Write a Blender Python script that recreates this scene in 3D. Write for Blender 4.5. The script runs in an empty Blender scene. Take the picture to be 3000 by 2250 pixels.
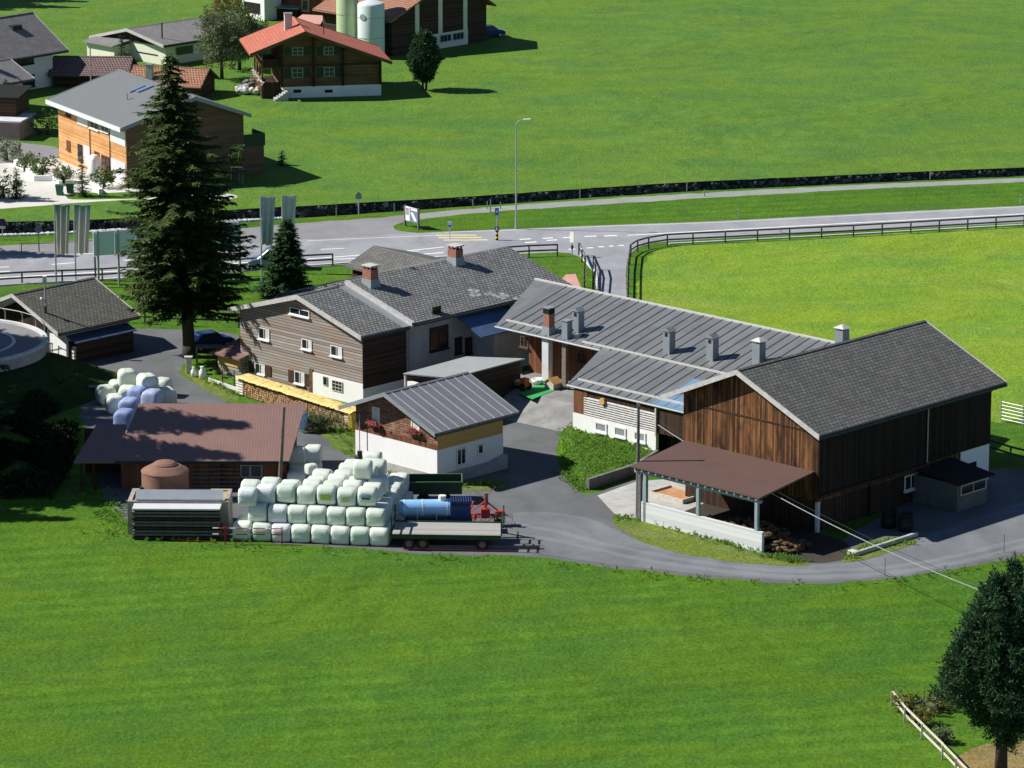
import bpy, bmesh, math, random
import numpy as np
from mathutils import Vector, Matrix, noise
from mathutils.geometry import tessellate_polygon
D = bpy.data
scene = bpy.context.scene
COL = scene.collection
RND = random.Random(7)

# ------------------------------------------------------------------ camera / survey
FPX = 11790.0; HOR = -1850.0; CH = 82.0
PIT = math.atan((1125 - HOR) / FPX)
CP, SP = math.cos(PIT), math.sin(PIT)

def ray(px, py):
    u = (px - 1500) / FPX; v = (1125 - py) / FPX
    return (u, CP + v * SP, -SP + v * CP)

def gp(px, py, z=0.0):
    """survey point: where the sight line of a photo point meets the level z"""
    r = ray(px, py); t = (z - CH) / r[2]
    return Vector((r[0] * t, r[1] * t, z))

class Frame:
    """building axes: local x runs along the front wall to the right, y runs back, origin = near corner"""
    def __init__(s, c, az, z0=0.0):
        s.o = gp(c[0], c[1], z0); s.az = math.radians(az); s.rz = -s.az
        s.w = (math.cos(s.az), -math.sin(s.az)); s.e = (math.sin(s.az), math.cos(s.az))
        dx, dy = -s.o.x, -s.o.y
        s.c = (dx * s.w[0] + dy * s.w[1], dx * s.e[0] + dy * s.e[1], CH - z0)
    def _r(s, px, py):
        r = ray(px, py)
        return (r[0] * s.w[0] + r[1] * s.w[1], r[0] * s.e[0] + r[1] * s.e[1], r[2])
    def f(s, px, py, y=0.0):
        r = s._r(px, py); t = (y - s.c[1]) / r[1]
        return (s.c[0] + t * r[0], s.c[2] + t * r[2])
    def s_(s, px, py, x=0.0):
        r = s._r(px, py); t = (x - s.c[0]) / r[0]
        return (s.c[1] + t * r[1], s.c[2] + t * r[2])
    def h(s, px, py, z=0.0):
        r = s._r(px, py); t = (z - s.c[2]) / r[2]
        return (s.c[0] + t * r[0], s.c[1] + t * r[1])
    def pl(s, px, py, p0, n):
        """meet the plane through p0 with normal n (local)"""
        r = s._r(px, py)
        t = sum(n[i] * (p0[i] - s.c[i]) for i in range(3)) / sum(n[i] * r[i] for i in range(3))
        return Vector([s.c[i] + t * r[i] for i in range(3)])
    def wld(s, x, y, z=0.0):
        return Vector((s.o.x + x * s.w[0] + y * s.e[0], s.o.y + x * s.w[1] + y * s.e[1], s.o.z + z))

# ------------------------------------------------------------------ object helpers
def tag(o, label=None, cat=None, group=None, kind=None):
    if label: o['label'] = label
    if cat: o['category'] = cat
    if group: o['group'] = group
    if kind: o['kind'] = kind
    return o

def thing(name, label, cat, loc=(0, 0, 0), rz=0.0, group=None):
    o = D.objects.new(name, None); COL.objects.link(o)
    o.location = loc; o.rotation_euler = (0, 0, rz); o.empty_display_size = .5
    return tag(o, label, cat, group)

def fthing(fr, name, label, cat, group=None):
    return thing(name, label, cat, fr.o, fr.rz, group)

def copy_tree(o, parent=None):
    c = o.copy(); COL.objects.link(c); c.parent = parent
    for ch in o.children: copy_tree(ch, c)
    return c

class MB:
    def __init__(s): s.v = []; s.f = []
    def add(s, vs, fs):
        n = len(s.v); s.v += [tuple(p) for p in vs]; s.f += [tuple(i + n for i in f) for f in fs]; return s
    def box(s, x0, x1, y0, y1, z0, z1):
        vs = [(x, y, z) for z in (z0, z1) for y in (y0, y1) for x in (x0, x1)]
        return s.add(vs, [(0, 2, 3, 1), (4, 5, 7, 6), (0, 1, 5, 4), (2, 6, 7, 3), (0, 4, 6, 2), (1, 3, 7, 5)])
    def hexa(s, a, b):
        """two matching rings of n points joined and capped"""
        n = len(a)
        return s.add(list(a) + list(b), [tuple(reversed(range(n))), tuple(range(n, 2 * n))] +
                     [(i, (i + 1) % n, n + (i + 1) % n, n + i) for i in range(n)])
    def slab(s, pts, th):
        return s.hexa([(p[0], p[1], p[2] - th) for p in pts], pts)
    def prism(s, poly, z0, z1):
        return s.hexa([(p[0], p[1], z0) for p in poly], [(p[0], p[1], z1) for p in poly])
    def quad(s, *p): return s.add(p, [tuple(range(len(p)))])
    def tube(s, p0, p1, r0, r1=None, n=8, cap=True):
        r1 = r0 if r1 is None else r1
        p0 = Vector(p0); p1 = Vector(p1); d = (p1 - p0).normalized()
        a = d.orthogonal().normalized(); b = d.cross(a)
        A = [p0 + (a * math.cos(t) + b * math.sin(t)) * r0 for t in [2 * math.pi * i / n for i in range(n)]]
        B = [p1 + (a * math.cos(t) + b * math.sin(t)) * r1 for t in [2 * math.pi * i / n for i in range(n)]]
        fs = [(i, (i + 1) % n, n + (i + 1) % n, n + i) for i in range(n)]
        if cap: fs += [tuple(reversed(range(n))), tuple(range(n, 2 * n))]
        return s.add(A + B, fs)
    def path(s, pts, r, n=6):
        for i in range(len(pts) - 1): s.tube(pts[i], pts[i + 1], r, r, n)
        return s
    def lathe(s, prof, c=(0, 0, 0), n=24):
        """profile (radius, z) turned about the vertical"""
        vs = []; fs = []; m = len(prof)
        for i in range(n):
            t = 2 * math.pi * i / n
            vs += [(c[0] + r * math.cos(t), c[1] + r * math.sin(t), c[2] + z) for r, z in prof]
        for i in range(n):
            j = (i + 1) % n
            for k in range(m - 1): fs.append((i * m + k, j * m + k, j * m + k + 1, i * m + k + 1))
        return s.add(vs, fs)
    def blob(s, c, r, seed=0, amp=.25, sub=1):
        bm = bmesh.new(); bmesh.ops.create_icosphere(bm, subdivisions=sub, radius=1)
        off = Vector((seed * 3.1, seed * 1.7, 0))
        vs = []
        for v in bm.verts:
            k = 1 + amp * noise.noise(v.co * 1.3 + off)
            vs.append((c[0] + v.co.x * r[0] * k, c[1] + v.co.y * r[1] * k, c[2] + v.co.z * r[2] * k))
        fs = [tuple(v.index for v in f.verts) for f in bm.faces]; bm.free()
        return s.add(vs, fs)
    def build(s, name, mat, parent=None, smooth=False, label=None, bevel=0, flat=False):
        me = D.meshes.new(name); me.from_pydata(s.v, [], s.f)
        if not flat:
            bm = bmesh.new(); bm.from_mesh(me); bmesh.ops.recalc_face_normals(bm, faces=bm.faces); bm.to_mesh(me); bm.free()
        autouv(me)
        me.materials.append(mat)
        if smooth:
            for p in me.polygons: p.use_smooth = True
        o = D.objects.new(name, me); COL.objects.link(o)
        if parent is not None: o.parent = parent
        if bevel:
            b = o.modifiers.new('bevel', 'BEVEL'); b.width = bevel; b.segments = 1; b.limit_method = 'ANGLE'
        if label: o['label'] = label
        return o

def autouv(me):
    """uv in metres: u level along the face, v up its slope"""
    uv = me.uv_layers.new(name='uv').data
    Z = Vector((0, 0, 1))
    for p in me.polygons:
        n = p.normal
        if abs(n.z) > .995: U = Vector((1, 0, 0)); V = Vector((0, 1, 0))
        else:
            U = Z.cross(n).normalized(); V = n.cross(U)
        for li in p.loop_indices:
            co = me.vertices[me.loops[li].vertex_index].co
            uv[li].uv = (co.dot(U), co.dot(V))

def tri_obj(name, V, mat, parent=None, k=3):
    """V: (n,k,3) numpy array of separate triangles or quads"""
    n = V.shape[0]; me = D.meshes.new(name)
    me.vertices.add(n * k); me.vertices.foreach_set('co', V.astype(np.float32).ravel())
    me.loops.add(n * k); me.loops.foreach_set('vertex_index', np.arange(n * k, dtype=np.int32))
    me.polygons.add(n); me.polygons.foreach_set('loop_start', np.arange(0, n * k, k, dtype=np.int32))
    me.polygons.foreach_set('loop_total', np.full(n, k, dtype=np.int32))
    me.update(calc_edges=True); me.validate()
    me.materials.append(mat)
    o = D.objects.new(name, me); COL.objects.link(o)
    if parent is not None: o.parent = parent
    return o

# ------------------------------------------------------------------ materials
def S(r, g, b):
    f = lambda c: (c / 255 / 12.92) if c / 255 <= .04045 else ((c / 255 + .055) / 1.055) ** 2.4
    return (f(r), f(g), f(b), 1)

class NT:
    def __init__(s, name, rough=.8, metal=0.0, spec=.3):
        s.m = D.materials.new(name); s.m.use_nodes = True; s.t = s.m.node_tree; s.n = s.t.nodes
        s.b = s.n['Principled BSDF']; s.b.inputs['Roughness'].default_value = rough
        s.b.inputs['Metallic'].default_value = metal; s.b.inputs['Specular IOR Level'].default_value = spec
        s.tc = None
    def new(s, t, **kw):
        n = s.n.new('ShaderNode' + t)
        for k, v in kw.items(): setattr(n, k, v)
        return n
    def link(s, a, b): s.t.links.new(a, b)
    def co(s, which='Object'):
        if s.tc is None: s.tc = s.new('TexCoord')
        return s.tc.outputs[which]
    def mapping(s, src, scale=(1, 1, 1), rot=(0, 0, 0)):
        m = s.new('Mapping'); m.inputs['Scale'].default_value = scale; m.inputs['Rotation'].default_value = rot
        s.link(src, m.inputs['Vector']); return m.outputs[0]
    def noise(s, vec, scale, detail=3, rough=.6, dist=0):
        n = s.new('TexNoise'); n.inputs['Scale'].default_value = scale; n.inputs['Detail'].default_value = detail
        n.inputs['Roughness'].default_value = rough; n.inputs['Distortion'].default_value = dist
        s.link(vec, n.inputs['Vector']); return n.outputs['Fac']
    def ramp(s, fac, stops):
        r = s.new('ValToRGB'); el = r.color_ramp.elements
        while len(el) < len(stops): el.new(.5)
        for e_, (p, c) in zip(el, stops): e_.position = p; e_.color = c
        s.link(fac, r.inputs[0]); return r.outputs[0]
    def mix(s, fac, a, b, mode='MIX'):
        m = s.new('Mix', data_type='RGBA', blend_type=mode)
        for sock, v in ((m.inputs[0], fac), (m.inputs[6], a), (m.inputs[7], b)):
            if isinstance(v, bpy.types.NodeSocket): s.link(v, sock)
            else: sock.default_value = v
        return m.outputs[2]
    def math(s, op, a, b=0.0, c=None):
        m = s.new('Math', operation=op)
        for i, v in enumerate((a, b, c)):
            if v is None: continue
            if isinstance(v, bpy.types.NodeSocket): s.link(v, m.inputs[i])
            else: m.inputs[i].default_value = v
        return m.outputs[0]
    def bump(s, h, strength=.3, dist=.05):
        b = s.new('Bump'); b.inputs['Strength'].default_value = strength; b.inputs['Distance'].default_value = dist
        s.link(h, b.inputs['Height']); s.link(b.outputs[0], s.b.inputs['Normal'])
    def out(s, c):
        s.link(c, s.b.inputs['Base Color']); return s.m

G4 = lambda k: (k, k, k, 1)
def sc(c, k): return (min(1, c[0] * k), min(1, c[1] * k), min(1, c[2] * k), 1)

def plain(name, c, rough=.7, metal=0, var=.18, scale=1.2, spec=.3, bump=0):
    t = NT(name, rough, metal, spec)
    f = t.noise(t.co(), scale, 5, .65)
    col = t.ramp(f, [(.3, sc(c, 1 - var)), (.7, sc(c, 1 + var))])
    if bump: t.bump(t.noise(t.co(), scale * 12, 3), bump, .03)
    return t.out(col)

def planks(name, ca, cb, vert=True, width=.16, gap=.06, cs=None, stain=.5, gapc=.35, strips=1.0):
    t = NT(name, .85, 0, .2)
    uv = t.co('UV'); sep = t.new('SeparateXYZ'); t.link(uv, sep.inputs[0])
    ax = sep.outputs[0] if vert else sep.outputs[1]
    q = t.math('DIVIDE', ax, width); fl = t.math('FLOOR', q); fr = t.math('FRACT', q)
    wn = t.new('TexWhiteNoise', noise_dimensions='1D'); t.link(fl, wn.inputs['W'])
    grain = t.noise(t.mapping(uv, (14, .7, 1) if vert else (.7, 14, 1)), 1.0, 4, .7)
    f = t.math('ADD', t.math('MULTIPLY', wn.outputs[0], .55 * strips), t.math('MULTIPLY', grain, .6))
    col = t.ramp(f, [(.2, ca), (.95, cb)])
    if cs is not None:
        big = t.noise(t.mapping(uv, (1.1, .35, 1) if vert else (.3, 1.0, 1)), 1.0, 4, .65, .4)
        col = t.mix(t.math('MULTIPLY', t.ramp(big, [(.42, G4(0)), (.66, G4(1))]), stain), col, cs)
    g = t.math('LESS_THAN', fr, gap)
    col = t.mix(t.math('MULTIPLY', g, 1 - gapc), col, (0.004, .003, .003, 1))
    t.bump(t.math('SUBTRACT', grain, t.math('MULTIPLY', g, 1.5)), .5, .02)
    return t.out(col)

def tiles(name, ca, cb, mortar, w=.45, h=.3, lich=None, amt=.5, rough=.75, msz=.03, bs=.6):
    t = NT(name, rough, 0, .35)
    uv = t.co('UV'); b = t.new('TexBrick'); t.link(uv, b.inputs['Vector'])
    b.inputs['Scale'].default_value = 1; b.inputs['Brick Width'].default_value = w; b.inputs['Row Height'].default_value = h
    b.inputs['Mortar Size'].default_value = msz; b.inputs['Mortar Smooth'].default_value = .6; b.inputs['Bias'].default_value = 0
    b.inputs['Color1'].default_value = ca; b.inputs['Color2'].default_value = cb; b.inputs['Mortar'].default_value = mortar
    n = t.noise(uv, .35, 5, .7, .3)
    col = t.mix(t.ramp(n, [(.35, G4(0)), (.75, G4(.35))]), b.outputs['Color'], sc(ca, .55))
    if lich is not None:
        n2 = t.noise(uv, .9, 6, .75)
        col = t.mix(t.math('MULTIPLY', t.ramp(n2, [(.52, G4(0)), (.72, G4(1))]), amt), col, lich)
    t.bump(t.math('SUBTRACT', 1.0, b.outputs['Fac']), bs, .03)
    return t.out(col)

def corrug(name, c, pitch=.2, vert=True, var=.12, rough=.6, depth=.5, metal=0):
    t = NT(name, rough, metal, .35)
    uv = t.co('UV'); sep = t.new('SeparateXYZ'); t.link(uv, sep.inputs[0])
    a = sep.outputs[0] if vert else sep.outputs[1]
    w = t.math('SINE', t.math('MULTIPLY', a, 2 * math.pi / pitch))
    n = t.noise(uv, .5, 5, .7)
    col = t.ramp(n, [(.3, sc(c, 1 - var)), (.7, sc(c, 1 + var))])
    col = t.mix(t.math('MULTIPLY', t.math('LESS_THAN', w, -.55), .12), col, sc(c, .5))
    t.bump(w, depth, .012)
    return t.out(col)

def panelmetal(name, c, pw=.62, ph=2.0, var=.12, rough=.5):
    t = NT(name, rough, .15, .4)
    uv = t.co('UV'); b = t.new('TexBrick'); t.link(uv, b.inputs['Vector'])
    b.inputs['Scale'].default_value = 1; b.inputs['Brick Width'].default_value = pw * 1.0; b.inputs['Row Height'].default_value = ph
    b.inputs['Mortar Size'].default_value = .008
    b.inputs['Color1'].default_value = sc(c, 1 - var); b.inputs['Color2'].default_value = sc(c, 1 + var); b.inputs['Mortar'].default_value = sc(c, .7)
    n = t.noise(uv, .6, 6, .75, .4)
    col = t.mix(t.ramp(n, [(.35, G4(0)), (.8, G4(.5))]), b.outputs['Color'], sc(c, 1.3))
    return t.out(col)

def grassmat(name, a, b, c, fine=9.0, yel=None, stripes=None, bumpd=.12):
    t = NT(name, .9, 0, .1)
    P = t.co('Object')
    n1 = t.noise(t.mapping(P, (.035, .05, 1)), 1, 4, .6, .5)
    n2 = t.noise(t.mapping(P, (.5, .32, 1)), 1, 5, .65)
    n3 = t.noise(t.mapping(P, (1, .6, 1)), fine, 4, .8)
    n4 = t.noise(t.mapping(P, (1, .7, 1)), 2.1, 4, .75)
    n6 = t.noise(t.mapping(P, (.35, 1.3, 1)), 1.6, 4, .75)
    f = t.math('ADD', t.math('ADD', t.math('MULTIPLY', n1, .26), t.math('MULTIPLY', n2, .26)), t.math('ADD', t.math('ADD', t.math('MULTIPLY', n4, .16), t.math('MULTIPLY', n6, .16)), t.math('ADD', t.math('MULTIPLY', n3, .36), -.06)))
    if stripes:
        sp = t.new('SeparateXYZ'); t.link(P, sp.inputs[0])
        q = t.math('ADD', t.math('MULTIPLY', sp.outputs[0], stripes[0]), t.math('MULTIPLY', sp.outputs[1], stripes[1]))
        q = t.math('ADD', q, t.math('MULTIPLY', n1, 3))
        f = t.math('ADD', f, t.math('MULTIPLY', t.math('SINE', q), stripes[2]))
    col = t.ramp(f, [(.43, a), (.54, b), (.64, c)])
    n7 = t.noise(t.mapping(P, (.045, .08, 1)), 1, 4, .6, .8)
    col = t.mix(t.ramp(n7, [(.42, G4(0)), (.58, G4(.6))]), col, (b[0] * 1.45, b[1] * 1.12, b[2] * .9, 1))
    n8 = t.noise(t.mapping(P, (.06, .1, 1)), 1.7, 4, .6, .5)
    col = t.mix(t.ramp(n8, [(.47, G4(0)), (.60, G4(.6))]), col, (b[0] * .72, b[1] * .84, b[2] * 1.6, 1))
    if yel is not None:
        n5 = t.noise(t.mapping(P, (.09, .16, 1)), 1, 5, .7, 1.0)
        col = t.mix(t.ramp(n5, [(.5, G4(0)), (.68, G4(.75))]), col, yel)
    hh = t.math('ADD', t.math('MULTIPLY', n3, .05), t.math('MULTIPLY', n4, .07)); hh = t.math('ADD', hh, t.math('ADD', t.math('MULTIPLY', n2, .30), t.math('MULTIPLY', n1, 2.0)))
    nf = t.noise(t.mapping(P, (1, .55, 1)), 4.2, 6, .85)
    ng = t.noise(t.mapping(P, (.8, .5, 1)), 1.3, 5, .8)
    col = t.mix(1.0, col, t.ramp(nf, [(.42, G4(.66)), (.5, G4(.94)), (.56, (1.0, 1.0, 1.0, 1))]), 'MULTIPLY')
    col = t.mix(t.ramp(nf, [(.52, G4(0)), (.60, G4(.42))]), col, (b[0] * 1.9, b[1] * 1.45, b[2] * 2.0, 1))
    col = t.mix(t.ramp(ng, [(.53, G4(0)), (.62, G4(.5))]), col, (b[0] * .75, b[1] * .85, b[2] * 1.3, 1))
    t.bump(hh, .8, 1.0)
    return t.out(col)

def gravel(name, a, b, spots=None, fine=14, amt=.7, lo=.55, hi=.7):
    t = NT(name, .92, 0, .15)
    P = t.co('Object')
    n1 = t.noise(t.mapping(P, (.25, .18, 1)), 1, 5, .65, .4); n2 = t.noise(P, fine, 3, .8)
    f = t.math('ADD', t.math('MULTIPLY', n1, .6), t.math('MULTIPLY', n2, .45))
    col = t.ramp(f, [(.38, a), (.66, b)])
    if spots is not None:
        n5 = t.noise(t.mapping(P, (.35, .3, 1)), 1, 6, .75, .8)
        col = t.mix(t.ramp(n5, [(lo, G4(0)), (hi, G4(amt))]), col, spots)
    t.bump(n2, .5, .02)
    return t.out(col)

def leafmat(name, a, b, c, trans=.25, rough=.7):
    t = NT(name, rough, 0, .25)
    g = t.new('NewGeometry')
    col = t.ramp(g.outputs['Random Per Island'], [(.0, a), (.5, b), (1.0, c)])
    n = t.noise(t.co('Object'), .8, 3)
    col = t.mix(t.ramp(n, [(.35, G4(0)), (.7, G4(.5))]), col, sc(b, .5))
    t.link(col, t.b.inputs['Base Color'])
    tr = t.new('BsdfTranslucent'); t.link(col, tr.inputs[0]); mx = t.new('MixShader'); mx.inputs[0].default_value = trans
    t.link(t.b.outputs[0], mx.inputs[1]); t.link(tr.outputs[0], mx.inputs[2])
    t.link(mx.outputs[0], t.n['Material Output'].inputs[0])
    return t.m

def glass(name, c=(.02, .025, .03, 1), rough=.12):
    t = NT(name, rough, 0, .6); t.b.inputs['Base Color'].default_value = c; return t.m

M = {}
M['grass'] = grassmat('grass', (.042, .120, .008, 1), (.070, .170, .012, 1), (.115, .232, .020, 1), stripes=(-.55, 2.6, .035))
M['grass_far'] = grassmat('grass_far', (.074, .170, .020, 1), (.098, .208, .026, 1), (.132, .250, .040, 1), fine=5, stripes=(.06, .9, .012))
M['grass_yel'] = grassmat('grass_yellow', (.120, .240, .018, 1), (.165, .295, .025, 1), (.225, .345, .036, 1), fine=6, yel=(.25, .33, .05, 1), stripes=(-.5, 1.6, .02))
M['verge'] = grassmat('verge', (.075, .15, .015, 1), (.12, .19, .025, 1), (.19, .23, .05, 1), yel=(.24, .22, .10, 1))
M['lawn_dry'] = grassmat('lawn_dry', (.10, .15, .02, 1), (.2, .18, .06, 1), (.36, .25, .13, 1), yel=(.38, .26, .15, 1))
M['gravel'] = gravel('gravel', (.095, .10, .108, 1), (.165, .172, .18, 1), (.10, .14, .04, 1), amt=.6, lo=.56, hi=.74)
M['gravel_road'] = gravel('gravel_road', (.115, .125, .138, 1), (.215, .228, .245, 1), (.15, .15, .11, 1), amt=.5, lo=.52, hi=.68)
M['asphalt'] = gravel('asphalt', (.235, .24, .265, 1), (.355, .36, .39, 1), (.22, .22, .23, 1), fine=6, amt=.5)
M['asphalt_old'] = gravel('asphalt_old', (.20, .20, .21, 1), (.28, .275, .285, 1), (.15, .15, .13, 1), amt=.4)
M['track'] = gravel('track', (.22, .24, .215, 1), (.32, .34, .31, 1))
M['paving'] = gravel('paving', (.52, .51, .47, 1), (.66, .65, .60, 1))
M['concrete'] = plain('concrete', (.42, .42, .40, 1), .85, 0, .2, .8, bump=.2)
M['conc_pale'] = plain('concrete_pale', (.60, .61, .62, 1), .85, 0, .14, .9, bump=.2)
M['conc_board'] = planks('board_marked_concrete', (.55, .56, .58, 1), (.72, .73, .74, 1), False, .34, .05, None, 0, .75)
M['white'] = plain('white_render', (.86, .86, .85, 1), .85, 0, .05, .5, bump=.15)
M['cream'] = plain('cream_render', (.72, .72, .58, 1), .85, 0, .05, .5)
M['greyplaster'] = plain('grey_plaster', (.40, .40, .39, 1), .9, 0, .2, .7, bump=.2)
M['whitepaint'] = plain('white_paint', (.80, .80, .78, 1), .5, 0, .04)
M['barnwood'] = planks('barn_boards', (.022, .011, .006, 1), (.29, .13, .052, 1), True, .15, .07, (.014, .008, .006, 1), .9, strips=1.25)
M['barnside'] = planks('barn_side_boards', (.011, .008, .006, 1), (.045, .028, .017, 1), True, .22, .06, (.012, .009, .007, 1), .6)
M['greywood'] = planks('weathered_boards', (.21, .19, .175, 1), (.46, .43, .40, 1), False, .24, .20, (.34, .20, .11, 1), .55, .25)
M['orangewood'] = planks('larch_boards', (.50, .24, .09, 1), (.80, .47, .21, 1), False, .17, .05, (.40, .16, .05, 1), .45, .5)
M['larchgrey'] = planks('larch_gable', (.13, .08, .045, 1), (.22, .14, .085, 1), False, .17, .08, (.10, .075, .06, 1), .5, .5)
M['yellowwood'] = planks('yellow_boards', (.56, .33, .11, 1), (.72, .46, .18, 1), False, .14, .05, None, 0, .6)
M['shingle'] = tiles('wood_shingles', (.34, .18, .115, 1), (.18, .085, .055, 1), (.03, .012, .008, 1), .9, .2, (.55, .36, .26, 1), .55, .9, .03)
M['chaletwood'] = planks('chalet_logs', (.10, .06, .03, 1), (.24, .15, .08, 1), False, .2, .08, (.05, .025, .012, 1), .5)
M['darkwood'] = planks('dark_boards', (.025, .016, .011, 1), (.075, .045, .028, 1), True, .2, .08)
M['darkplank'] = planks('dark_level_boards', (.03, .02, .015, 1), (.09, .06, .04, 1), False, .2, .08)
M['redwood'] = planks('red_brown_boards', (.13, .05, .025, 1), (.28, .12, .06, 1), True, .2, .07, (.06, .03, .02, 1), .4)
M['postwood'] = plain('post_wood', (.20, .17, .13, 1), .9, 0, .3, 3)
M['fencewood'] = plain('fence_wood', (.14, .13, .125, 1), .9, 0, .3, 3)
M['palewood'] = plain('pale_wood', (.55, .50, .42, 1), .85, 0, .2, 4)
M['logs'] = plain('split_logs', (.45, .30, .16, 1), .9, 0, .5, 9)
M['slate'] = tiles('slate_tiles', (.125, .122, .115, 1), (.19, .185, .172, 1), (.035, .035, .035, 1), .42, .34, (.20, .19, .12, 1), .30, .7, .04)
M['slate2'] = tiles('fibre_tiles', (.17, .175, .175, 1), (.27, .27, .265, 1), (.04, .042, .042, 1), .42, .32, (.36, .35, .30, 1), .38, .7, .06)
M['slateold'] = tiles('old_tiles', (.125, .125, .11, 1), (.20, .195, .17, 1), (.04, .04, .035, 1), .4, .3, (.17, .17, .06, 1), .35, .8, .05)
M['metalroof'] = panelmetal('standing_seam_sheet', (.155, .165, .172, 1), var=.16)
M['metalroof2'] = panelmetal('painted_sheet', (.215, .22, .24, 1), var=.05)
M['lightsheet'] = corrug('light_sheet', (.36, .38, .38, 1), .5, True, .08, .5, .3)
M['bluesheet'] = panelmetal('blue_sheet', (.16, .26, .38, 1), var=.06)
M['darkseam'] = plain('seam_dark', (.075, .08, .09, 1), .6)
M['paleseam'] = plain('seam_pale', (.40, .40, .42, 1), .5)
M['snow'] = plain('snow_guard', (.55, .54, .52, 1), .5, 0, .15, 4)
M['browncorr'] = corrug('red_brown_sheet', (.225, .132, .115, 1), .22, True, .08, .65, .25)
M['brownroof'] = corrug('brown_sheet', (.115, .068, .058, 1), .25, True, .08, .6, .2)
M['newroof'] = corrug('grey_membrane', (.155, .165, .17, 1), .6, True, .03, .7, .15)
M['redtile'] = tiles('red_clay_tiles', (.46, .13, .085, 1), (.54, .17, .11, 1), (.30, .09, .05, 1), .35, .4, (.62, .33, .22, 1), .3, .75, .04, .3)
M['browntile'] = tiles('brown_clay_tiles', (.42, .19, .11, 1), (.52, .27, .17, 1), (.12, .055, .035, 1), .35, .45, None, 0, .75, .08)
M['plumtile'] = tiles('plum_tiles', (.23, .15, .14, 1), (.29, .20, .185, 1), (.05, .03, .03, 1), .35, .45, None, 0, .75, .08)
M['greyroof'] = tiles('grey_sheet_tiles', (.20, .19, .185, 1), (.24, .23, .225, 1), (.12, .115, .11, 1), .6, .5, (.34, .32, .30, 1), .4, .75, .02)
M['pinkroof'] = plain('pink_roof', (.55, .30, .26, 1), .8, 0, .1)
M['trim'] = plain('weathered_fascia', (.50, .49, .47, 1), .8, 0, .2, 3)
M['gutter'] = plain('gutter', (.05, .055, .055, 1), .5)
M['steel'] = plain('galvanised_steel', (.42, .45, .46, 1), .45, .4, .1)
M['bluesteel'] = plain('painted_steel', (.26, .33, .35, 1), .5, 0, .1)
M['brick'] = tiles('chimney_brick', (.42, .16, .10, 1), (.32, .12, .07, 1), (.35, .30, .26, 1), .24, .08, (.06, .045, .04, 1), .5, .9, .01)
M['flash'] = plain('lead_flashing', (.26, .29, .31, 1), .5, .1, .1)
M['soot'] = plain('soot_black', (.012, .012, .012, 1), .9)
M['glass'] = glass('window_glass')
M['curtain'] = plain('curtain', (.62, .62, .60, 1), .8)
M['darkopen'] = plain('dark_opening', (.015, .015, .017, 1), .9)
M['shutter'] = plain('brown_shutter', (.07, .035, .025, 1), .7)
M['shutgreen'] = plain('green_shutter', (.02, .045, .03, 1), .6)
M['bark'] = plain('bark', (.055, .045, .038, 1), .95, 0, .35, 3, bump=.6)
M['spruce'] = leafmat('spruce_needles', (.030, .062, .016, 1), (.065, .118, .026, 1), (.15, .19, .05, 1), .3)
M['spruce2'] = leafmat('young_spruce_needles', (.020, .062, .020, 1), (.036, .10, .028, 1), (.07, .155, .045, 1), .25)
M['pine'] = leafmat('pine_needles', (.016, .050, .024, 1), (.036, .092, .038, 1), (.085, .155, .060, 1), .2)
M['leaf'] = leafmat('broad_leaves', (.05, .10, .024, 1), (.095, .16, .042, 1), (.17, .24, .08, 1), .35)
M['leafgrey'] = leafmat('grey_green_leaves', (.10, .14, .06, 1), (.17, .22, .10, 1), (.27, .32, .17, 1), .3)
M['leafolive'] = leafmat('olive_leaves', (.11, .12, .03, 1), (.20, .19, .05, 1), (.30, .27, .08, 1), .3)
M['weeds'] = leafmat('weeds', (.11, .24, .03, 1), (.17, .33, .045, 1), (.26, .42, .10, 1), .45)
M['blades'] = leafmat('grass_blades', (.070, .165, .012, 1), (.11, .23, .018, 1), (.20, .32, .05, 1), .3)
M['cloverhead'] = plain('pale_flower', (.5, .55, .3, 1), .8)
M['bale'] = None
def balemat(name, a, b):
    t = NT(name, .38, 0, .5)
    P = t.co('Object')
    oi = t.new('ObjectInfo')
    n1 = t.noise(t.mapping(P, (9, 1.2, 1.2)), 1, 4, .7, .6)
    col = t.ramp(t.math('ADD', t.math('MULTIPLY', oi.outputs['Random'], .6), t.math('MULTIPLY', n1, .4)), [(.15, a), (.85, b)])
    t.bump(t.noise(t.mapping(P, (3, 6, 6)), 1, 5, .7, 1.6), 1.0, .07)
    return t.out(col)
M['bale'] = balemat('pale_green_wrap', (.64, .73, .61, 1), (.78, .83, .75, 1))
M['balewhite'] = balemat('white_wrap', (.74, .78, .80, 1), (.80, .82, .84, 1))
M['baleblue'] = balemat('blue_wrap', (.20, .30, .60, 1), (.50, .58, .80, 1))
M['baleyel'] = plain('yellow_print', (.52, .58, .12, 1), .5, 0, .2, 5)
M['rust'] = plain('rusty_steel', (.23, .125, .095, 1), .85, 0, .2, 1.5, bump=.15)
M['greentrailer'] = plain('dark_green_paint', (.022, .06, .03, 1), .5, 0, .2, 2)
M['bluetank'] = plain('blue_tank_paint', (.28, .56, .90, 1), .35, 0, .06, 1, spec=.5)
M['bluedark'] = plain('dark_blue_paint', (.02, .05, .16, 1), .5)
M['redpaint'] = plain('red_paint', (.50, .05, .05, 1), .5)
M['rubber'] = plain('rubber', (.02, .02, .02, 1), .9)
M['bedboards'] = planks('trailer_boards', (.28, .275, .26, 1), (.40, .39, .37, 1), False, .3, .03, None, 0, .7)
M['blackmetal'] = plain('dark_metal', (.03, .032, .033, 1), .6)
M['alu'] = plain('bright_sheet', (.78, .80, .82, 1), .35, .2, .05)
M['greysheet'] = plain('grey_sheet', (.30, .33, .37, 1), .45, .2, .1)
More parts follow.
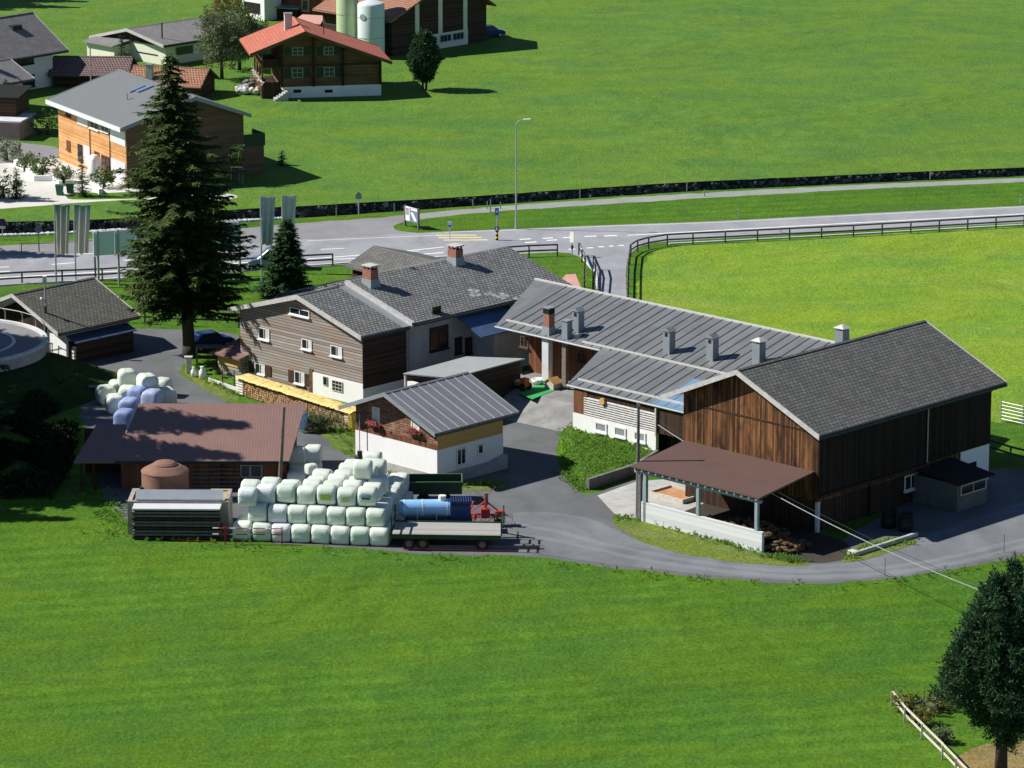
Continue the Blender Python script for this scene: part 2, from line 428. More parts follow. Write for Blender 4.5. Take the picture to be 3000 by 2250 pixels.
M['yellowtarp'] = plain('yellow_tarp', (.76, .58, .22, 1), .6, 0, .2, 2.5, bump=.6)
M['tarpside'] = plain('yellow_tarp_side', (.62, .45, .06, 1), .6, 0, .1, 2)
M['palletwhite'] = plain('white_boards', (.78, .74, .68, 1), .7)
M['pinkflower'] = leafmat('geraniums', (.55, .08, .08, 1), (.75, .25, .22, 1), (.15, .2, .05, 1), .2)
M['flag'] = None
M['signblue'] = plain('sign_blue', (.03, .17, .62, 1), .5, 0, .03)
M['signred'] = plain('sign_red', (.50, .03, .04, 1), .5, 0, .03)
M['signyellow'] = plain('sign_yellow', (.80, .60, .05, 1), .5, 0, .03)
M['signpurple'] = plain('sign_plum', (.09, .03, .14, 1), .5, 0, .03)
M['board'] = plain('grey_blue_board', (.85, .93, 1.0, 1), .5, 0, .06, .3)
M['carblue'] = plain('car_blue', (.02, .05, .20, 1), .25, .3, .03, spec=.6)
M['vanblue'] = plain('van_silver_blue', (.22, .28, .42, 1), .3, .3, .05, spec=.6)
M['dkgreen'] = plain('bin_green', (.05, .16, .10, 1), .5)
M['darkbarrel'] = plain('dark_barrel', (.012, .022, .02, 1), .5)
M['mat_green'] = plain('play_mat', (.04, .34, .09, 1), .8, 0, .05)
M['orange'] = plain('toy_orange', (.75, .16, .03, 1), .4)
M['roadwhite'] = plain('road_paint', (.76, .76, .74, 1), .8, 0, .12, 2)
M['roadyellow'] = plain('yellow_road_paint', (.62, .56, .30, 1), .8, 0, .12, 2)
M['stone'] = None
def stonewall():
    t = NT('stone_wall', .9, 0, .2)
    uv = t.co('UV')
    v = t.new('TexVoronoi'); v.inputs['Scale'].default_value = 1.6; t.link(t.mapping(uv, (1, 1.5, 1)), v.inputs['Vector'])
    col = t.ramp(v.outputs['Color'], [(.0, (.035, .037, .04, 1)), (.72, (.08, .08, .078, 1)), (.80, (.30, .30, .28, 1)), (.92, (.42, .42, .38, 1))])
    e = t.new('TexVoronoi', feature='DISTANCE_TO_EDGE'); e.inputs['Scale'].default_value = 1.6; t.link(t.mapping(uv, (1, 1.5, 1)), e.inputs['Vector'])
    col = t.mix(t.math('LESS_THAN', e.outputs['Distance'], .07), col, (.01, .012, .01, 1))
    t.bump(e.outputs['Distance'], 1, .15)
    return t.out(col)
M['stone'] = stonewall()

# ------------------------------------------------------------------ generic building pieces
def gable(parent, ax, q0, q1, qa, z0, z1, za, p0, p1, o_p=(.9, .9), o_q=(.9, .9), th=.2, wall='white', roof='slate', trim='trim', base=0.0, gutter=True, soffit=None, split=None):
    """ax 'y': ridge runs along y, q = x.  ax 'x': ridge runs along x, q = y."""
    if ax == 'y': P = lambda q, p, z: (q, p, z)
    else: P = lambda q, p, z: (p, q, z)
    prof = [(q0, base), (q1, base), (q1, z1), (qa, za), (q0, z0)]
    mb = MB().hexa([P(q, p0, z) for q, z in prof], [P(q, p1, z) for q, z in prof])
    w = mb.build('wall', M[wall], parent)
    sl0 = (za - z0) / (qa - q0); sl1 = (za - z1) / (q1 - qa)
    up = .03
    ra = MB()
    a = [(q0 - o_q[0], z0 - sl0 * o_q[0]), (qa, za), (q1 + o_q[1], z1 - sl1 * o_q[1])]
    for (m, n) in ((a[0], a[1]), (a[1], a[2])):
        pts = [P(m[0], p0 - o_p[0], m[1] + th + up), P(n[0], p0 - o_p[0], n[1] + th + up), P(n[0], p1 + o_p[1], n[1] + th + up), P(m[0], p1 + o_p[1], m[1] + th + up)]
        ra.slab(pts, th)
    r = ra.build('roof', M[roof], parent)
    # verge boards on both gables, a little proud of the slab
    for s, pp in ((-1, p0 - o_p[0]), (1, p1 + o_p[1])):
        tb = MB()
        for (m, n) in ((a[0], a[1]), (a[1], a[2])):
            y0, y1 = pp + s * .002, pp + s * .09
            ring = lambda y: [P(m[0], y, m[1] + up - .12), P(n[0], y, n[1] + up - .12), P(n[0], y, n[1] + th + up + .05), P(m[0], y, m[1] + th + up + .05)]
            tb.hexa(ring(y0), ring(y1))
        tb.build('verge_board', M[trim], parent)
    if gutter:
        for s, (q, z) in ((-1, a[0]), (1, a[2])):
            g = MB().tube(P(q + s * .07, p0 - o_p[0] + .05, z + .02), P(q + s * .07, p1 + o_p[1] - .05, z + .02), .09, .09, 8)
            g.build('gutter', M['gutter'], parent)
    # ridge cap
    rc = MB().hexa([P(qa - .18, p0 - o_p[0], za + th + up - .02), P(qa + .18, p0 - o_p[0], za + th + up - .02), P(qa, p0 - o_p[0], za + th + up + .07)],
                   [P(qa - .18, p1 + o_p[1], za + th + up - .02), P(qa + .18, p1 + o_p[1], za + th + up - .02), P(qa, p1 + o_p[1], za + th + up + .07)])
    rc.build('ridge_cap', M['slate'] if roof in ('slate', 'slate2', 'slateold') else M[roof], r)
    return w, r

def mapper(plane, c=0.0):
    """plane 'f': front wall y=c facing -y; 's': side wall x=c facing +x; 'l': side wall x=c facing -x"""
    if plane == 'f': return lambda u, o, z: (u, c - o, z)
    if plane == 's': return lambda u, o, z: (c + o, u, z)
    return lambda u, o, z: (c - o, u, z)

def ob(mb, T, u0, u1, o0, o1, z0, z1):
    a = [T(u0, o0, z0), T(u1, o0, z0), T(u1, o0, z1), T(u0, o0, z1)]
    b = [T(u0, o1, z0), T(u1, o1, z0), T(u1, o1, z1), T(u0, o1, z1)]
    return mb.hexa(a, b)

def window(parent, T, u0, u1, z0, z1, frame='whitepaint', mull=1, bars=0, sill=True, shut=None, pane='glass', fw=.08, name='window', curtain=False, reveal=None, openshut=0):
    if u0 > u1: u0, u1 = u1, u0
    w = ob(MB(), T, u0, u1, .005, .03, z0, z1).build(name, M[pane], parent)
    f = MB()
    ob(f, T, u0 - .02, u0 + fw, .031, .07, z0, z1); ob(f, T, u1 - fw, u1 + .02, .031, .07, z0, z1)
    ob(f, T, u0 + fw, u1 - fw, .031, .07, z1 - fw, z1); ob(f, T, u0 + fw, u1 - fw, .031, .07, z0, z0 + fw)
    for i in range(mull):
        u = u0 + (u1 - u0) * (i + 1) / (mull + 1); ob(f, T, u - fw * .4, u + fw * .4, .031, .06, z0 + fw, z1 - fw)
    for i in range(bars):
        z = z0 + (z1 - z0) * (i + 1) / (bars + 1); ob(f, T, u0 + fw, u1 - fw, .0315, .052, z - .03, z + .03)
    f.build('frame', M[frame], w)
    if curtain:
        ob(MB(), T, u0 + (u1 - u0) * .62, u1 - fw, .0305, .045, z0 + fw, z1 - fw).build('curtain', M['curtain'], w)
    if sill: ob(MB(), T, u0 - .08, u1 + .08, .004, .2, z0 - .1, z0 - .003).build('sill', M[frame], w)
    if reveal:
        r = MB(); ob(r, T, u0 - .1, u0 - .021, .004, .22, z0, z1 + .08); ob(r, T, u0 - .1, u1 + .1, .004, .22, z1 + .081, z1 + .16)
        r.build('surround', M[reveal], w)
    if shut:
        sw = (u1 - u0) * .55
        for a, b in ((u0 - .12 - sw, u0 - .12), (u1 + .12, u1 + .12 + sw)):
            s = ob(MB(), T, a, b, .01, .06, z0, z1)
            ob(s, T, a + .06, b - .06, .061, .075, z0 + .12, z0 + .2); ob(s, T, a + .06, b - .06, .061, .075, z1 - .2, z1 - .12)
            s.build('shutter', M[shut], w)
    return w

def chimney(parent, x, y, z, w, d, h, mat='brick', cap='flash', hood='flat', flare=True, name='chimney', sootband=False):
    c = MB().box(x - w / 2, x + w / 2, y - d / 2, y + d / 2, z - .5, z + h).build(name, M[mat], parent)
    if flare: MB().hexa([(x + sx * (w / 2 + .22), y + sy * (d / 2 + .22), z - .45) for sx, sy in ((-1, -1), (1, -1), (1, 1), (-1, 1))],
                        [(x + sx * (w / 2 + .03), y + sy * (d / 2 + .03), z + .55) for sx, sy in ((-1, -1), (1, -1), (1, 1), (-1, 1))]).build('flashing', M[cap], c)
    if hood == 'brickhood':
        m = MB()
        for sx in (-1, 0, 1):
            for sy in (-1, 1): MB().box(x + sx * w * .38 - .07, x + sx * w * .38 + .07, y + sy * d * .38 - .07, y + sy * d * .38 + .07, z + h, z + h + .28).build('hood_post', M[mat], c)
        MB().box(x - w / 2 - .08, x + w / 2 + .08, y - d / 2 - .08, y + d / 2 + .08, z + h + .28, z + h + .38).build('hood', M['trim'], c)
        MB().box(x - w / 2 + .1, x + w / 2 - .1, y - d / 2 + .1, y + d / 2 - .1, z + h, z + h + .02).build('flue', M['soot'], c)
    elif hood == 'gablehood':
        k = w / 2 + .06
        MB().hexa([(x - k, y - d / 2 - .08, z + h + .02), (x + k, y - d / 2 - .08, z + h + .02), (x, y - d / 2 - .08, z + h + .3)],
                  [(x - k, y + d / 2 + .08, z + h + .02), (x + k, y + d / 2 + .08, z + h + .02), (x, y + d / 2 + .08, z + h + .3)]).build('hood', M[cap], c)
        MB().box(x - w * .22, x + w * .22, y - d / 2 - .012, y - d / 2 + .03, z + h - .42, z + h - .12).build('vent_opening', M['soot'], c)
    elif hood == 'cone':
        m = MB()
        for sx, sy in ((-1, -1), (1, -1), (1, 1), (-1, 1)): MB().box(x + sx * w * .4 - .03, x + sx * w * .4 + .03, y + sy * d * .4 - .03, y + sy * d * .4 + .03, z + h, z + h + .18).build('hood_post', M['steel'], c)
        k = w / 2 + .12
        MB().hexa([(x + sx * k, y + sy * k, z + h + .18) for sx, sy in ((-1, -1), (1, -1), (1, 1), (-1, 1))],
                  [(x + sx * .1, y + sy * .1, z + h + .42) for sx, sy in ((-1, -1), (1, -1), (1, 1), (-1, 1))]).build('hood', M['snow'], c)
    else:
        MB().box(x - w / 2 - .06, x + w / 2 + .06, y - d / 2 - .06, y + d / 2 + .06, z + h + .003, z + h + .09).build('hood', M[cap], c)
        if sootband: MB().box(x - w / 2 - .01, x + w / 2 + .01, y - d / 2 - .01, y + d / 2 + .01, z + h - .45, z + h).build('soot_band', M['soot'], c)
    return c

# ------------------------------------------------------------------ vegetation
def spruce_mesh(h, r, cb, seed, dens=1.0, spray=.42, lean=0.0, pw=.85, shape=None):
    rg = np.random.default_rng(seed); T = []
    z = cb
    while z < h - .15:
        t = (h - z) / (h - cb)
        R = r * t ** pw * (.80 + .35 * rg.random())
        if shape: R *= shape(1 - t)
        nb = max(4, int((6 + 5 * t) * dens))
        ph = rg.random() * 6.28
        for i in range(nb):
            a = ph + i * 6.283 / nb + rg.normal() * .22
            L = max(.3, R * (.62 + .5 * rg.random()) * (1 + .5 * noise.noise(Vector((math.cos(a) * 1.4, math.sin(a) * 1.4, z * .35 + seed)))))
            if h > 12 and rg.random() < .12: continue
            zz = z + rg.normal() * .15
            ns = max(4, int(L / .20 * dens))
            s = (np.arange(ns) + rg.random(ns)) / ns
            s = s ** .75
            droop = -.34 * L * s ** 1.2 + .20 * L * s ** 3 * (1.0)
            px = np.cos(a) * L * s; py = np.sin(a) * L * s; pz = zz + droop
            for k in range(3):
                side = (k - 1) * (.9) + rg.normal(size=ns) * .45
                aa = a + side
                ln = spray * (.65 + .7 * rg.random(ns)) * (1.1 - .35 * s) * (.6 + .4 * min(1, L / 2))
                dz = -.30 * ln + rg.normal(size=ns) * .14 * ln
                wv = .26 * ln
                P0 = np.stack([px, py, pz], 1)
                P1 = P0 + np.stack([np.cos(aa) * ln, np.sin(aa) * ln, dz], 1)
                sd = np.stack([-np.sin(aa) * wv, np.cos(aa) * wv, rg.normal(size=ns) * .35 * wv], 1)
                T.append(np.stack([P0 + sd * .6, P0 - sd * .6, P1 - sd * .25, P1 + sd * .25], 1))
        z += (.30 + .16 * rg.random()) * (1.0 if h > 12 else .6) / max(.7, dens ** .5)
    V = np.concatenate(T)
    V[:, :, 0] += lean * V[:, :, 2]
    return V

def conifer(name, label, cat, base, h, r, cb, seed, mat='spruce', trunk=.35, dens=1.0, spray=.42, group=None, lean=0.0, pw=.85, shape=None):
    t = thing(name, label, cat, base, 0, group)
    tri_obj('crown', spruce_mesh(h, r, cb, seed, dens, spray, lean, pw, shape), M[mat], t, 4)
    m = MB(); zz = [0, h * .04, h * .3, h * .65, h * .97]; rr = [trunk * 1.35, trunk, trunk * .75, trunk * .4, .03]
    for i in range(4): m.tube((lean * zz[i], 0, zz[i]), (lean * zz[i + 1], 0, zz[i + 1]), rr[i], rr[i + 1], 9)
    rg = random.Random(seed)
    for i in range(int(26 if h > 12 else 8)):
        z = cb + (h - cb) * rg.random() * .85; a = rg.random() * 6.28; L = r * ((h - z) / (h - cb)) ** pw * .8
        m.tube((lean * z, 0, z), (lean * z + L * math.cos(a), L * math.sin(a), z - .2 * L), .07, .02, 5)
    m.build('trunk', M['bark'], t, smooth=True)
    return t

def clump_mesh(C, rad, n_per, ln, wd, seed, up=.5, kind='needle', dens_scale=1.0):
    """C: (n,3) clump centres, with radius rad (n,); returns quads"""
    rg = np.random.default_rng(seed); n = len(C); N = n * n_per
    c = np.repeat(C, n_per, 0); rr = np.repeat(rad, n_per)
    d = rg.normal(size=(N, 3)); d[:, 2] += up; d /= np.linalg.norm(d, axis=1)[:, None]
    p = c + d * (rr * (.15 + .75 * rg.random(N)))[:, None] if kind != 'needle' else c + d * (rr * .25 * rg.random(N))[:, None]
    l = ln * (.6 + .8 * rg.random(N))
    if kind == 'needle': ax = d
    else:
        ax = rg.normal(size=(N, 3)); ax[:, 2] -= .2; ax /= np.linalg.norm(ax, axis=1)[:, None]
    q = np.cross(ax, rg.normal(size=(N, 3))); q /= np.linalg.norm(q, axis=1)[:, None]
    w = wd * (.6 + .8 * rg.random(N))
    a = p; b = p + ax * l[:, None]; s = q * (w / 2)[:, None]
    if kind == 'needle': return np.stack([a - s * .7, a + s * .7, b + s, b - s], 1)
    m = (a + b) / 2
    return np.stack([a, m + s, b, m - s], 1)

def crown_points(n, rx, rz, zc, seed, lobes=.22, shell=.55, fn=None):
    rg = np.random.default_rng(seed); out = []
    off = Vector((seed * 1.3, 0, seed * .7))
    while len(out) < n:
        d = Vector(rg.normal(size=3)).normalized()
        k = 1 + lobes * 2 * noise.noise(d * 2.1 + off) + lobes * noise.noise(d * 5.0 + off)
        s = shell + (1 - shell) * rg.random() ** .5
        p = (d.x * rx * k * s, d.y * rx * k * s, zc + d.z * rz * k * s)
        if fn:
            f = fn((p[2] - (zc - rz)) / (2 * rz)); p = (p[0] * f, p[1] * f, p[2])
        out.append(p)
    return np.array(out)

def bushy(name, label, cat, base, rx, rz, zc, n, per, cl, ln, wd, seed, mat, kind='leaf', trunks=((0, 0, .15),), group=None, lobes=.25, shell=.5, fn=None, th=None, up=.5):
    t = thing(name, label, cat, base, 0, group)
    C = crown_points(n, rx, rz, zc, seed, lobes, shell, fn)
    rg = np.random.default_rng(seed + 5)
    tri_obj('crown', clump_mesh(C, cl * (.6 + .8 * rg.random(len(C))), per, ln, wd, seed, up, kind), M[mat], t, 4)
    m = MB(); r = random.Random(seed)
    for (x, y, rad) in trunks:
        top = Vector((x * 2.2, y * 2.2, zc)); b = Vector((x, y, 0))
        m.tube(b, b.lerp(top, .5), rad * 1.2, rad * .85, 8); m.tube(b.lerp(top, .5), top, rad * .85, rad * .4, 8)
        for i in range(7):
            q = b.lerp(top, .45 + .5 * r.random()); a = r.random() * 6.28; L = rx * (.45 + .3 * r.random())
            m.tube(q, (q.x + L * math.cos(a), q.y + L * math.sin(a), q.z + L * (.3 + .4 * r.random())), rad * .4, .02, 5)
    m.build('trunk', M['bark'], t, smooth=True)
    return t

# ------------------------------------------------------------------ ground sheets
def inset_line(pts, step=1.2, jit=.18, seed=0):
    out = []; rg = random.Random(seed)
    for i in range(len(pts)):
        a = pts[i]; b = pts[(i + 1) % len(pts)]; L = (b - a).length; n = max(1, int(L / step))
        d = (b - a) / max(L, 1e-6); nn = Vector((-d.y, d.x, 0))
        for k in range(n):
            p = a.lerp(b, k / n); j = 0 if k == 0 else jit * (noise.noise(p * .6 + Vector((seed, 0, 0))) * 1.6 + rg.uniform(-.5, .5))
            out.append(p + nn * j)
    return out

def sheet(name, px, mat, z, jit=.2, step=1.0, world=None, kind='structure', smooth_it=1):
    pts = [gp(x, y) for x, y in px] if world is None else [Vector(p) for p in world]
    for _ in range(smooth_it):   # one corner-cutting pass, roads have no hard corners
        q = []
        for i in range(len(pts)):
            a, b = pts[i], pts[(i + 1) % len(pts)]; q += [a.lerp(b, .2), a.lerp(b, .8)]
        pts = q
    pts = inset_line(pts, step, jit, len(name))
    tri = tessellate_polygon([pts])
    me = D.meshes.new(name); me.from_pydata([(p.x, p.y, z) for p in pts], [], [tuple(t) for t in tri])
    bm = bmesh.new(); bm.from_mesh(me)
    for f in bm.faces:
        f.normal_update()
        if f.normal.z < 0: f.normal_flip()
    bm.to_mesh(me); bm.free()
    me.materials.append(M[mat]); o = D.objects.new(name, me); COL.objects.link(o)
    return tag(o, kind=kind)
M['soil'] = gravel('soil', (.035, .03, .025, 1), (.075, .065, .05, 1))
# ------------------------------------------------------------------ terrain
far_px = [(-900, 686), (-400, 666), (0, 650), (200, 646), (400, 638), (700, 613), (1000, 597), (1356, 577), (1700, 553), (2034, 532), (2400, 516), (2712, 502), (3000, 490), (3500, 474)]
near_px = [(-900, 722), (-400, 706), (0, 692), (200, 685), (400, 674), (700, 650), (1000, 631), (1356, 606), (1700, 582), (2034, 560), (2400, 543), (2712, 528), (3000, 516), (3500, 500)]
def subdiv(P):
    out = []
    for i in range(len(P) - 1):
        for k in range(8): out.append(P[i].lerp(P[i + 1], k / 8))
    return out + [P[-1]]
FE = subdiv([gp(*p) for p in far_px]); NE = subdiv([gp(*p) for p in near_px])
for i in range(len(FE)):
    FE[i].y += .25 * noise.noise(FE[i] * .5); NE[i].y += .3 * noise.noise(NE[i] * .6 + Vector((9, 0, 0)))
vs = []; n = len(FE)
def rowx(k):
    if k == 0: return [Vector((-900 + 1800 * i / (n - 1), 1400, 0)) for i in range(n)]
    if k == 1: return [Vector((p.x * 1.0, p.y, 0)) for p in FE]
    if k == 2: return [Vector((p.x, p.y - .15, -1.5)) for p in FE]
    if k == 3: return [Vector((p.x, p.y + .8, -1.5)) for p in NE]
    if k == 4: return [Vector((p.x, p.y, 0)) for p in NE]
    if k == 5: return [Vector((p.x, p.y - 14, 0)) for p in NE]
    return [Vector((-600 + 1200 * i / (n - 1), -60, 0)) for i in range(n)]
rows = []
for k in range(7):
    r = rowx(k)
    r = [Vector((-1500, r[0].y, r[0].z))] + r + [Vector((1500, r[-1].y, r[-1].z))]
    rows.append(r)
N = len(rows[0]); fs = []
for r in rows: vs += [tuple(p) for p in r]
mats = []
for k in range(6):
    for i in range(N - 1):
        fs.append((k * N + i, (k + 1) * N + i, (k + 1) * N + i + 1, k * N + i + 1)); mats.append(0 if k == 0 else 1)
me = D.meshes.new('meadow'); me.from_pydata(vs, [], fs)
me.materials.append(M['grass_far']); me.materials.append(M['grass'])
for p, m_ in zip(me.polygons, mats): p.material_index = m_
o = D.objects.new('meadow', me); COL.objects.link(o); tag(o, kind='structure')

# channel retaining wall, its stones and dry bed
mb = MB()
for i in range(n - 1):
    a, b = FE[i], FE[i + 1]
    mb.quad((a.x, a.y - .2, -1.45), (b.x, b.y - .2, -1.45), (b.x, b.y - .06, -.02), (a.x, a.y - .06, -.02))
me = D.meshes.new('stone_channel_wall'); me.from_pydata(mb.v, [], mb.f); uvl = me.uv_layers.new(name='uv').data
d = 0
for i, p in enumerate(me.polygons):
    L = (FE[i + 1] - FE[i]).length
    for li, uvv in zip(p.loop_indices, ((d, 0), (d + L, 0), (d + L, 1.45), (d, 1.45))): uvl[li].uv = uvv
    d += L
me.materials.append(M['stone']); o = D.objects.new('stone_channel_wall', me); COL.objects.link(o)
tag(o, 'dark rough stone retaining wall lining the channel between far meadow and track', 'stone wall')
rg = random.Random(3); mb = MB()
for i in range(2, n - 1):
    for k in range(10):
        p = FE[i].lerp(FE[i + 1], rg.random()); s = .10 + .16 * rg.random()
        mb.blob((p.x, p.y - .12, -.22 - 1.1 * rg.random()), (s * 1.2, s * .5, s), i * 7 + k, .4, 1)
mb.build('stone_face', plain('grey_stones', (.11, .11, .10, 1), .9, 0, .85, .8), o)
mb = MB()
for i in range(n - 1):
    a, b, c, d_ = FE[i], FE[i + 1], NE[i], NE[i + 1]
    mb.quad((c.x, c.y + .7, -1.44), (d_.x, d_.y + .7, -1.44), (b.x, b.y - .3, -1.44), (a.x, a.y - .3, -1.44))
tag(mb.build('stream_bed', M['soot'], None), kind='structure')
# pale kerb stones on the near lip at the left
mb = MB()
for i in range(16, 44):
    for k in range(5):
        p = NE[i].lerp(NE[i + 1], k / 5 + .1 * rg.random()); s = .18 + .12 * rg.random()
        mb.blob((p.x, p.y, .08), (s * 1.7, s, s * .8), i + k, .3, 1)
o = mb.build('edging_stones', M['conc_pale'], None); tag(o, 'row of pale edging stones along the near lip of the channel', 'stones', kind='stuff')

# roads, tracks, yards: thin sheets a few millimetres apart
sheet('parking_lay_by', [(-300, 745), (-100, 727), (120, 712), (330, 697), (480, 688), (640, 676), (760, 664), (900, 652), (1060, 642), (1180, 630), (1290, 622), (1260, 640), (1180, 650), (1150, 662), (1160, 676), (1240, 684), (1300, 690), (1300, 735), (900, 745), (200, 775), (-300, 800)], 'asphalt_old', .004)
sheet('gravel_track', [(1180, 632), (1350, 613), (1700, 587), (2200, 557), (2600, 538), (3000, 521), (3500, 503), (3500, 515), (3000, 533), (2600, 551), (2200, 572), (1700, 603), (1400, 623), (1250, 640), (1180, 650)], 'track', .008)
sheet('main_road', [(-400, 768), (0, 748), (225, 744), (500, 728), (800, 708), (1100, 690), (1300, 679), (1510, 671), (1800, 659), (2100, 649), (2500, 627), (3000, 603), (3500, 580), (3500, 628), (3000, 652), (2500, 678), (2100, 699), (1930, 709), (1870, 722), (1838, 752), (1834, 800), (1836, 880), (1835, 1000), (1720, 1000), (1730, 880), (1750, 850), (1740, 800), (1706, 756), (1660, 738), (1500, 745), (1300, 756), (1000, 775), (700, 798), (400, 815), (0, 840), (-400, 862)], 'asphalt', .012, jit=.05)
sheet('yard_gravel', [(290, 1440), (390, 1545), (520, 1566), (800, 1592), (1140, 1612), (1200, 1622), (1560, 1628), (1780, 1662), (2050, 1692), (2350, 1713), (2600, 1698), (2800, 1668), (3080, 1612), (3300, 1560), (3300, 1420), (3050, 1380), (2900, 1370), (2700, 1450), (2500, 1560), (2440, 1600), (2400, 1640), (2320, 1645), (2240, 1618), (2232, 1590), (1990, 1420), (1860, 1400), (1740, 1450), (1700, 1445), (1645, 1390), (1625, 1310), (1680, 1230), (1690, 1180), (1560, 1150), (1300, 1200), (1080, 1200), (900, 1190), (690, 1200), (640, 1160), (545, 1110), (528, 1078), (560, 1040), (700, 1000), (700, 978), (560, 966), (370, 962), (300, 1000), (225, 1060), (240, 1250), (280, 1330)], 'gravel', .004, jit=.25)
sheet('farm_lane', [(1500, 1500), (1620, 1500), (1740, 1520), (1860, 1582), (2040, 1630), (2250, 1655), (2420, 1655), (2560, 1640), (2640, 1600), (2900, 1500), (3100, 1440), (3350, 1380), (3400, 1510), (3080, 1604), (2800, 1660), (2600, 1690), (2350, 1704), (2050, 1682), (1780, 1652), (1560, 1618), (1400, 1616), (1440, 1540)], 'gravel_road', .008, jit=.2)
M['rut'] = gravel('lane_rut', (.155, .165, .18, 1), (.235, .245, .265, 1))
for ln in ([(1500, 1530), (1640, 1560), (1850, 1612), (2060, 1650), (2300, 1676), (2560, 1668), (2760, 1640), (3000, 1580), (3200, 1530)], [(1480, 1560), (1640, 1585), (1850, 1635), (2060, 1668), (2300, 1692), (2560, 1684), (2780, 1655), (3000, 1600), (3200, 1550)]):
    up_ = [(x, y - 5) for x, y in ln]; lo_ = [(x, y + 5) for x, y in reversed(ln)]
    sheet('lane_rut', up_ + lo_, 'rut', .012, jit=.22, smooth_it=1)
sheet('concrete_apron', [(1750, 1452), (1862, 1412), (1995, 1400), (2100, 1460), (2000, 1500), (1880, 1530), (1800, 1505)], 'concrete', .012, jit=.05, smooth_it=0)
sheet('bare_soil', [(1995, 1425), (2200, 1470), (2400, 1560), (2500, 1600), (2480, 1640), (2400, 1652), (2300, 1640), (2230, 1612), (2050, 1560), (1890, 1512)], 'soil', .010, jit=.25)
sheet('lane_verge', [(1790, 1508), (1870, 1520), (2060, 1575), (2240, 1624), (2330, 1640), (2390, 1655), (2300, 1660), (2150, 1648), (2000, 1625), (1860, 1583), (1800, 1540)], 'verge', .016, jit=.25)
sheet('lane_verge', [(2485, 1620), (2540, 1585), (2620, 1572), (2680, 1580), (2690, 1592), (2610, 1618), (2530, 1640), (2490, 1648), (2465, 1644)], 'verge', .016, jit=.25)
sheet('lane_verge', [(545, 1063), (575, 1085), (640, 1130), (700, 1160), (700, 1190), (640, 1165), (575, 1125), (535, 1090)], 'verge', .016, jit=.25)
sheet('lane_verge', [(960, 1240), (1050, 1230), (1050, 1345), (1000, 1330), (960, 1290), (900, 1255)], 'verge', .016, jit=.35)
sheet('lane_verge', [(1130, 1370), (1290, 1415), (1460, 1405), (1500, 1430), (1400, 1440), (1270, 1432), (1130, 1398)], 'verge', .016, jit=.35)
sheet('hay_meadow', [(1872, 1100), (1866, 860), (1874, 790), (1905, 742), (1960, 722), (2100, 712), (2500, 691), (3000, 664), (3500, 640), (3500, 1030), (3300, 1120), (3100, 1200), (2890, 1250), (2700, 1180), (2400, 1100), (2000, 1050)], 'grass_yel', .004, jit=.3)
sheet('courtyard_paving', [(-400, 640), (-400, 500), (0, 465), (120, 470), (180, 462), (380, 545), (440, 560), (600, 560), (690, 570), (700, 582), (600, 588), (420, 583), (250, 592), (120, 603), (0, 612)], 'paving', .004, jit=.1)
sheet('lawn', [(190, 572), (240, 562), (300, 566), (390, 562), (460, 562), (520, 575), (380, 583), (260, 585), (200, 584)], 'grass', .008, jit=.15)
sheet('garden_lane', [(0, 410), (60, 418), (180, 432), (180, 462), (60, 475), (-300, 500), (-300, 440)], 'asphalt_old', .008, jit=.1)
sheet('bare_earth', [(2790, 2225), (2850, 2190), (2940, 2170), (3100, 2150), (3400, 2170), (3400, 2400), (2900, 2400), (2830, 2290)], 'lawn_dry', .004, jit=.6)

def strip(name, pts, wd, mat, z, close=False):
    """painted line or kerb along survey points"""
    P = [gp(*p) for p in pts]; mb = MB()
    for i in range(len(P) - 1):
        d = (P[i + 1] - P[i]).normalized(); nn = Vector((-d.y, d.x, 0)) * wd / 2
        a, b, c, e_ = P[i] - nn, P[i + 1] - nn, P[i + 1] + nn, P[i] + nn
        mb.quad(*[(q.x, q.y, z) for q in (a, b, c, e_)])
    return mb
def marking(lines, mat='roadwhite', name='road_marking'):
    mb = MB()
    for pts, wd in lines:
        s = strip('', pts, wd, None, .017); mb.add(s.v, s.f)
    o = mb.build(name, M[mat], None, flat=True)
    return tag(o, kind='structure')
marking([([(-300, 832), (0, 814), (200, 803), (400, 791), (700, 771), (900, 760)], .32),
         ([(-60, 786), (27, 782)], .3), ([(-60, 799), (30, 795)], .3), ([(152, 775), (220, 770)], .3), ([(225, 745), (290, 742), (420, 734)], .25),
         ([(362, 763), (410, 760)], .3), ([(560, 760), (725, 756)], .35), ([(700, 746), (735, 744)], .3),
         ([(940, 731), (1010, 728)], .25), ([(890, 760), (1110, 744), (1300, 724)], .3), ([(890, 764), (1160, 752), (1300, 740)], .3), ([(1080, 742), (1230, 736)], .2),
         ([(900, 706), (1270, 690)], .15),
         ([(1838, 690), (2034, 679), (2400, 659), (3000, 627), (3500, 602)], .3), ([(1960, 714), (2400, 690), (3000, 657)], .14),
         ([(1300, 681), (1510, 674), (1800, 662), (2100, 652), (3000, 606)], .14),
         ([(1522, 702), (1555, 700)], .4), ([(1590, 699), (1620, 697)], .4), ([(1650, 697), (1680, 695)], .4), ([(1712, 693), (1748, 692)], .4), ([(1770, 692), (1808, 690)], .4),
         ([(1538, 711), (1572, 709)], .45), ([(1602, 705), (1632, 703)], .4),
         ([(1666, 731), (1685, 730)], .4), ([(1695, 729), (1708, 728)], .4), ([(1720, 727), (1738, 726)], .4), ([(1753, 724), (1770, 723)], .4), ([(1785, 722), (1797, 721)], .4), ([(1812, 720), (1828, 719)], .4),
         ])
for k, (y, xa, xb) in enumerate(((689, 1290, 1395), (696, 1300, 1412), (703, 1310, 1428), (710, 1300, 1420))):
    pass
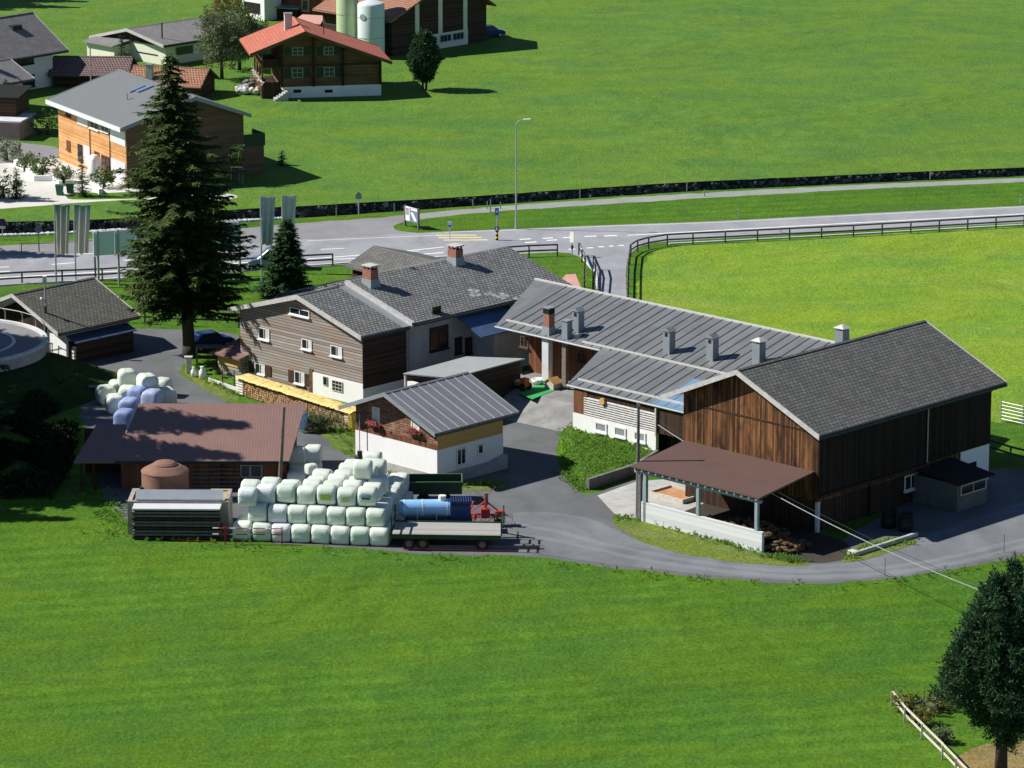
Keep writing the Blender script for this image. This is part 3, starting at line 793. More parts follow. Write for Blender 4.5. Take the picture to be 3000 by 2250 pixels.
marking([([(xa, y), (xb, y - 1)], .55) for (y, xa, xb) in ((690, 1275, 1395), (697, 1285, 1412), (704, 1300, 1428))], 'roadyellow', 'crosswalk')
# kerb on the meadow side of the main road
mb = MB()
for pts in ([(-300, 852), (0, 838), (400, 814), (700, 795), (1000, 773), (1300, 754), (1500, 743)], [(1700, 745), (1712, 762), (1745, 800), (1752, 850)], [(1960, 716), (2400, 693), (3000, 660), (3500, 636)]):
    P = [gp(*p) for p in pts]
    for i in range(len(P) - 1):
        d = (P[i + 1] - P[i]).normalized(); nn = Vector((-d.y, d.x, 0)) * .12
        mb.prism([P[i] - nn, P[i + 1] - nn, P[i + 1] + nn, P[i] + nn], -.05, .12)
tag(mb.build('kerb', M['conc_pale'], None), kind='structure')

# raised bend of the mountain road at the left with its retaining wall and bank
cz = 3.0; c = gp(-160, 1004, cz); R = 8.45
t = thing('raised_road_bend', 'curved asphalt road bend raised on a round concrete retaining wall', 'road bend', (c.x, c.y, 0))
MB().lathe([(R, 0), (R, cz - .02), (0, cz - .02), (0, 0)], n=72).build('retaining_wall', M['concrete'], t)
MB().lathe([(R - .01, cz - .01), (0, cz)], n=72).build('road_surface', M['asphalt_old'], t)
def ringseg(r0, r1, z0, z1, a0, a1, n=48):
    m = MB(); A = [a0 + (a1 - a0) * i / n for i in range(n + 1)]
    for i in range(n):
        q = [(r * math.cos(a), r * math.sin(a)) for a in (A[i], A[i + 1]) for r in (r0, r1)]
        m.hexa([(q[0][0], q[0][1], z0), (q[1][0], q[1][1], z0), (q[3][0], q[3][1], z0), (q[2][0], q[2][1], z0)],
               [(q[0][0], q[0][1], z1), (q[1][0], q[1][1], z1), (q[3][0], q[3][1], z1), (q[2][0], q[2][1], z1)])
    return m
ringseg(R - .3, R + .05, cz, cz + .22, 0, 6.2831, 80).build('parapet', M['conc_pale'], t)
ringseg(R - 2.9, R - 2.6, cz - .012, cz + .014, -2.0, 2.6, 60).build('edge_line', M['roadwhite'], t)
for k in range(12):
    a = .15 + k * .23; x, y = (R + .1) * math.cos(a), (R + .1) * math.sin(a)
    m = MB().tube((x, y, cz - .3), (x, y, cz + .95), .045, .045, 6); m.tube((x, y, cz + .95), (x * .965, y * .965, cz + 1.25), .04, .04, 6)
    m.build('railing_post', M['steel'], t)
a = [.15 + k * .23 for k in range(12)]
MB().path([((R + .1) * .965 * math.cos(q), (R + .1) * .965 * math.sin(q), cz + 1.25) for q in a], .03).build('railing', M['steel'], t)
# bank below the bend
mb = MB(); na = 60; prof = [(R + .0, 2.1), (R + .8, 1.95), (R + 2.2, 1.3), (R + 3.8, .65), (R + 5.2, .2), (R + 6.4, -.05)]
for i in range(na + 1):
    q = -3.3 + 3.35 * i / na
    for r_, z_ in prof:
        k = 1 + .10 * noise.noise(Vector((math.cos(q) * 2, math.sin(q) * 2, r_ * .2)))
        mb.v.append((c.x + r_ * k * math.cos(q) if r_ > R else c.x + r_ * math.cos(q), c.y + r_ * math.sin(q) * (1.25 if r_ > R else 1), z_))
m_ = len(prof)
for i in range(na):
    for k in range(m_ - 1): mb.f.append((i * m_ + k, (i + 1) * m_ + k, (i + 1) * m_ + k + 1, i * m_ + k + 1))
M['bank_shade'] = grassmat('shade_dark_bank', (.015, .035, .006, 1), (.028, .06, .010, 1), (.05, .09, .016, 1))  # deep shade on the bank is put into this near-black colour
tag(mb.build('embankment', M['bank_shade'], None, smooth=True), kind='structure')
# ------------------------------------------------------------------ big barn at the right
F = BARN = Frame((2392, 1563), 44.2)
b = fthing(F, 'barn', 'large dark wooden barn with a slate roof beside the lane at right', 'barn')
xl, zl = F.f(2003, 1147); L = F.s_(2903, 1130)[0]
ze = F.f(2395, 1262)[1]; ap = F.f(2158, 1084, -.75); qa = ap[0]; za = ap[1] - .26; print('barn', xl, qa, ze, za, zl)
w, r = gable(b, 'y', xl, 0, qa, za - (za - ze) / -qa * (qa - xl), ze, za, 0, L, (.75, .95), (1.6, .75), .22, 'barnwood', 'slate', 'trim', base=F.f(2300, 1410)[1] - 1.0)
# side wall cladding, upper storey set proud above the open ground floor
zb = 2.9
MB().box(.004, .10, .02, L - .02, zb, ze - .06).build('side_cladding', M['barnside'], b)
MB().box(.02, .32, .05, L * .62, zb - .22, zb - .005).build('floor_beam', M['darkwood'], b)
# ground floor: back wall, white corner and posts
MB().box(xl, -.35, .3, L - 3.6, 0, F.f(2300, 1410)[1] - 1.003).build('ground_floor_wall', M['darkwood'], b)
MB().box(-4, .02, L - 3.5, L - .003, 0, zb - .01).build('white_corner_wall', M['white'], b)
T = mapper('s', .02); y0, z0 = F.s_(2825, 1395); y1, z1 = F.s_(2860, 1345)
ob(MB(), T, y0, y1, .002, .03, z0 - 1.2, z1 - .15).build('door', M['darkopen'], b)
T = mapper('s', -.35); y0, z0 = F.s_(2648, 1440, -.35); y1, z1 = F.s_(2688, 1383, -.35)
window(b, T, y0, y1, z0, z1, mull=1, fw=.12)
for yy in (.15, 6.2): MB().box(-.3, -.04, yy, yy + .26, 0, zb - .23).build('post', M['conc_pale'] if yy < 1 else M['darkwood'], b)
y0, z0 = F.s_(2714, 1365, .1); MB().tube((.16, y0, z0), (.16, y0, ze - .1), .05, .05, 8).build('downpipe', M['steel'], b)
MB().box(xl + 1.5, -.3, -.035, -.004, ze - .25, ze - .13).build('rail_board', M['darkwood'], b)
for k in range(9):
    y = 1.0 + k * (L - 2) / 8; MB().box(.11, .85, y, y + .16, ze - .42, ze - .26).build('eave_bracket', M['darkwood'], b)

# canopy in front of the barn gable
FC = Frame((2232, 1620), 44.2)
cn = fthing(FC, 'lean_to_canopy', 'brown sheet canopy on blue steel posts over low white concrete wall', 'canopy')
wt = FC.f(2232, 1560)[1]; wl = FC.f(1878, 1470)[0]
# barn wall plane in canopy axes
yb = (BARN.o - FC.o).x * FC.e[0] + (BARN.o - FC.o).y * FC.e[1]
xb = (BARN.o - FC.o).x * FC.w[0] + (BARN.o - FC.o).y * FC.w[1]
pr_ = Vector((*FC.f(2224, 1459, -.25),)); PR = Vector((pr_[0], -.25, pr_[1]))
pb = FC.f(2386, 1381, yb - .06); PB = Vector((pb[0], yb - .06, pb[1]))
pl_ = FC.f(1848, 1354, -.25); PL = Vector((pl_[0], -.25, PR.z))
bl_ = FC.f(2007, 1289, yb - .06); PBL = Vector((bl_[0], yb - .06, PB.z))
MB().slab([PL, PR, PB, PBL], .1).build('roof', M['brownroof'], cn)
sl = (PB.z - PR.z) / (PB.y - PR.y)
for k in range(18):
    f_ = (k + .5) / 18; a = PL.lerp(PR, f_); bb = PBL.lerp(PB, f_)
    m = MB(); d = .06
    m.hexa([(a.x - d, a.y + .04, a.z - .28), (a.x + d, a.y + .04, a.z - .28), (a.x + d, a.y + .04, a.z - .105), (a.x - d, a.y + .04, a.z - .105)],
           [(bb.x - d, bb.y - .05, bb.z - .28), (bb.x + d, bb.y - .05, bb.z - .28), (bb.x + d, bb.y - .05, bb.z - .105), (bb.x - d, bb.y - .05, bb.z - .105)])
    m.build('rafter', M['bluesteel'], cn)
MB().box(PL.x + .1, PR.x - .1, .02, .24, PR.z - .5, PR.z - .285).build('beam', M['bluesteel'], cn)
for px, zb_ in ((2042, wt), (2214, wt)):
    x = FC.f(px, 1500)[0]; MB().box(x - .13, x + .13, .02, .26, zb_, PR.z - .5).build('post', M['bluesteel'], cn)
for px in (1872, 1888):
    x = FC.f(px, 1450)[0]; MB().box(x - .14, x + .14, .0, .25, 0, PR.z - .5).build('post', M['fencewood'] if px < 1880 else M['bluesteel'], cn)
MB().box(wl, 0, 0, .25, -.1, wt).build('wall', M['conc_board'], cn, bevel=.02)
# brushwood / manure heap inside
rg = random.Random(5); m = MB()
for k in range(420):
    x = wl * .62 * rg.random() + .1 if k % 3 else -2.5 + 3.6 * rg.random(); y = .5 + (yb - 3.5) * rg.random() ** .8
    if k % 7 == 0: x, y = .3 + 1.6 * rg.random(), 1.0 + 2.2 * rg.random()
    h_ = (1.3 - .1 * abs(x + 3)) if x < -.3 else .5
    m.blob((x, y, h_ * (.3 + .6 * rg.random())), (.12 + .25 * rg.random(), .12 + .25 * rg.random(), .08 + .14 * rg.random()), k, .8, 1)
tag(m.build('manure_heap', plain('straw_manure', (.12, .075, .04, 1), .95, 0, .75, 3.5, bump=.6), None), 'brown heap of straw and manure behind the low concrete wall', 'heap')
D.objects['manure_heap'].location = FC.o; D.objects['manure_heap'].rotation_euler = (0, 0, FC.rz)
# timber frame lying on the apron
t = fthing(Frame((1990, 1475), 44.2), 'wooden_tray', 'flat wooden frame with sawdust lying under the canopy edge', 'tray')
m = MB(); m.box(-3, .2, 0, .14, 0, .35); m.box(-3, .2, 2.4, 2.54, 0, .35); m.box(-3.14, -3.002, 0, 2.54, 0, .35); m.box(.202, .34, 0, 2.54, 0, .35); m.build('frame', M['palewood'], t)
MB().box(-2.99, .19, .15, 2.39, .02, .2).build('sawdust', plain('sawdust', (.45, .24, .11, 1), .95, 0, .3, 2), t)
# utility pole at the canopy corner with cables
p0 = gp(1868, 1512); ptop = Vector((p0.x, p0.y, 0))
rr = ray(1868, 1180); tt = p0.y / rr[1]; zt = CH + rr[2] * tt
t = thing('utility_pole', 'thin dark utility pole rising through the canopy corner', 'utility pole', p0)
MB().tube((0, 0, 0), (0, 0, zt), .16, .10, 10).build('pole', M['fencewood'], t)
MB().box(-.12, .12, -.12, .12, zt - .25, zt).build('pole_cap', M['steel'], t)
def cable(a, b_, sag, r=.035, n=24):
    m = MB(); P = [a.lerp(b_, i / n) - Vector((0, 0, sag * 4 * (i / n) * (1 - i / n))) for i in range(n + 1)]
    return m.path(P, r, 5)
a1 = gp(1928, 1245, 4.6); e1 = gp(3150, 1830, 5.2)
for k, (dz, col) in enumerate(((0, 'steel'), (.35, 'blackmetal'))):
    o = cable(a1 + Vector((0, 0, dz)), e1 + Vector((0, 0, dz)), 1.2, .03 if k == 0 else .015).build('overhead_cable', M[col], None)
    tag(o, ('pale thick cable', 'thin dark cable')[k] + ' sagging over the brown canopy toward lower right', 'cable')
# low kerb wall end near the barn
t = fthing(Frame((2510, 1630), 44.2), 'low_wall', 'short low concrete wall beside the shaded lane by the barn', 'wall')
P0 = gp(2520, 1625) - gp(2510, 1630)
MB().box(-.3, .0, 0, 7.0, 0, .3).build('wall', M['concrete'], t, bevel=.03); MB().box(-.9, -.301, 0, .5, 0, .28).build('end_block', M['conc_pale'], t, bevel=.03)
# small shed in the shade behind the barn
FS = Frame((2803, 1500), 134.2 - 90)
t = fthing(FS, 'garden_shed', 'small grey shed with flat dark roof standing in barn shade', 'shed')
y1 = FS.s_(2890, 1480)[0]; zt = FS.s_(2805, 1420)[1]
MB().box(-4.2, 0, 0, y1, 0, zt).build('wall', plain('dark_shed_paint', (.12, .13, .12, 1), .8, 0, .2), t)
MB().slab([(-4.9, -.3, zt + .75), (.35, -.3, zt + .1), (.35, y1 + .5, zt + .1), (-4.9, y1 + .5, zt + .75)], .12).build('roof', M['soot'], t)
window(t, mapper('s', 0), y1 * .1, y1 * .95, zt - .95, zt - .15, frame='palewood', mull=1, sill=False)
for k, (px, py) in enumerate(((2604, 1545), (2652, 1555))):
    t = thing('water_barrel', ('dark open barrel in barn shade, left one of two', 'dark open barrel in barn shade, right one of two')[k], 'barrel', gp(px, py))
    MB().lathe([(.0, .02), (.52, .02), (.6, .5), (.55, 1.25), (.6, 1.27), (.6, 1.31), (.5, 1.31), (.5, .7), (0, .7)], n=24).build('body', M['darkbarrel'], t, smooth=True)
# livestock gate at the right edge and wooden fence in the shade
FG = Frame((2932, 1235), 44.2)
t = fthing(FG, 'metal_gate', 'galvanised livestock gate with level bars on the bright meadow', 'gate')
def gpost(m, x, y): m.tube((x, y, 0), (x, y, 1.75), .05, .05, 6)
m = MB()
for x in (0, 2.2, 4.4): gpost(m, x, 0)
m.build('upright', M['steel'], t)
for k in range(6): MB().tube((0, 0, .25 + k * .28), (4.6, 0, .25 + k * .28), .03, .03, 6).build('bar', M['alu'], t)

def railfence(name, label, pts, hgt, mat='fencewood', rails=(.95, .5), post=.07, gap=3.0, rail=.05, world=None, cat='fence', group=None, lean=0.0):
    P = [gp(*p) for p in pts] if world is None else [Vector(p) for p in world]
    o0 = P[0]; t = thing(name, label, cat, o0, 0, group); P = [p - o0 for p in P]
    rg = random.Random(len(label)); Q = []
    for i in range(len(P) - 1):
        L = (P[i + 1] - P[i]).length; n = max(1, round(L / gap))
        for k in range(n): Q.append(P[i].lerp(P[i + 1], k / n))
    Q.append(P[-1])
    for q in Q:
        a = lean * rg.uniform(-1, 1)
        MB().box(q.x - post, q.x + post, q.y - post, q.y + post, q.z - .1, q.z + hgt * (1 + .05 * rg.uniform(-1, 1))).build('post', M[mat], t)
    for h_ in rails:
        m = MB()
        for i in range(len(Q) - 1):
            a, c_ = Q[i] + Vector((0, 0, h_ * hgt)), Q[i + 1] + Vector((0, 0, h_ * hgt + .03 * rg.uniform(-1, 1) * (lean > 0)))
            d = (c_ - a); nn = Vector((-d.y, d.x, 0)).normalized() * (post + rail * .5)
            s = Vector((0, 0, rail * 1.6)); k = nn.normalized() * rail * .5
            m.hexa([a + nn - k - s, a + nn + k - s, a + nn + k + s, a + nn - k + s], [c_ + nn - k - s, c_ + nn + k - s, c_ + nn + k + s, c_ + nn - k + s])
        m.build('rail', M[mat], t)
    return t
railfence('rail_fence', 'dark wooden rail fence curving round the yellow hay meadow along the side road', [(1838, 1000), (1840, 880), (1842, 800), (1848, 752), (1868, 738), (1900, 729), (1955, 720), (2030, 716), (2500, 693), (3000, 664), (3400, 644)], 1.15)
railfence('rail_fence', 'dark wooden rail fence along the near kerb of the main road at left', [(-250, 852), (65, 832), (300, 822), (580, 803), (745, 790), (975, 778)], 1.15, gap=4.6)
railfence('rail_fence', 'short dark rail fence behind the farmhouse roof by the junction', [(1480, 758), (1550, 753), (1633, 750)], 1.15, gap=2.6)
railfence('rail_fence', 'dark rail fence zigzagging down the left side of the side road', [(1696, 748), (1714, 790), (1712, 860)], 1.25, gap=2.6)
railfence('rail_fence', 'steel tube railing at the left edge of the side road', [(1738, 790), (1744, 815), (1738, 868)], 1.3, 'blackmetal', gap=3, post=.05, rail=.05)
railfence('rail_fence', 'wooden rail fence on the grass between grey shed and tall spruce', [(375, 946), (425, 950), (560, 957), (700, 960)], 1.3, gap=3.4)
railfence('rail_fence', 'dark wooden fence in barn shade beside the bright meadow', [(2890, 1330), (2960, 1352), (3040, 1372), (3200, 1400)], 1.2, gap=2.6)
railfence('wire_fence', 'thin dark wire fence standing in front of the parking lay-by', [(63, 740), (115, 738), (180, 735), (300, 728)], .9, 'fencewood', gap=4, post=.04, rail=.02, rails=(.9,))

# ------------------------------------------------------------------ long metal-roofed wing
FW = Frame((1924, 1330), 44.2)
wg = fthing(FW, 'metal_roofed_wing', 'long low farm wing with grey standing-seam roof and row of vents', 'farm building')
zt = FW.f(1924, 1196)[1]                         # wall top at the right front corner
SLOPE = .26
p0 = Vector((0, -.75, zt + .12)); nrm = (0, -SLOPE, 1)
def onroof(px, py): return FW.pl(px, py, p0, nrm)
poly = [onroof(*p) for p in ((1665, 1123), (2006, 1207), (2150, 1235), (2500, 1035), (2440, 1005), (2000, 909), (1570, 816), (1455, 952), (1757, 1024))]
# make eave and ridge straight in plan
e1_, e2_ = poly[0], poly[1]
yE = (e1_.y + e2_.y) / 2; yR = (poly[6].y + poly[4].y) / 2; yM = (poly[7].y + poly[8].y) / 2
RZ = lambda y: p0.z + SLOPE * (y - p0.y)
xA, xB, xC, xD = poly[0].x, poly[8].x, poly[7].x, poly[6].x
xR = 11.5
pts2 = [(xA, yE), (xR, yE), (xR, yR), (xD, yR), (xC, yM), (xB, yM)]
n_ = len(pts2)
MB().hexa([(x, y, RZ(y) - .16) for x, y in pts2], [(x, y, RZ(y)) for x, y in pts2]).build('roof', M['metalroof'], wg)
print('wing', zt, yE, yM, yR, xA, xB, xC, xD, RZ(yR), RZ(yM))
def leftlim(y):
    if y >= yM: return xC + (xD - xC) * (y - yM) / (yR - yM)
    return xA + (xB - xA) * (y - yE) / (yM - yE)
def seam(parent, x, ya, yb_, zf, wd=.035, hh=.05, mat='darkseam'):
    return MB().hexa([(x - wd / 2, ya, zf(ya) + .002), (x + wd / 2, ya, zf(ya) + .002), (x + wd / 2, ya, zf(ya) + hh), (x - wd / 2, ya, zf(ya) + hh)],
              [(x - wd / 2, yb_, zf(yb_) + .002), (x + wd / 2, yb_, zf(yb_) + .002), (x + wd / 2, yb_, zf(yb_) + hh), (x - wd / 2, yb_, zf(yb_) + hh)])
x = xC + .5; m = MB()
sx = (xR - xC) / 44.0; k = 0
while x < xR - .1:
    ya = yM + .02 if x < xB else yE + .02
    if x < xD: yb_ = yM + (x - xC) / (xD - xC) * (yR - yM)
    else: yb_ = yR
    if x < xB and x >= xA: ya = min(yM, yE + (x - xA) / (xB - xA) * (yM - yE)) + .02
    elif x < xA: ya = yM + .02
    if yb_ - ya > .3:
        s = seam(None, x, ya, yb_ - .02, RZ); m.add(s.v, s.f)
    x += 1.02
m.build('standing_seams', M['darkseam'], wg)
MB().box(xD, xR, yR - .12, yR + .12, RZ(yR) - .05, RZ(yR) + .09).build('ridge_cap', M['snow'], wg)
# snow guards
def guard(x0, x1, y): return MB().box(x0, x1, y, y + .07, RZ(y) + .03, RZ(y) + .21)
for x0, x1, y in ((xC + .3, xC + 5.2, yM + .9), (xC + 9.5, xC + 26, yM + .25), (xA + .4, xA + 13.6, yE + .75)):
    g = guard(x0, x1, y).build('snow_guard', M['snow'], wg)
MB().tube((xA, yE - .08, RZ(yE) - .1), (xR, yE - .08, RZ(yE) - .1), .09, .09, 8).build('gutter', M['steel'], wg)
MB().tube((xC, yM - .08, RZ(yM) - .1), (xB, yM - .08, RZ(yM) - .1), .09, .09, 8).build('gutter', M['steel'], wg)
# back slope of the main ridge, falling away
MB().slab([(xD, yR + .02, RZ(yR)), (xR, yR + .02, RZ(yR)), (xR, yR + 5, RZ(yR) - 1.6), (xD - 1.5, yR + 5, RZ(yR) - 1.6)], .14).build('roof', M['metalroof'], wg)
# translucent blue sheets
bx = [FW.pl(px, py, p0 + Vector((0, 0, .03)), nrm) for px, py in ((1905, 1185), (2045, 1218), (2130, 1135), (2030, 1108))]
MB().slab([(q.x, max(q.y, yE - .06), RZ(max(q.y, yE - .06)) + .035) for q in bx], .03).build('blue_roof_sheet', M['bluesheet'], wg)
# walls of the low front block
yw = 0.0; yback = yR + 4.2
wl_ = FW.f(1683, 1240)[0]; zg = 1.7
MB().hexa([(wl_, yw, zg), (4.5, yw, zg), (4.5, yw, RZ(yw) - .17), (wl_, yw, RZ(yw) - .17)], [(wl_, yM + 1.6, zg), (4.5, yM + 1.6, zg), (4.5, yM + 1.6, RZ(yM + 1.6) - .17), (wl_, yM + 1.6, RZ(yM + 1.6) - .17)]).build('wall', M['darkwood'], wg)
MB().box(wl_ - .06, 0, yw - .12, yw + .2, -.6, zg + .05).build('white_base_wall', M['white'], wg)
MB().box(wl_ - .06, wl_ + 1.4, yw - .05, yw - .004, zg + .06, RZ(yw) - .3).build('corner_boards', M['redwood'], wg)
T = mapper('f', yw - .0); xa = FW.f(1712, 1200)[0]
for k in range(8):
    z = zg + .12 + k * .185
    MB().hexa([(xa, yw - .10, z), (-.1, yw - .10, z), (-.1, yw - .004, z + .1), (xa, yw - .004, z + .1)], [(xa, yw - .10, z + .04), (-.1, yw - .10, z + .04), (-.1, yw - .004, z + .14), (xa, yw - .004, z + .14)]).build('louvre', M['trim'], wg)
MB().box(-.12, .02, yw - .16, yw + .02, zg - .2, RZ(yw) - .3).build('corner_post', M['palewood'], wg)
T = mapper('f', yw - .12)
for px in (1747, 1803, 1861):
    u0, z0 = FW.f(px, 1268); u1 = FW.f(px + 34, 1275)[0]
    window(wg, T, u0, u1, .72, 1.5, mull=0, fw=.13, pane='greysheet')
x, z = FW.f(1765, 1165, yw - .15)
m = MB().tube((x, yw - .25, z - .3), (x, yw - .05, z - .3), .28, .28, 10); m.build('bell_plaque', M['yellowwood'], wg)
# recess between block and barn, parapet ledge with goods
MB().box(.03, 5.2, 1.2, 1.45, -.4, 1.75).build('recess_wall', M['darkwood'], wg)
MB().box(.03, 5.2, .1, 1.46, 1.76, 1.9).build('ledge', M['concrete'], wg)
for k in range(7): MB().tube((.8 + k * .45, .3, 2.05), (.8 + k * .45, 1.3, 2.1), .13, .13, 8).build('log', M['postwood'], wg)
t = fthing(FW, 'wooden_crate', 'pale wooden crate standing on the ledge against the barn', 'crate')
x, z = FW.f(1990, 1265, .6); m = MB().box(x - .5, x + .5, .5, 1.2, 1.91, 2.85); m.build('crate_body', M['yellowwood'], t, bevel=.02)
# set-back wall of the covered porch at the left
ypw = yM + 2.7
zy = 1.2
MB().hexa([(xC + 1.2, ypw, 0), (wl_ + .3, ypw, 0), (wl_ + .3, ypw, RZ(ypw) - .17), (xC + 1.2, ypw, RZ(ypw) - .17)], [(xC + 1.2, ypw + 4, 0), (wl_ + .3, ypw + 4, 0), (wl_ + .3, ypw + 4, RZ(ypw + 4) - .17), (xC + 1.2, ypw + 4, RZ(ypw + 4) - .17)]).build('porch_wall', M['redwood'], wg)
MB().box(wl_ + .3, xR - 1, yM + 1.7, yR - .5, 0, RZ(yM + 1.7) - .18).build('inner_wall', M['darkwood'], wg)
for px, wd, mt in ((1603, .36, 'conc_pale'), (1655, .22, 'postwood')):
    x, zb_ = FW.f(px, 1128, yM + .35); MB().box(x - wd, x + wd, yM + .35 - wd * .7, yM + .35 + wd * .7, zb_ - .1, RZ(yM + .35) - .17).build('pillar', M[mt], wg); print('pillar base', x, zb_)
for px, zz in ((1537, 3.3), (1705, 3.1)):
    u = FW.f(px, 1050, ypw)[0]
    window(wg, mapper('f', ypw), u - .45, u + .45, zz, zz + .9, mull=1, frame='chaletwood', sill=True)
# roof vents and chimney
def vent(px, py, kind, hpx, w=.75, d=.75):
    q = onroof(px, py); hh = hpx / (FPX / (CH / math.sin(PIT))) / .97
    hh = hpx / 36.5
    if kind == 'brick': chimney(wg, q.x, q.y, q.z, .66, .66, hh, 'brick', 'flash', 'flat', True, sootband=True)
    elif kind == 'flat': chimney(wg, q.x, q.y, q.z, .62, .6, hh, 'flash', 'flash', 'flat', False, 'roof_vent')
    elif kind == 'hood': chimney(wg, q.x, q.y, q.z, .7, .7, hh, 'flash', 'flash', 'gablehood', False, 'roof_vent')
    else: chimney(wg, q.x, q.y, q.z, .75, .75, hh, 'flash', 'flash', 'cone', False, 'roof_vent')
vent(1608, 975, 'brick', 76); vent(1661, 990, 'flat', 52); vent(1694, 970, 'hood', 62); vent(1960, 1032, 'hood', 64); vent(2087, 1052, 'hood', 64); vent(2223, 1062, 'cone', 58)
q = onroof(2466, 1030); chimney(wg, q.x, q.y, q.z, .8, .8, 1.75, 'flash', 'flash', 'cone', False, 'roof_vent')
# play terrace
FT = FW
ty0 = yM - 2.6
ter = MB(); zt_ = FW.f(1603, 1128, yM + .35)[1]
print('terrace z', zt_)
ter.prism([(xC + 1, ty0), (wl_ - .2, ty0 + .0), (wl_ - .1, ypw), (xC + 1, ypw)], -.2, zt_)
ter.hexa([(xC + 1, ty0 - .001, -.2), (wl_ - .2, ty0 - .001, -.2), (wl_ - .2, ty0 - .001, zt_ - .01), (xC + 1, ty0 - .001, zt_ - .01)], [(xC + 1, ty0 - 4.5, -.2), (wl_ - .2, ty0 - 3.6, -.2), (wl_ - .2, ty0 - 3.6, -.1), (xC + 1, ty0 - 4.5, -.1)])
t = ter.build('terrace', plain('terrace_ground', (.24, .24, .235, 1), .9, 0, .25, .8, bump=.2), None); t.location = FW.o; t.rotation_euler = (0, 0, FW.rz); tag(t, kind='structure')
def on_ter(px, py): x, y = FW.h(px, py, zt_ + .01); return x, y
mq = [on_ter(*p) for p in ((1515, 1150), (1560, 1170), (1665, 1128), (1602, 1118))]
t = MB().prism(mq, zt_ + .004, zt_ + .03).build('play_mat', M['mat_green'], None); t.location = FW.o; t.rotation_euler = (0, 0, FW.rz)
tag(t, 'bright green artificial turf mat on the terrace under the eaves', 'mat')
x, y = on_ter(1532, 1142); t = thing('toy_tractor', 'orange and white toy tractor parked on the green mat', 'toy', FW.wld(x, y, zt_ + .03), FW.rz)
m = MB().box(-.9, .5, -.3, .3, .3, .6); m.box(-.1, .5, -.28, .28, .601, 1.0); m.build('body', M['orange'], t, bevel=.05)
MB().box(-.85, -.15, -.22, .22, .601, .7).build('bonnet', M['whitepaint'], t, bevel=.03)
for sx_, sy_, r_ in ((-.65, .36, .2), (-.65, -.36, .2), (.3, .38, .3), (.3, -.38, .3)): MB().tube((sx_, sy_ - .08, r_), (sx_, sy_ + .08, r_), r_, r_, 14).build('wheel', M['rubber'], t)
x, y = on_ter(1618, 1138); t = thing('toy_house', 'small pale wooden toy house beside the green mat', 'toy house', FW.wld(x, y, zt_ + .03), FW.rz)
MB().hexa([(-.5, -.4, 0), (.5, -.4, 0), (.5, -.4, .5), (0, -.4, .85), (-.5, -.4, .5)], [(-.5, .5, 0), (.5, .5, 0), (.5, .5, .5), (0, .5, .85), (-.5, .5, .5)]).build('body', M['palewood'], t)
m = MB(); m.slab([(-.62, -.5, .5), (0, -.5, .93), (0, .6, .93), (-.62, .6, .5)], .06); m.slab([(0, -.5, .93), (.62, -.5, .5), (.62, .6, .5), (0, .6, .93)], .06); m.build('roof', M['yellowwood'], t)
x, y = on_ter(1575, 1124); t = thing('washtub', 'white plastic tub on the green mat by the pale pillar', 'tub', FW.wld(x, y, zt_ + .03))
MB().lathe([(0, .02), (.42, .02), (.55, .4), (.5, .4), (.4, .06), (0, .06)], n=20).build('tub', M['whitepaint'], t, smooth=True)
x, y = on_ter(1640, 1130)
for k in range(4):
    t = thing('wooden_block', 'pale wooden block lying between toy house and grey post', 'block', FW.wld(x + .4 * k - .5, y + .3 * (k % 2), zt_), .3 * k, 'pale blocks by the toy house')
    MB().box(-.2, .2, -.14, .14, 0, .25 + .06 * (k % 2)).build('block_body', M['palewood'], t, bevel=.02)
# retaining wall and weedy bank in front
BK = [gp(*p) for p in ((1683, 1236), (1925, 1330), (1925, 1352), (1862, 1385), (1725, 1432), (1668, 1395), (1640, 1330), (1640, 1270))]
def inpoly(p, P):
    c_ = False
    for i in range(len(P)):
        a, b_ = P[i], P[i - 1]
        if (a.y > p[1]) != (b_.y > p[1]) and p[0] < (b_.x - a.x) * (p[1] - a.y) / (b_.y - a.y) + a.x: c_ = not c_
    return c_
def edgedist(p, P):
    q = Vector((p[0], p[1])); dm = 1e9
    for i in range(len(P)):
        a = P[i].to_2d(); b_ = P[i - 1].to_2d(); d = b_ - a; t_ = max(0, min(1, (q - a).dot(d) / d.length_squared)); dm = min(dm, (q - a - d * t_).length)
    return dm
xs = [p.x for p in BK]; ys = [p.y for p in BK]
mb = MB(); st = .5; idx = {}
nx = int((max(xs) - min(xs)) / st) + 2; ny = int((max(ys) - min(ys)) / st) + 2
bankpts = []
def bank_z(x, y): return min(.4, edgedist((x, y), BK) * .55) + .12 * noise.noise(Vector((x, y, 0)) * .8)
for i in range(nx):
    for j in range(ny):
        x, y = min(xs) + i * st, min(ys) + j * st
        ins = inpoly((x, y), BK); z = bank_z(x, y) if ins else -.05
        idx[i, j] = len(mb.v); mb.v.append((x, y, z))
        if ins: bankpts.append((x, y, z))
for i in range(nx - 1):
    for j in range(ny - 1):
        q = [idx[i, j], idx[i + 1, j], idx[i + 1, j + 1], idx[i, j + 1]]
        if max(mb.v[k][2] for k in q) > 0: mb.f.append(tuple(q))
tag(mb.build('grass_bank', M['grass'], None, smooth=True), kind='structure')
rg = np.random.default_rng(4); B = np.array(bankpts)
C = np.repeat(B, 6, 0) + rg.normal(size=(len(B) * 6, 3)) * [.3, .3, .03]
o = tri_obj('weeds', clump_mesh(C, np.full(len(C), .12), 8, .17, .07, 3, 1.0, 'leaf'), M['weeds'], None, 4)
tag(o, 'tall leafy weeds covering the bank below the barred louvre wall', 'weeds', kind='stuff')
t = thing('bank_wall', 'low dark retaining wall edging the weedy bank by the apron', 'wall', gp(1726, 1436))
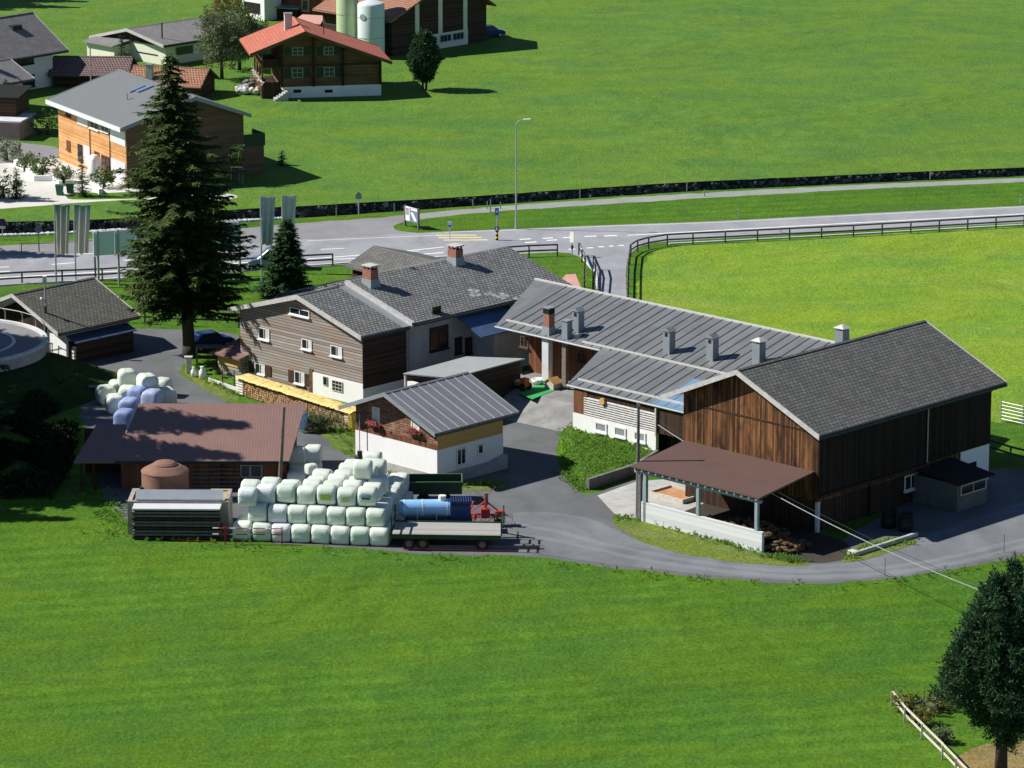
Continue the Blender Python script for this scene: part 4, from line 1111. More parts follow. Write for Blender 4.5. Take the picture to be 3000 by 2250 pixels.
o0 = gp(1726, 1436); P = [gp(*p) - o0 for p in ((1726, 1436), (1862, 1392), (1930, 1350))]
m = MB()
for i in range(2):
    d = (P[i + 1] - P[i]).normalized(); nn = Vector((-d.y, d.x, 0)) * .3
    m.prism([P[i] , P[i + 1], P[i + 1] + nn, P[i] + nn], 0, .85)
m.build('wall', plain('shade_dark_concrete', (.16, .16, .15, 1), .9, 0, .3, 1), t)  # concrete darkened so its colour carries the shade on the wall
# ------------------------------------------------------------------ farmhouse
F = FH = Frame((1063, 1190), 44.2)
h = fthing(F, 'farmhouse', 'big weathered farmhouse with board-clad gable, white corner and two brick chimneys', 'farmhouse')
xl = F.f(704, 1000)[0]; ze = F.f(1062, 985)[1]; L1 = F.s_(1190, 1050)[0]; L2 = F.s_(1668, 810, .9)[0]
qa = xl / 2 + .2
zap = F.f(868, 868, -.7)[1]
print('farm', xl, ze, L1, L2, zap)
slr = (zap - ze) / (-qa + .8)
za = ze + slr * (-qa)
z0l = za - slr * (qa - xl)
zw = F.f(920, 1085)[1]
gable(h, 'y', xl, 0, qa, z0l, ze, za, 0, L1, (.5, -.05), (.9, .45), .22, 'greywood', 'slate2', 'trim', base=0)
# second, slightly higher part of the house
za2 = za + .28; ze2 = ze + .28
MB().hexa([(xl, L1 + .01, 0), (-.004, L1 + .01, 0), (-.004, L1 + .01, ze2), (qa, L1 + .01, za2), (xl, L1 + .01, z0l + .28)],
          [(xl, L2, 0), (-.004, L2, 0), (-.004, L2, ze2), (qa, L2, za2), (xl, L2, z0l + .28)]).build('wall', M['greyplaster'], h)
for (m_, n_) in (((xl - .9, z0l + .28 - slr * .9), (qa, za2)), ((qa, za2), (.75, ze2 - slr * .75))):
    MB().slab([(m_[0], L1, m_[1] + .27), (n_[0], L1, n_[1] + .27), (n_[0], L2 + .8, n_[1] + .27), (m_[0], L2 + .8, m_[1] + .27)], .24).build('roof', M['slate2'], h)
ring = lambda y: [(qa, y, za2 + .02), (.75, y, ze2 - slr * .75 + .02), (.75, y, ze2 - slr * .75 + .34), (qa, y, za2 + .34)]
MB().hexa(ring(L1 - .06), ring(L1 + .32)).build('step_flashing', M['trim'], h)
ring = lambda y: [(qa, y, za + .262), (.55, y, ze - slr * .55 + .262), (.55, y, ze - slr * .55 + .285), (qa, y, za + .285)]
MB().hexa(ring(L1 - .85), ring(L1 - .07)).build('valley_flashing', M['flash'], h)
MB().box(.75, .93, L1 - .05, L2 + .8, ze2 - slr * .75 + .0, ze2 - slr * .75 + .16).build('gutter', M['gutter'], h)
MB().box(.005, .1, L1 + .2, L1 + .32, 0, ze2 - .3).build('downpipe', M['bluesteel'], h)
MB().box(.003, .06, .0, L1 - .02, 1.45, ze - .05).build('side_boards', M['darkplank'], h)
# white plastered corner
x0 = F.f(918, 1100)[0]
MB().box(x0, .07, -.07, -.003, 0, F.f(1060, 1125)[1]).build('white_base_wall', M['white'], h)
MB().box(.062, .12, -.07, L1, 0, 1.45).build('white_base_wall', M['white'], h)
MB().box(x0 - .45, x0 - .01, -.075, -.003, 0, 2.1).build('corner_post', M['chaletwood'], h)
T = mapper('f', 0)
def wpx(parent, fr, pl, c_, x0, y0, x1, y1, **k):
    """window from two photo corners (upper left, lower right) on a wall plane"""
    g_ = (lambda px, py: fr.f(px, py, c_)) if pl == 'f' else (lambda px, py: fr.s_(px, py, c_))
    (u0, za_), (u1, zb_) = g_(x0, y0), g_(x1, y1)
    zmid0 = g_(x0, (y0 + y1) / 2)[1]
    H_ = abs((y1 - y0)) / 36.0
    return window(parent, mapper(pl, c_), u0, u1, zb_, za_, **k)
# upper-left corner pixel and lower-right corner pixel each measured on the wall itself
for (x0_, yt, x1_, yb2, kw) in ((850, 898, 907, 931, dict(mull=1)), (759, 958, 790, 998, dict(mull=1, curtain=True)), (885, 991, 914, 1027, dict(mull=1, curtain=True)), (970, 1010, 1003, 1048, dict(mull=1, curtain=True)),
                                (748, 1062, 777, 1099, dict(mull=1, curtain=True, shut='shutter')), (864, 1086, 893, 1128, dict(mull=1, curtain=True, shut='shutter'))):
    u0 = F.f(x0_, yt)[0]; u1, zb_ = F.f(x1_, yb2); zt = F.f(x0_, yt)[1]
    window(h, T, u0, u1, zb_, zt - .0, fw=.06, **kw)
T = mapper('f', -.07)
u0, zt = F.f(974, 1112, -.07); u1, zb_ = F.f(1004, 1150, -.07); window(h, T, u0, u1, zb_, zt, mull=2, bars=2, fw=.05, sill=False, frame='palewood')
u0, zt = F.f(948, 1102, -.07); u1, zb_ = F.f(960, 1130, -.07); window(h, T, u0, u1, zb_, zt, mull=0, fw=.04, sill=False, frame='greyplaster')
m = MB().tube((xl + .1, -.02, ze - .9), (xl + .1, -.8, z0l + .0), .06, .06, 6).build('brace', M['redwood'], h)
# courtyard side in shade
T = mapper('s', 0)
for (a, b_, c_, d_) in ((1258, 962, 1312, 1018), (1266, 900, 1290, 912)):
    y0, zt = F.s_(a, b_); y1, zb_ = F.s_(b_ if False else c_, d_); window(h, T, y0, y1, min(zt, zb_), max(zt, zb_), mull=1, frame='darkwood')
for px in (1332, 1362):
    y0, zt = F.s_(px, 990); window(h, T, y0, y0 + .8, zt - 1.4, zt, mull=0, frame='darkwood')
# blue lean-to porch roof
y0, _ = F.s_(1325, 900); y1, _ = F.s_(1440, 900)
zz = F.s_(1380, 905)[1]
MB().slab([(.02, y0, zz), (.02, y1 + 1.5, zz), (3.0, y1 + 1.5, zz - 1.6), (3.0, y0 + .4, zz - 1.6)], .1).build('porch_roof', plain('blue_porch_sheet', (.07, .13, .24, 1), .5), h)
MB().box(.02, 2.6, y0 + 2.3, y0 + 2.6, 0, zz - 1.5).build('porch_wall', M['greyplaster'], h)
MB().box(2.3, 2.601, y0 + 2.61, y1 + 1.0, 0, zz - 1.6).build('porch_wall', M['greyplaster'], h)
def roofz(x, dz=.25): return (za + slr * (x - qa) if x < qa else za - slr * (x - qa)) + dz
# brick chimneys
qx, qy = qa + 1.2, F.s_(1085, 815, qa + 1.2)[0]
chimney(h, qx, qy, roofz(qx, .5), 1.0, .85, 1.35, 'brick', 'flash', 'brickhood')
qx = qa + .7; qy = F.s_(1334, 745, qx)[0]
chimney(h, qx, qy, roofz(qx, .5), 1.0, .85, 1.2, 'brick', 'flash', 'brickhood')
m = MB()
rg = random.Random(11)
for k in range(16):
    y = L2 - 8.0 + rg.gauss(0, 1.0); x = -.9 + (y - L2 + 8) * .5 + rg.gauss(0, .55); x = min(.5, max(qa + 2, x))
    z = za2 - slr * (x - qa) + .275
    m.hexa([(x, y, z), (x + .4, y, z - .4 * slr), (x + .4, y + .5, z - .4 * slr), (x, y + .5, z)], [(x, y, z + .012), (x + .4, y, z + .012 - .4 * slr), (x + .4, y + .5, z + .012 - .4 * slr), (x, y + .5, z + .012)])
m.build('bleached_tiles', plain('bleached_tile', (.34, .35, .33, 1), .8), h)

# pink low roof and dark roof behind the farmhouse
t = thing('garden_shed', 'low shed with faded pink roof behind the farmhouse end', 'shed', FH.wld(-.2, L2 + 1.2), FH.rz)
a = [gp(*p, 2.6) for p in ((1628, 838), (1658, 812), (1686, 810), (1702, 842))]
inv = Matrix.Rotation(-FH.rz, 3, 'Z')
la = [inv @ (p - t.location) for p in a]
MB().slab([Vector((p.x, p.y, 2.6 + (0 if i in (0, 3) else .25))) for i, p in enumerate(la)], .12).build('roof', M['pinkroof'], t)
MB().prism([(p.x * .98, p.y * .98) for p in la], 0, 2.45).build('wall', M['darkwood'], t)
FB = Frame((1100, 868), 44.2)
t = fthing(FB, 'small_outbuilding', 'small outbuilding with low dark roof between farmhouse and main road', 'outbuilding')
zr = 3.0
P = [FB.h(px, py, zr) for px, py in ((1012, 775), (1072, 722), (1240, 745), (1180, 800))]
q0, q1 = min(p[0] for p in P), max(p[0] for p in P); 
pk = [Vector((*FB.h(1010, 778, 2.7), 2.7)), Vector((*FB.h(1095, 719, 3.9), 3.9)), Vector((*FB.h(1300, 768, 3.9), 3.9)), Vector((*FB.h(1215, 830, 2.7), 2.7))]
MB().slab(pk, .18).build('roof', M['slate'], t)
bk = [pk[1], pk[1] + Vector((1.0, 4.5, -1.2)), pk[2] + Vector((1.0, 4.5, -1.2)), pk[2]]
MB().slab(bk, .18).build('roof', M['slate'], t)
cx = sum((p.x for p in pk)) / 4; cy = sum((p.y for p in pk)) / 4
MB().prism([(cx + (p.x - cx) * .86, cy + (p.y - cy) * .8) for p in pk], 0, 2.62).build('wall', M['darkplank'], t)

# lean shed beside the farmhouse left corner
FL = Frame((704, 1112), 44.2)
t = fthing(FL, 'side_shed', 'low board shed with dark felt roof leaning on farmhouse left corner', 'shed')
wl2 = FL.f(630, 1070)[0]; ztl = FL.f(704, 1052)[1]
MB().box(wl2, -.35, .4, 5, 0, ztl).build('wall', M['greywood'], t)
MB().box(wl2, -.36, .33, .398, ztl - .95, ztl - .02).build('upper_boards', M['yellowwood'], t)
MB().slab([(wl2 - .5, -.1, ztl + .0), (-.0, -.1, ztl + .0), (-.0, 5.2, ztl + 1.0), (wl2 - .5, 5.2, ztl + 1.0)], .14).build('roof', M['browncorr'], t)
t = thing('wire_gate', 'small wire gate with two dark posts by the woodpile', 'gate', gp(652, 1130))
for q in (0, 1.0, 1.9): MB().box(q - .04, q + .04, -q * .3 - .04, -q * .3 + .04, 0, 1.35).build('post', M['fencewood'], t)
for z in (.4, .8, 1.2): MB().tube((0, 0, z), (1.9, -.57, z), .015, .015, 5).build('wire', M['steel'], t)

# ------------------------------------------------------------------ woodpile under yellow tarpaulin
a = gp(712, 1172); b_ = gp(1035, 1255)
a = gp(705, 1158); b_ = gp(1030, 1262)
Lw = (b_ - a).length; az = math.atan2((b_ - a).y, (b_ - a).x)
t = thing('woodpile', 'long stack of split firewood under a yellow tarpaulin below the farmhouse', 'woodpile', a, az)
m = MB(); rg = random.Random(8)
m.box(.25, Lw - .3, .15, .95, .08, 1.5)
m.build('core', M['logs'], t)
m = MB(); x = .3
while x < Lw - .35:
    z = .15
    while z < 1.5:
        r_ = .055 + .05 * rg.random(); m.tube((x + rg.uniform(-.05, .05), -.02 - .07 * rg.random(), z), (x, .3, z), r_, r_, 6); z += .19
    x += .17
o = m.build('firewood', plain('firewood_ends', (.40, .25, .13, 1), .9, 0, .75, 5), t); tag(o, kind='stuff')
for xs_ in (0, Lw - .25):
    m = MB()
    for k in range(7): m.box(xs_ - .5, xs_ + .45, -.12, .02, .12 + k * .22, .24 + k * .22)
    m.build('side_slats', M['palletwhite'], t)
m = MB(); nx_ = 90
for i in range(nx_ + 1):
    u = i / nx_
    for j in range(7):
        v = j / 6; x = -.3 + (Lw + .55) * u
        z = 1.60 + .05 * noise.noise(Vector((x * .9, v * 2, 0))) + .09 * noise.noise(Vector((x * 4, v * 7, 3))) + .03 * math.sin(v * math.pi) - (.10 if j in (0, 6) else 0) + (.22 if i > nx_ * .1 else 0) * 0
        m.v.append((x, -.35 + 1.75 * v + .1 * noise.noise(Vector((x * .8, v, 5))), z))
for i in range(nx_):
    for j in range(6):
        if (i * 7 + j * 3) % 53 == 0 and 0 < j < 5: continue
        m.f.append((i * 7 + j, (i + 1) * 7 + j, (i + 1) * 7 + j + 1, i * 7 + j + 1))
o = m.build('tarpaulin', M['yellowtarp'], t, flat=True); md = o.modifiers.new('solid', 'SOLIDIFY'); md.thickness = .03
MB().hexa([(Lw - .1, -.4, .05), (Lw + .45, -.15, .0), (Lw + .8, .9, .0), (Lw + .0, 1.1, .0)], [(Lw - .05, -.35, 1.52), (Lw + .28, -.2, 1.5), (Lw + .35, .9, 1.55), (Lw, 1.1, 1.55)]).build('tarpaulin_side', M['tarpside'], t, bevel=.05)
t2 = thing('brush_pile', 'heap of grey twigs and blocks leaning on the woodpile', 'brush', gp(935, 1262))
rgn = np.random.default_rng(2); Cn = rgn.normal(size=(160, 3)) * [.9, .35, .3] + [0, 0, .7]
Cn[:, 2] = np.abs(Cn[:, 2]); tri_obj('twigs', clump_mesh(Cn, np.full(160, .3), 9, .45, .05, 4, .4, 'needle'), M['leafgrey'], t2, 4)
t2 = thing('blue_barrel', 'blue plastic sheet bundle beside the red-brown shed roof corner', 'bundle', gp(886, 1268))
MB().blob((0, 0, 1.0), (.42, .42, .8), 4, .25, 2).build('bundle', M['bluetank'], t2, smooth=True)

# ------------------------------------------------------------------ small white and shingle house
F = SH = Frame((1281, 1420), 44.2)
h = fthing(F, 'small_house', 'small house with white base, shingled gable, flower boxes and yellow side', 'house')
xl = F.f(1043, 1250)[0]; ze = F.f(1281, 1252)[1]; L = F.s_(1472, 1250)[0]
qa = xl / 2 - .25; zap = F.f(1139, 1160, -1.0)[1]; s_ = (zap - ze) / (-qa + .0) * .98; za = ze + s_ * (-qa)
print('small', xl, ze, L, za)
zw = F.f(1281, 1320)[1]; zl = za - s_ * (qa - xl)
gable(h, 'y', xl, 0, qa, zl, ze, za, 0, L, (1.0, .9), (.8, .85), .16, 'shingle', 'metalroof2', 'flash', base=zw)
MB().box(xl - .04, .04, -.04, L + .04, .75, zw - .002).build('white_wall', M['white'], h)
MB().box(xl - .07, .07, -.07, L + .07, -.2, .748).build('plinth', M['greyplaster'], h)
MB().box(xl - .03, .035, -.035, -.003, zw + .002, zw + .45).build('base_board', M['redwood'], h)
MB().box(.003, .05, -.03, L - .01, zw + .003, ze - .03).build('side_boards', M['yellowwood'], h)
m = MB(); k = 0
zroof = lambda x: za - s_ * (x - qa) + .19
for i in range(9):
    y = -.4 + i * (L + 1.2) / 8.6
    m.hexa([(qa, y, zroof(qa)), (.85, y, zroof(.85)), (.85, y + .035, zroof(.85)), (qa, y + .035, zroof(qa))], [(qa, y, zroof(qa) + .05), (.85, y, zroof(.85) + .05), (.85, y + .035, zroof(.85) + .05), (qa, y + .035, zroof(qa) + .05)])
m.build('standing_seams', M['paleseam'], h)
T = mapper('f', 0)
for x0_, yt, x1_, yb2 in ((1092, 1190, 1113, 1240), (1206, 1218, 1230, 1262)):
    u0, zt = F.f(x0_, yt); u1, zb_ = F.f(x1_, yb2)
    wd_ = window(h, T, u0, u1, zb_, zt, mull=0, frame='whitepaint', curtain=False, pane='curtain', sill=False)
    fb = ob(MB(), T, u0 - .25, u1 + .3, .05, .35, zb_ - .35, zb_ - .12).build('flower_box', M['shutter'], h)
    rgn = np.random.default_rng(int(x0_)); Cn = rgn.normal(size=(40, 3)) * [.36, .12, .1] + [(u0 + u1) / 2, -.32, zb_ - .05]
    tag(tri_obj('geraniums', clump_mesh(Cn, np.full(40, .16), 12, .11, .09, 5, .8, 'leaf'), M['pinkflower'], fb, 4), kind='stuff')
T = mapper('s', .04)
y0, zt = F.s_(1337, 1320, .04); y1, zb_ = F.s_(1364, 1358, .04); window(h, T, y0, y1, zb_, zt + .1, mull=1, sill=True, fw=.09)
y0, zt = F.s_(1399, 1305, .04); y1, zb_ = F.s_(1415, 1328, .04); window(h, T, y0, y1, zb_, zt + .05, mull=0, sill=True, fw=.09)
T = mapper('s', .05)
y0, zt = F.s_(1426, 1212, .05); y1, zb_ = F.s_(1443, 1237, .05); window(h, T, y0, y1, zb_, zt, mull=1, sill=False, frame='shutter')
# concrete ramp along the side
MB().hexa([(.075, 2.0, -.1), (.55, 2.0, -.1), (.55, 2.0, .0), (.075, 2.0, .0)], [(.075, L, -.1), (.55, L, -.1), (.55, L, 1.1), (.075, L, 1.1)]).build('ramp', M['greyplaster'], h)
t = thing('small_stovepipe', 'short dark iron stove pipe leaning on the white wall', 'pipe', SH.wld(F.f(1065, 1340)[0], -.4))
MB().tube((0, 0, 0), (0, 0, 1.2), .2, .2, 10).build('stove', M['blackmetal'], t); MB().tube((0, 0, 1.2), (0, 0, 4.2), .04, .04, 6).build('pipe', M['steel'], t)

# ------------------------------------------------------------------ light sheet-metal shed behind it
F = LS = Frame((1400, 1215), 44.2)
h = fthing(F, 'sheet_metal_shed', 'dark shed with pale corrugated roof between small house and farmhouse', 'shed')
zr = 3.7
def hz(px, py, z): x, y = F.h(px, py, z); return Vector((x, y, z))
A = hz(1180, 1094, 3.9); B_ = hz(1366, 1044, 3.9); C_ = hz(1538, 1050, 3.7); D_ = hz(1322, 1107, 3.8)
MB().slab([A, D_, C_, B_], .1).build('roof', M['lightsheet'], h)
cc_ = (A + B_ + C_ + D_) / 4
ins_ = [Vector((cc_.x + (p.x - cc_.x) * .93, cc_.y + (p.y - cc_.y) * .93, p.z - .11)) for p in (A, D_, C_, B_)]
MB().hexa([(p.x, p.y, 0) for p in ins_], ins_).build('wall', M['darkplank'], h)
xa_, ya_ = A.x, A.y
MB().box(xa_ + .1, xa_ + .22, ya_ + .05, ya_ + .2, 0, 3.74).build('post', M['palewood'], h)
MB().box(xa_ + .4, xa_ + 1.4, ya_ + .1, ya_ + .45, 2.2, 3.3).build('white_locker', M['whitepaint'], h)

# ------------------------------------------------------------------ shed with red-brown sheet roof
F = RS = Frame((835, 1432), 0)
h = fthing(F, 'machine_shed', 'long low shed with red-brown corrugated roof and boarded front', 'shed')
ztf = F.f(835, 1352)[1] ; 
fl = F.f(336, 1350, -.6); fr_ = F.f(847, 1353, -.6); zf = (fl[1] + fr_[1]) / 2
YB = 8.8
bl, br = F.f(407, 1177, YB), F.f(896, 1187, YB); zb_ = (bl[1] + br[1]) / 2
print('redshed', zf, zb_, fl, fr_, bl, br)
MB().slab([(fl[0], -.6, zf), (fr_[0], -.6, zf), (br[0], YB, zb_), (bl[0], YB, zb_)], .12).build('roof', M['browncorr'], h)
MB().box(fl[0], fr_[0], -.70, -.601, zf - .2, zf + .02).build('fascia', M['blackmetal'], h)
wl_x = F.f(355, 1400)[0]
ztw = zf - .1
MB().hexa([(wl_x, 0, 0), (fr_[0] - .5, 0, 0), (fr_[0] - .5, 0, ztw), (wl_x, 0, ztw)], [(bl[0] + .5, YB - .6, 0), (br[0] - .7, YB - .6, 0), (br[0] - .7, YB - .6, zb_ - .2), (bl[0] + .5, YB - .6, zb_ - .2)]).build('wall', M['redwood'], h)
T = mapper('f', 0)
u0, zt = F.f(705, 1360); u1, zb4 = F.f(733, 1398); window(h, T, u0, u1 + 0, zb4, zt - .05, mull=0, sill=False, frame='bluesteel', fw=.07, pane='glass')
window(h, T, u1 + .02, u1 + .9, zb4, zt - .05, mull=0, sill=False, frame='bluesteel', fw=.07, pane='glass')
x0 = F.f(565, 1400)[0]; x1 = F.f(702, 1400)[0]
for k in range(5): ob(MB(), T, x0, x1, .01, .28, .25 + k * .33, .34 + k * .33).build('board_rack', M['fencewood'], h)
for xx in (wl_x + 3.2, wl_x + 7.5, fr_[0] - .7): ob(MB(), T, xx, xx + .2, .01, .16, 0, ztw - .05).build('post', M['darkwood'], h)
# lower open lean-to at its left
l1, l2, l3, l4 = F.f(216, 1352, -.6), F.f(336, 1352, -.6), F.f(372, 1244, 5.2), F.f(283, 1243, 5.2)
zq = (l1[1] + l2[1]) / 2; zq2 = l4[1]
MB().slab([(l1[0], -.62, zq), (wl_x - .02, -.62, zq), (wl_x - .02, 5.2, zq2), (l4[0], 5.2, zq2)], .14).build('lean_to_roof', M['browncorr'], h)
for xx in (l1[0] + .4, (l1[0] + l2[0]) / 2 - .2): MB().box(xx, xx + .2, -.2, 0, 0, zq - .1).build('post', M['darkwood'], h)
MB().box(l1[0] + .3, wl_x - .3, 4.6, 4.8, 0, zq2 - .2).build('back_wall', M['darkwood'], h)
# pole in front of the shed
p = gp(818, 1446); t = thing('wooden_pole', 'slanting old wooden pole in front of the red-brown roofed shed', 'pole', p)
rr = ray(832, 1192); tt = p.y / rr[1]
MB().tube((0, 0, 0), (rr[0] * tt - p.x, 0, CH + rr[2] * tt), .17, .12, 9).build('pole', M['postwood'], t)

# ------------------------------------------------------------------ left shed with old tiled roof
F = LT = Frame((195, 1062), 44.2)
h = fthing(F, 'garage', 'white-walled garage with large old tiled roof beside the road bend', 'garage')
ze = F.f(180, 985, -.9)[1]
L = F.s_(376, 1012)[0]; xl = -11.4; qa = xl / 2
e2 = F.s_(408, 933, .9); zap = F.s_(245, 808, qa)
print('garage', ze, L, e2, zap)
ze = F.f(178, 978, -1.1)[1] + .4 * .37 - .19
L = F.s_(410, 930, .37)[0] - 1.0
za = ze + .4 * -qa; print('garage2', ze, za, L)
gable(h, 'y', xl, 0, qa, ze, ze, za, 0, L, (1.1, 1.0), (.9, .37), .16, 'white', 'slateold', 'trim', base=0)
MB().hexa([(xl + .6, -.12, ze - .35), (-.6, -.12, ze - .35), (qa, -.12, za - .5)], [(xl + .6, -.004, ze - .35), (-.6, -.004, ze - .35), (qa, -.004, za - .5)]).build('gable_boards', M['darkwood'], h)
MB().box(.003, 1.1, .25, L - .4, 0, ze - 1.0).build('stacked_firewood_lean', M['darkplank'], h)
MB().slab([(.01, .0, ze - .4), (1.35, .0, ze - .85), (1.35, L - .2, ze - .85), (.01, L - .2, ze - .4)], .08).build('lean_to_roof', plain('dark_blue_sheet', (.06, .09, .16, 1), .5), h)
m = MB()
for k in range(5): m.tube((.9, .0 , .2 + k * .3), (.9, .8, .2 + k * .3), .14, .14, 8)
m.build('log_ends', M['palletwhite'], h)
t = thing('slatted_gate', 'pale vertical slat gate between road bend and white garage wall', 'gate', LT.wld(-3.1, -.9), LT.rz)
MB().box(0, 2.4, 0, .07, .35, .45).build('rail', M['steel'], t); MB().box(0, 2.4, 0, .07, 1.6, 1.7).build('rail', M['steel'], t)
for k in range(12): MB().box(.02 + k * .2, .09 + k * .2, .071, .1, .1, 1.75).build('slat', M['steel'], t)
p = gp(137, 1035, 0.4); t = thing('floodlight_mast', 'slim steel mast with small lamps rising before the old tiled roof', 'mast', p)
rr = ray(134, 812); tt = p.y / rr[1]; zt = CH + rr[2] * tt - .4
MB().tube((0, 0, 0), (0, 0, zt * .62), .13, .11, 8).build('pole', M['blackmetal'], t); MB().tube((0, 0, zt * .62), (0, 0, zt), .08, .06, 8).build('pole', M['steel'], t)
MB().box(-.16, .16, -.16, .16, zt - .5, zt + .1).build('lamp', M['whitepaint'], t); MB().blob((-.3, -.1, zt * .72), (.14, .14, .14), 1, .1, 2).build('lamp', M['whitepaint'], t)
# ------------------------------------------------------------------ houses beyond the road, left
F = NH = Frame((372, 549), 60.2)
h = fthing(F, 'new_timber_house', 'large new larch-clad house with smooth grey roof behind the tall spruce', 'house')
xl = F.f(174, 470)[0]; D2 = F.s_(715, 500)[0]; ze = F.f(371, 392)[1]
zr, = (F.s_(570, 283, .7)[1],)
yr = F.s_(570, 283, .7)[0]; zfar = F.s_(722, 352)[1]
print('newhouse', xl, D2, ze, zr, yr, zfar)
te = F.f(362, 380, -.9)[1]; ty_, tz_ = F.s_(736, 342, .9); ze = te - .2 + .9 * (zr - te) / (yr + .9); zfar = tz_ - .2 + .9 * (zr - tz_) / (ty_ - yr)
gable(h, 'x', 0, D2, yr, ze, zfar, zr - .25, xl, 0, (.9, .9), (.9, max(.3, ty_ - D2)), .24, 'orangewood', 'newroof', 'flash', base=0, gutter=False)
MB().box(xl - .9, .9, -1.04, -.90, ze - .45, ze + .02).build('gutter', M['alu'], h)
MB().hexa([(.003, .05, .02), (.003, D2, .02), (.003, D2, zfar - .05), (.003, yr, zr - .32), (.003, .05, ze - .05)], [(.06, .05, .02), (.06, D2, .02), (.06, D2, zfar - .05), (.06, yr, zr - .32), (.06, .05, ze - .05)]).build('gable_boards', M['larchgrey'], h)
T = mapper('f', 0)
def fw(a, b_, c_, d_, **k):
    u0, zt = F.f(a, b_); u1, zb_ = F.f(c_, d_); return window(h, T, u0, u1, zb_, zt, **k)
fw(194, 322, 208, 342, mull=0, frame='redwood'); fw(264, 352, 290, 383, mull=1, frame='whitepaint'); fw(296, 364, 320, 390, mull=1, frame='whitepaint')
fw(196, 410, 207, 440, mull=0, frame='redwood', pane='redwood'); fw(278, 442, 292, 480, mull=0, frame='redwood'); fw(298, 452, 322, 492, mull=1, frame='redwood')
def panel(a, b_, c_, d_, mt, nm):
    u0, zt = F.f(a, b_); u1, zb_ = F.f(c_, d_); ob(MB(), T, u0, u1, .005, .06, max(.02, zb_), zt).build(nm, M[mt], h)
panel(227, 335, 258, 374, 'alu', 'sliding_shutter'); panel(323, 370, 368, 430, 'alu', 'sliding_shutter'); panel(246, 424, 266, 490, 'alu', 'garage_panel'); panel(326, 462, 370, 545, 'alu', 'garage_panel'); panel(228, 420, 243, 478, 'glass', 'entrance_door')
for px in (265, 323):
    u = F.f(px, 420)[0]; MB().tube((u, -.07, 0), (u, -.07, ze - .2), .05, .05, 6).build('downpipe', M['redwood'], h)
slh = (zr - .25 - ze) / yr
def nroof(px, py): return F.pl(px, py, Vector((0, 0, ze + .27)), (0, -slh, 1))
for px in (400, 424):
    q = nroof(px, 262); MB().hexa([(q.x - .35, q.y - .9, q.z - .9 * slh + .03), (q.x + .35, q.y - .9, q.z - .9 * slh + .03), (q.x + .35, q.y + .9, q.z + .9 * slh + .03), (q.x - .35, q.y + .9, q.z + .9 * slh + .03)],
        [(q.x - .35, q.y - .9, q.z - .9 * slh + .16), (q.x + .35, q.y - .9, q.z - .9 * slh + .16), (q.x + .35, q.y + .9, q.z + .9 * slh + .16), (q.x - .35, q.y + .9, q.z + .9 * slh + .16)]).build('skylight', M['vanblue'], h)
q = nroof(372, 292); MB().tube((q.x, q.y, q.z), (q.x, q.y, q.z + .75), .08, .08, 8).build('vent_pipe', M['steel'], h)
# balconies on the far side, seen past the corner
MB().box(-3, -.3, D2 + .002, D2 + 2.6, 2.9, 3.05).build('balcony_floor', M['greyplaster'], h)
MB().box(-3, -.3, D2 + 2.45, D2 + 2.6, 3.051, 4.2).build('balcony_railing', M['greentrailer'], h)
MB().box(-.3, -.16, D2 + .002, D2 + 2.6, 2.9, 4.2).build('balcony_railing', M['greentrailer'], h)
MB().box(-.32, -.18, D2 + .002, D2 + 2.45, 0, 2.89).build('screen_wall', M['larchgrey'], h)
# planters, bins, shrubs in its forecourt
for k, ((x0, y0, x1, y1), lab) in enumerate((((40, 480, 68, 500), 'short pale planter wall at the upper end of the paved forecourt'), ((75, 508, 145, 530), 'low L-shaped planter wall full of shrubs on the paving'), ((150, 528, 172, 545), 'short white planter wall just behind the green bins'), ((262, 545, 290, 570), 'white planter edge near the grey garage panel'))):
    a, b_ = gp(x0, y0), gp(x1, y1); t = thing('planter_wall', lab, 'planter', a)
    d = b_ - a; m = MB()
    if k == 1:
        cc = gp(100, 530) - a; m.hexa([(0, 0, 0), (cc.x, cc.y, 0), (cc.x + .3, cc.y, 0), (.4, 0, 0)], [(0, 0, .6), (cc.x, cc.y, .6), (cc.x + .3, cc.y, .6), (.4, 0, .6)])
        m.box(cc.x, cc.x + 2.2, cc.y - .15, cc.y + .2, 0, .55)
    else: m.hexa([(0, 0, 0), (d.x, d.y, 0), (d.x + .35, d.y + .2, 0), (.35, .2, 0)], [(0, 0, .55), (d.x, d.y, .55), (d.x + .35, d.y + .2, .55), (.35, .2, .55)])
    m.build('wall', M['white'], t)
for k, px in enumerate((175, 206)):
    t = thing('wheeled_bin', ('green wheeled bin on the paving, left of the two', 'green wheeled bin on the paving, right of the two')[k], 'bin', gp(px, 571 - k * 5))
    MB().hexa([(-.3, -.3, .05), (.3, -.3, .05), (.3, .3, .05), (-.3, .3, .05)], [(-.4, -.4, 1.0), (.4, -.4, 1.0), (.4, .4, 1.0), (-.4, .4, 1.0)]).build('body', M['dkgreen'], t)
    MB().box(-.43, .43, -.45, .43, 1.0, 1.08).build('lid', M['dkgreen'], t)
    for s in (-.33, .33): MB().tube((s - .04, .35, .12), (s + .04, .35, .12), .12, .12, 10).build('wheel', M['rubber'], t)
t = thing('covered_statue', 'tall object draped in bright white sheet before the larch house', 'draped object', gp(278, 528))
m = MB(); m.lathe([(0, 2.75), (.35, 2.7), (.62, 2.2), (.72, 1.3), (.95, .35), (.9, .02), (0, .02)], n=20)
m.v = [(x * (1 + .22 * noise.noise(Vector((x * 1.5, y * 1.5, z)))), y * (1 + .2 * noise.noise(Vector((y, x * 2, z)))), z) for x, y, z in m.v]
m.build('sheet', M['whitepaint'], t, smooth=True)
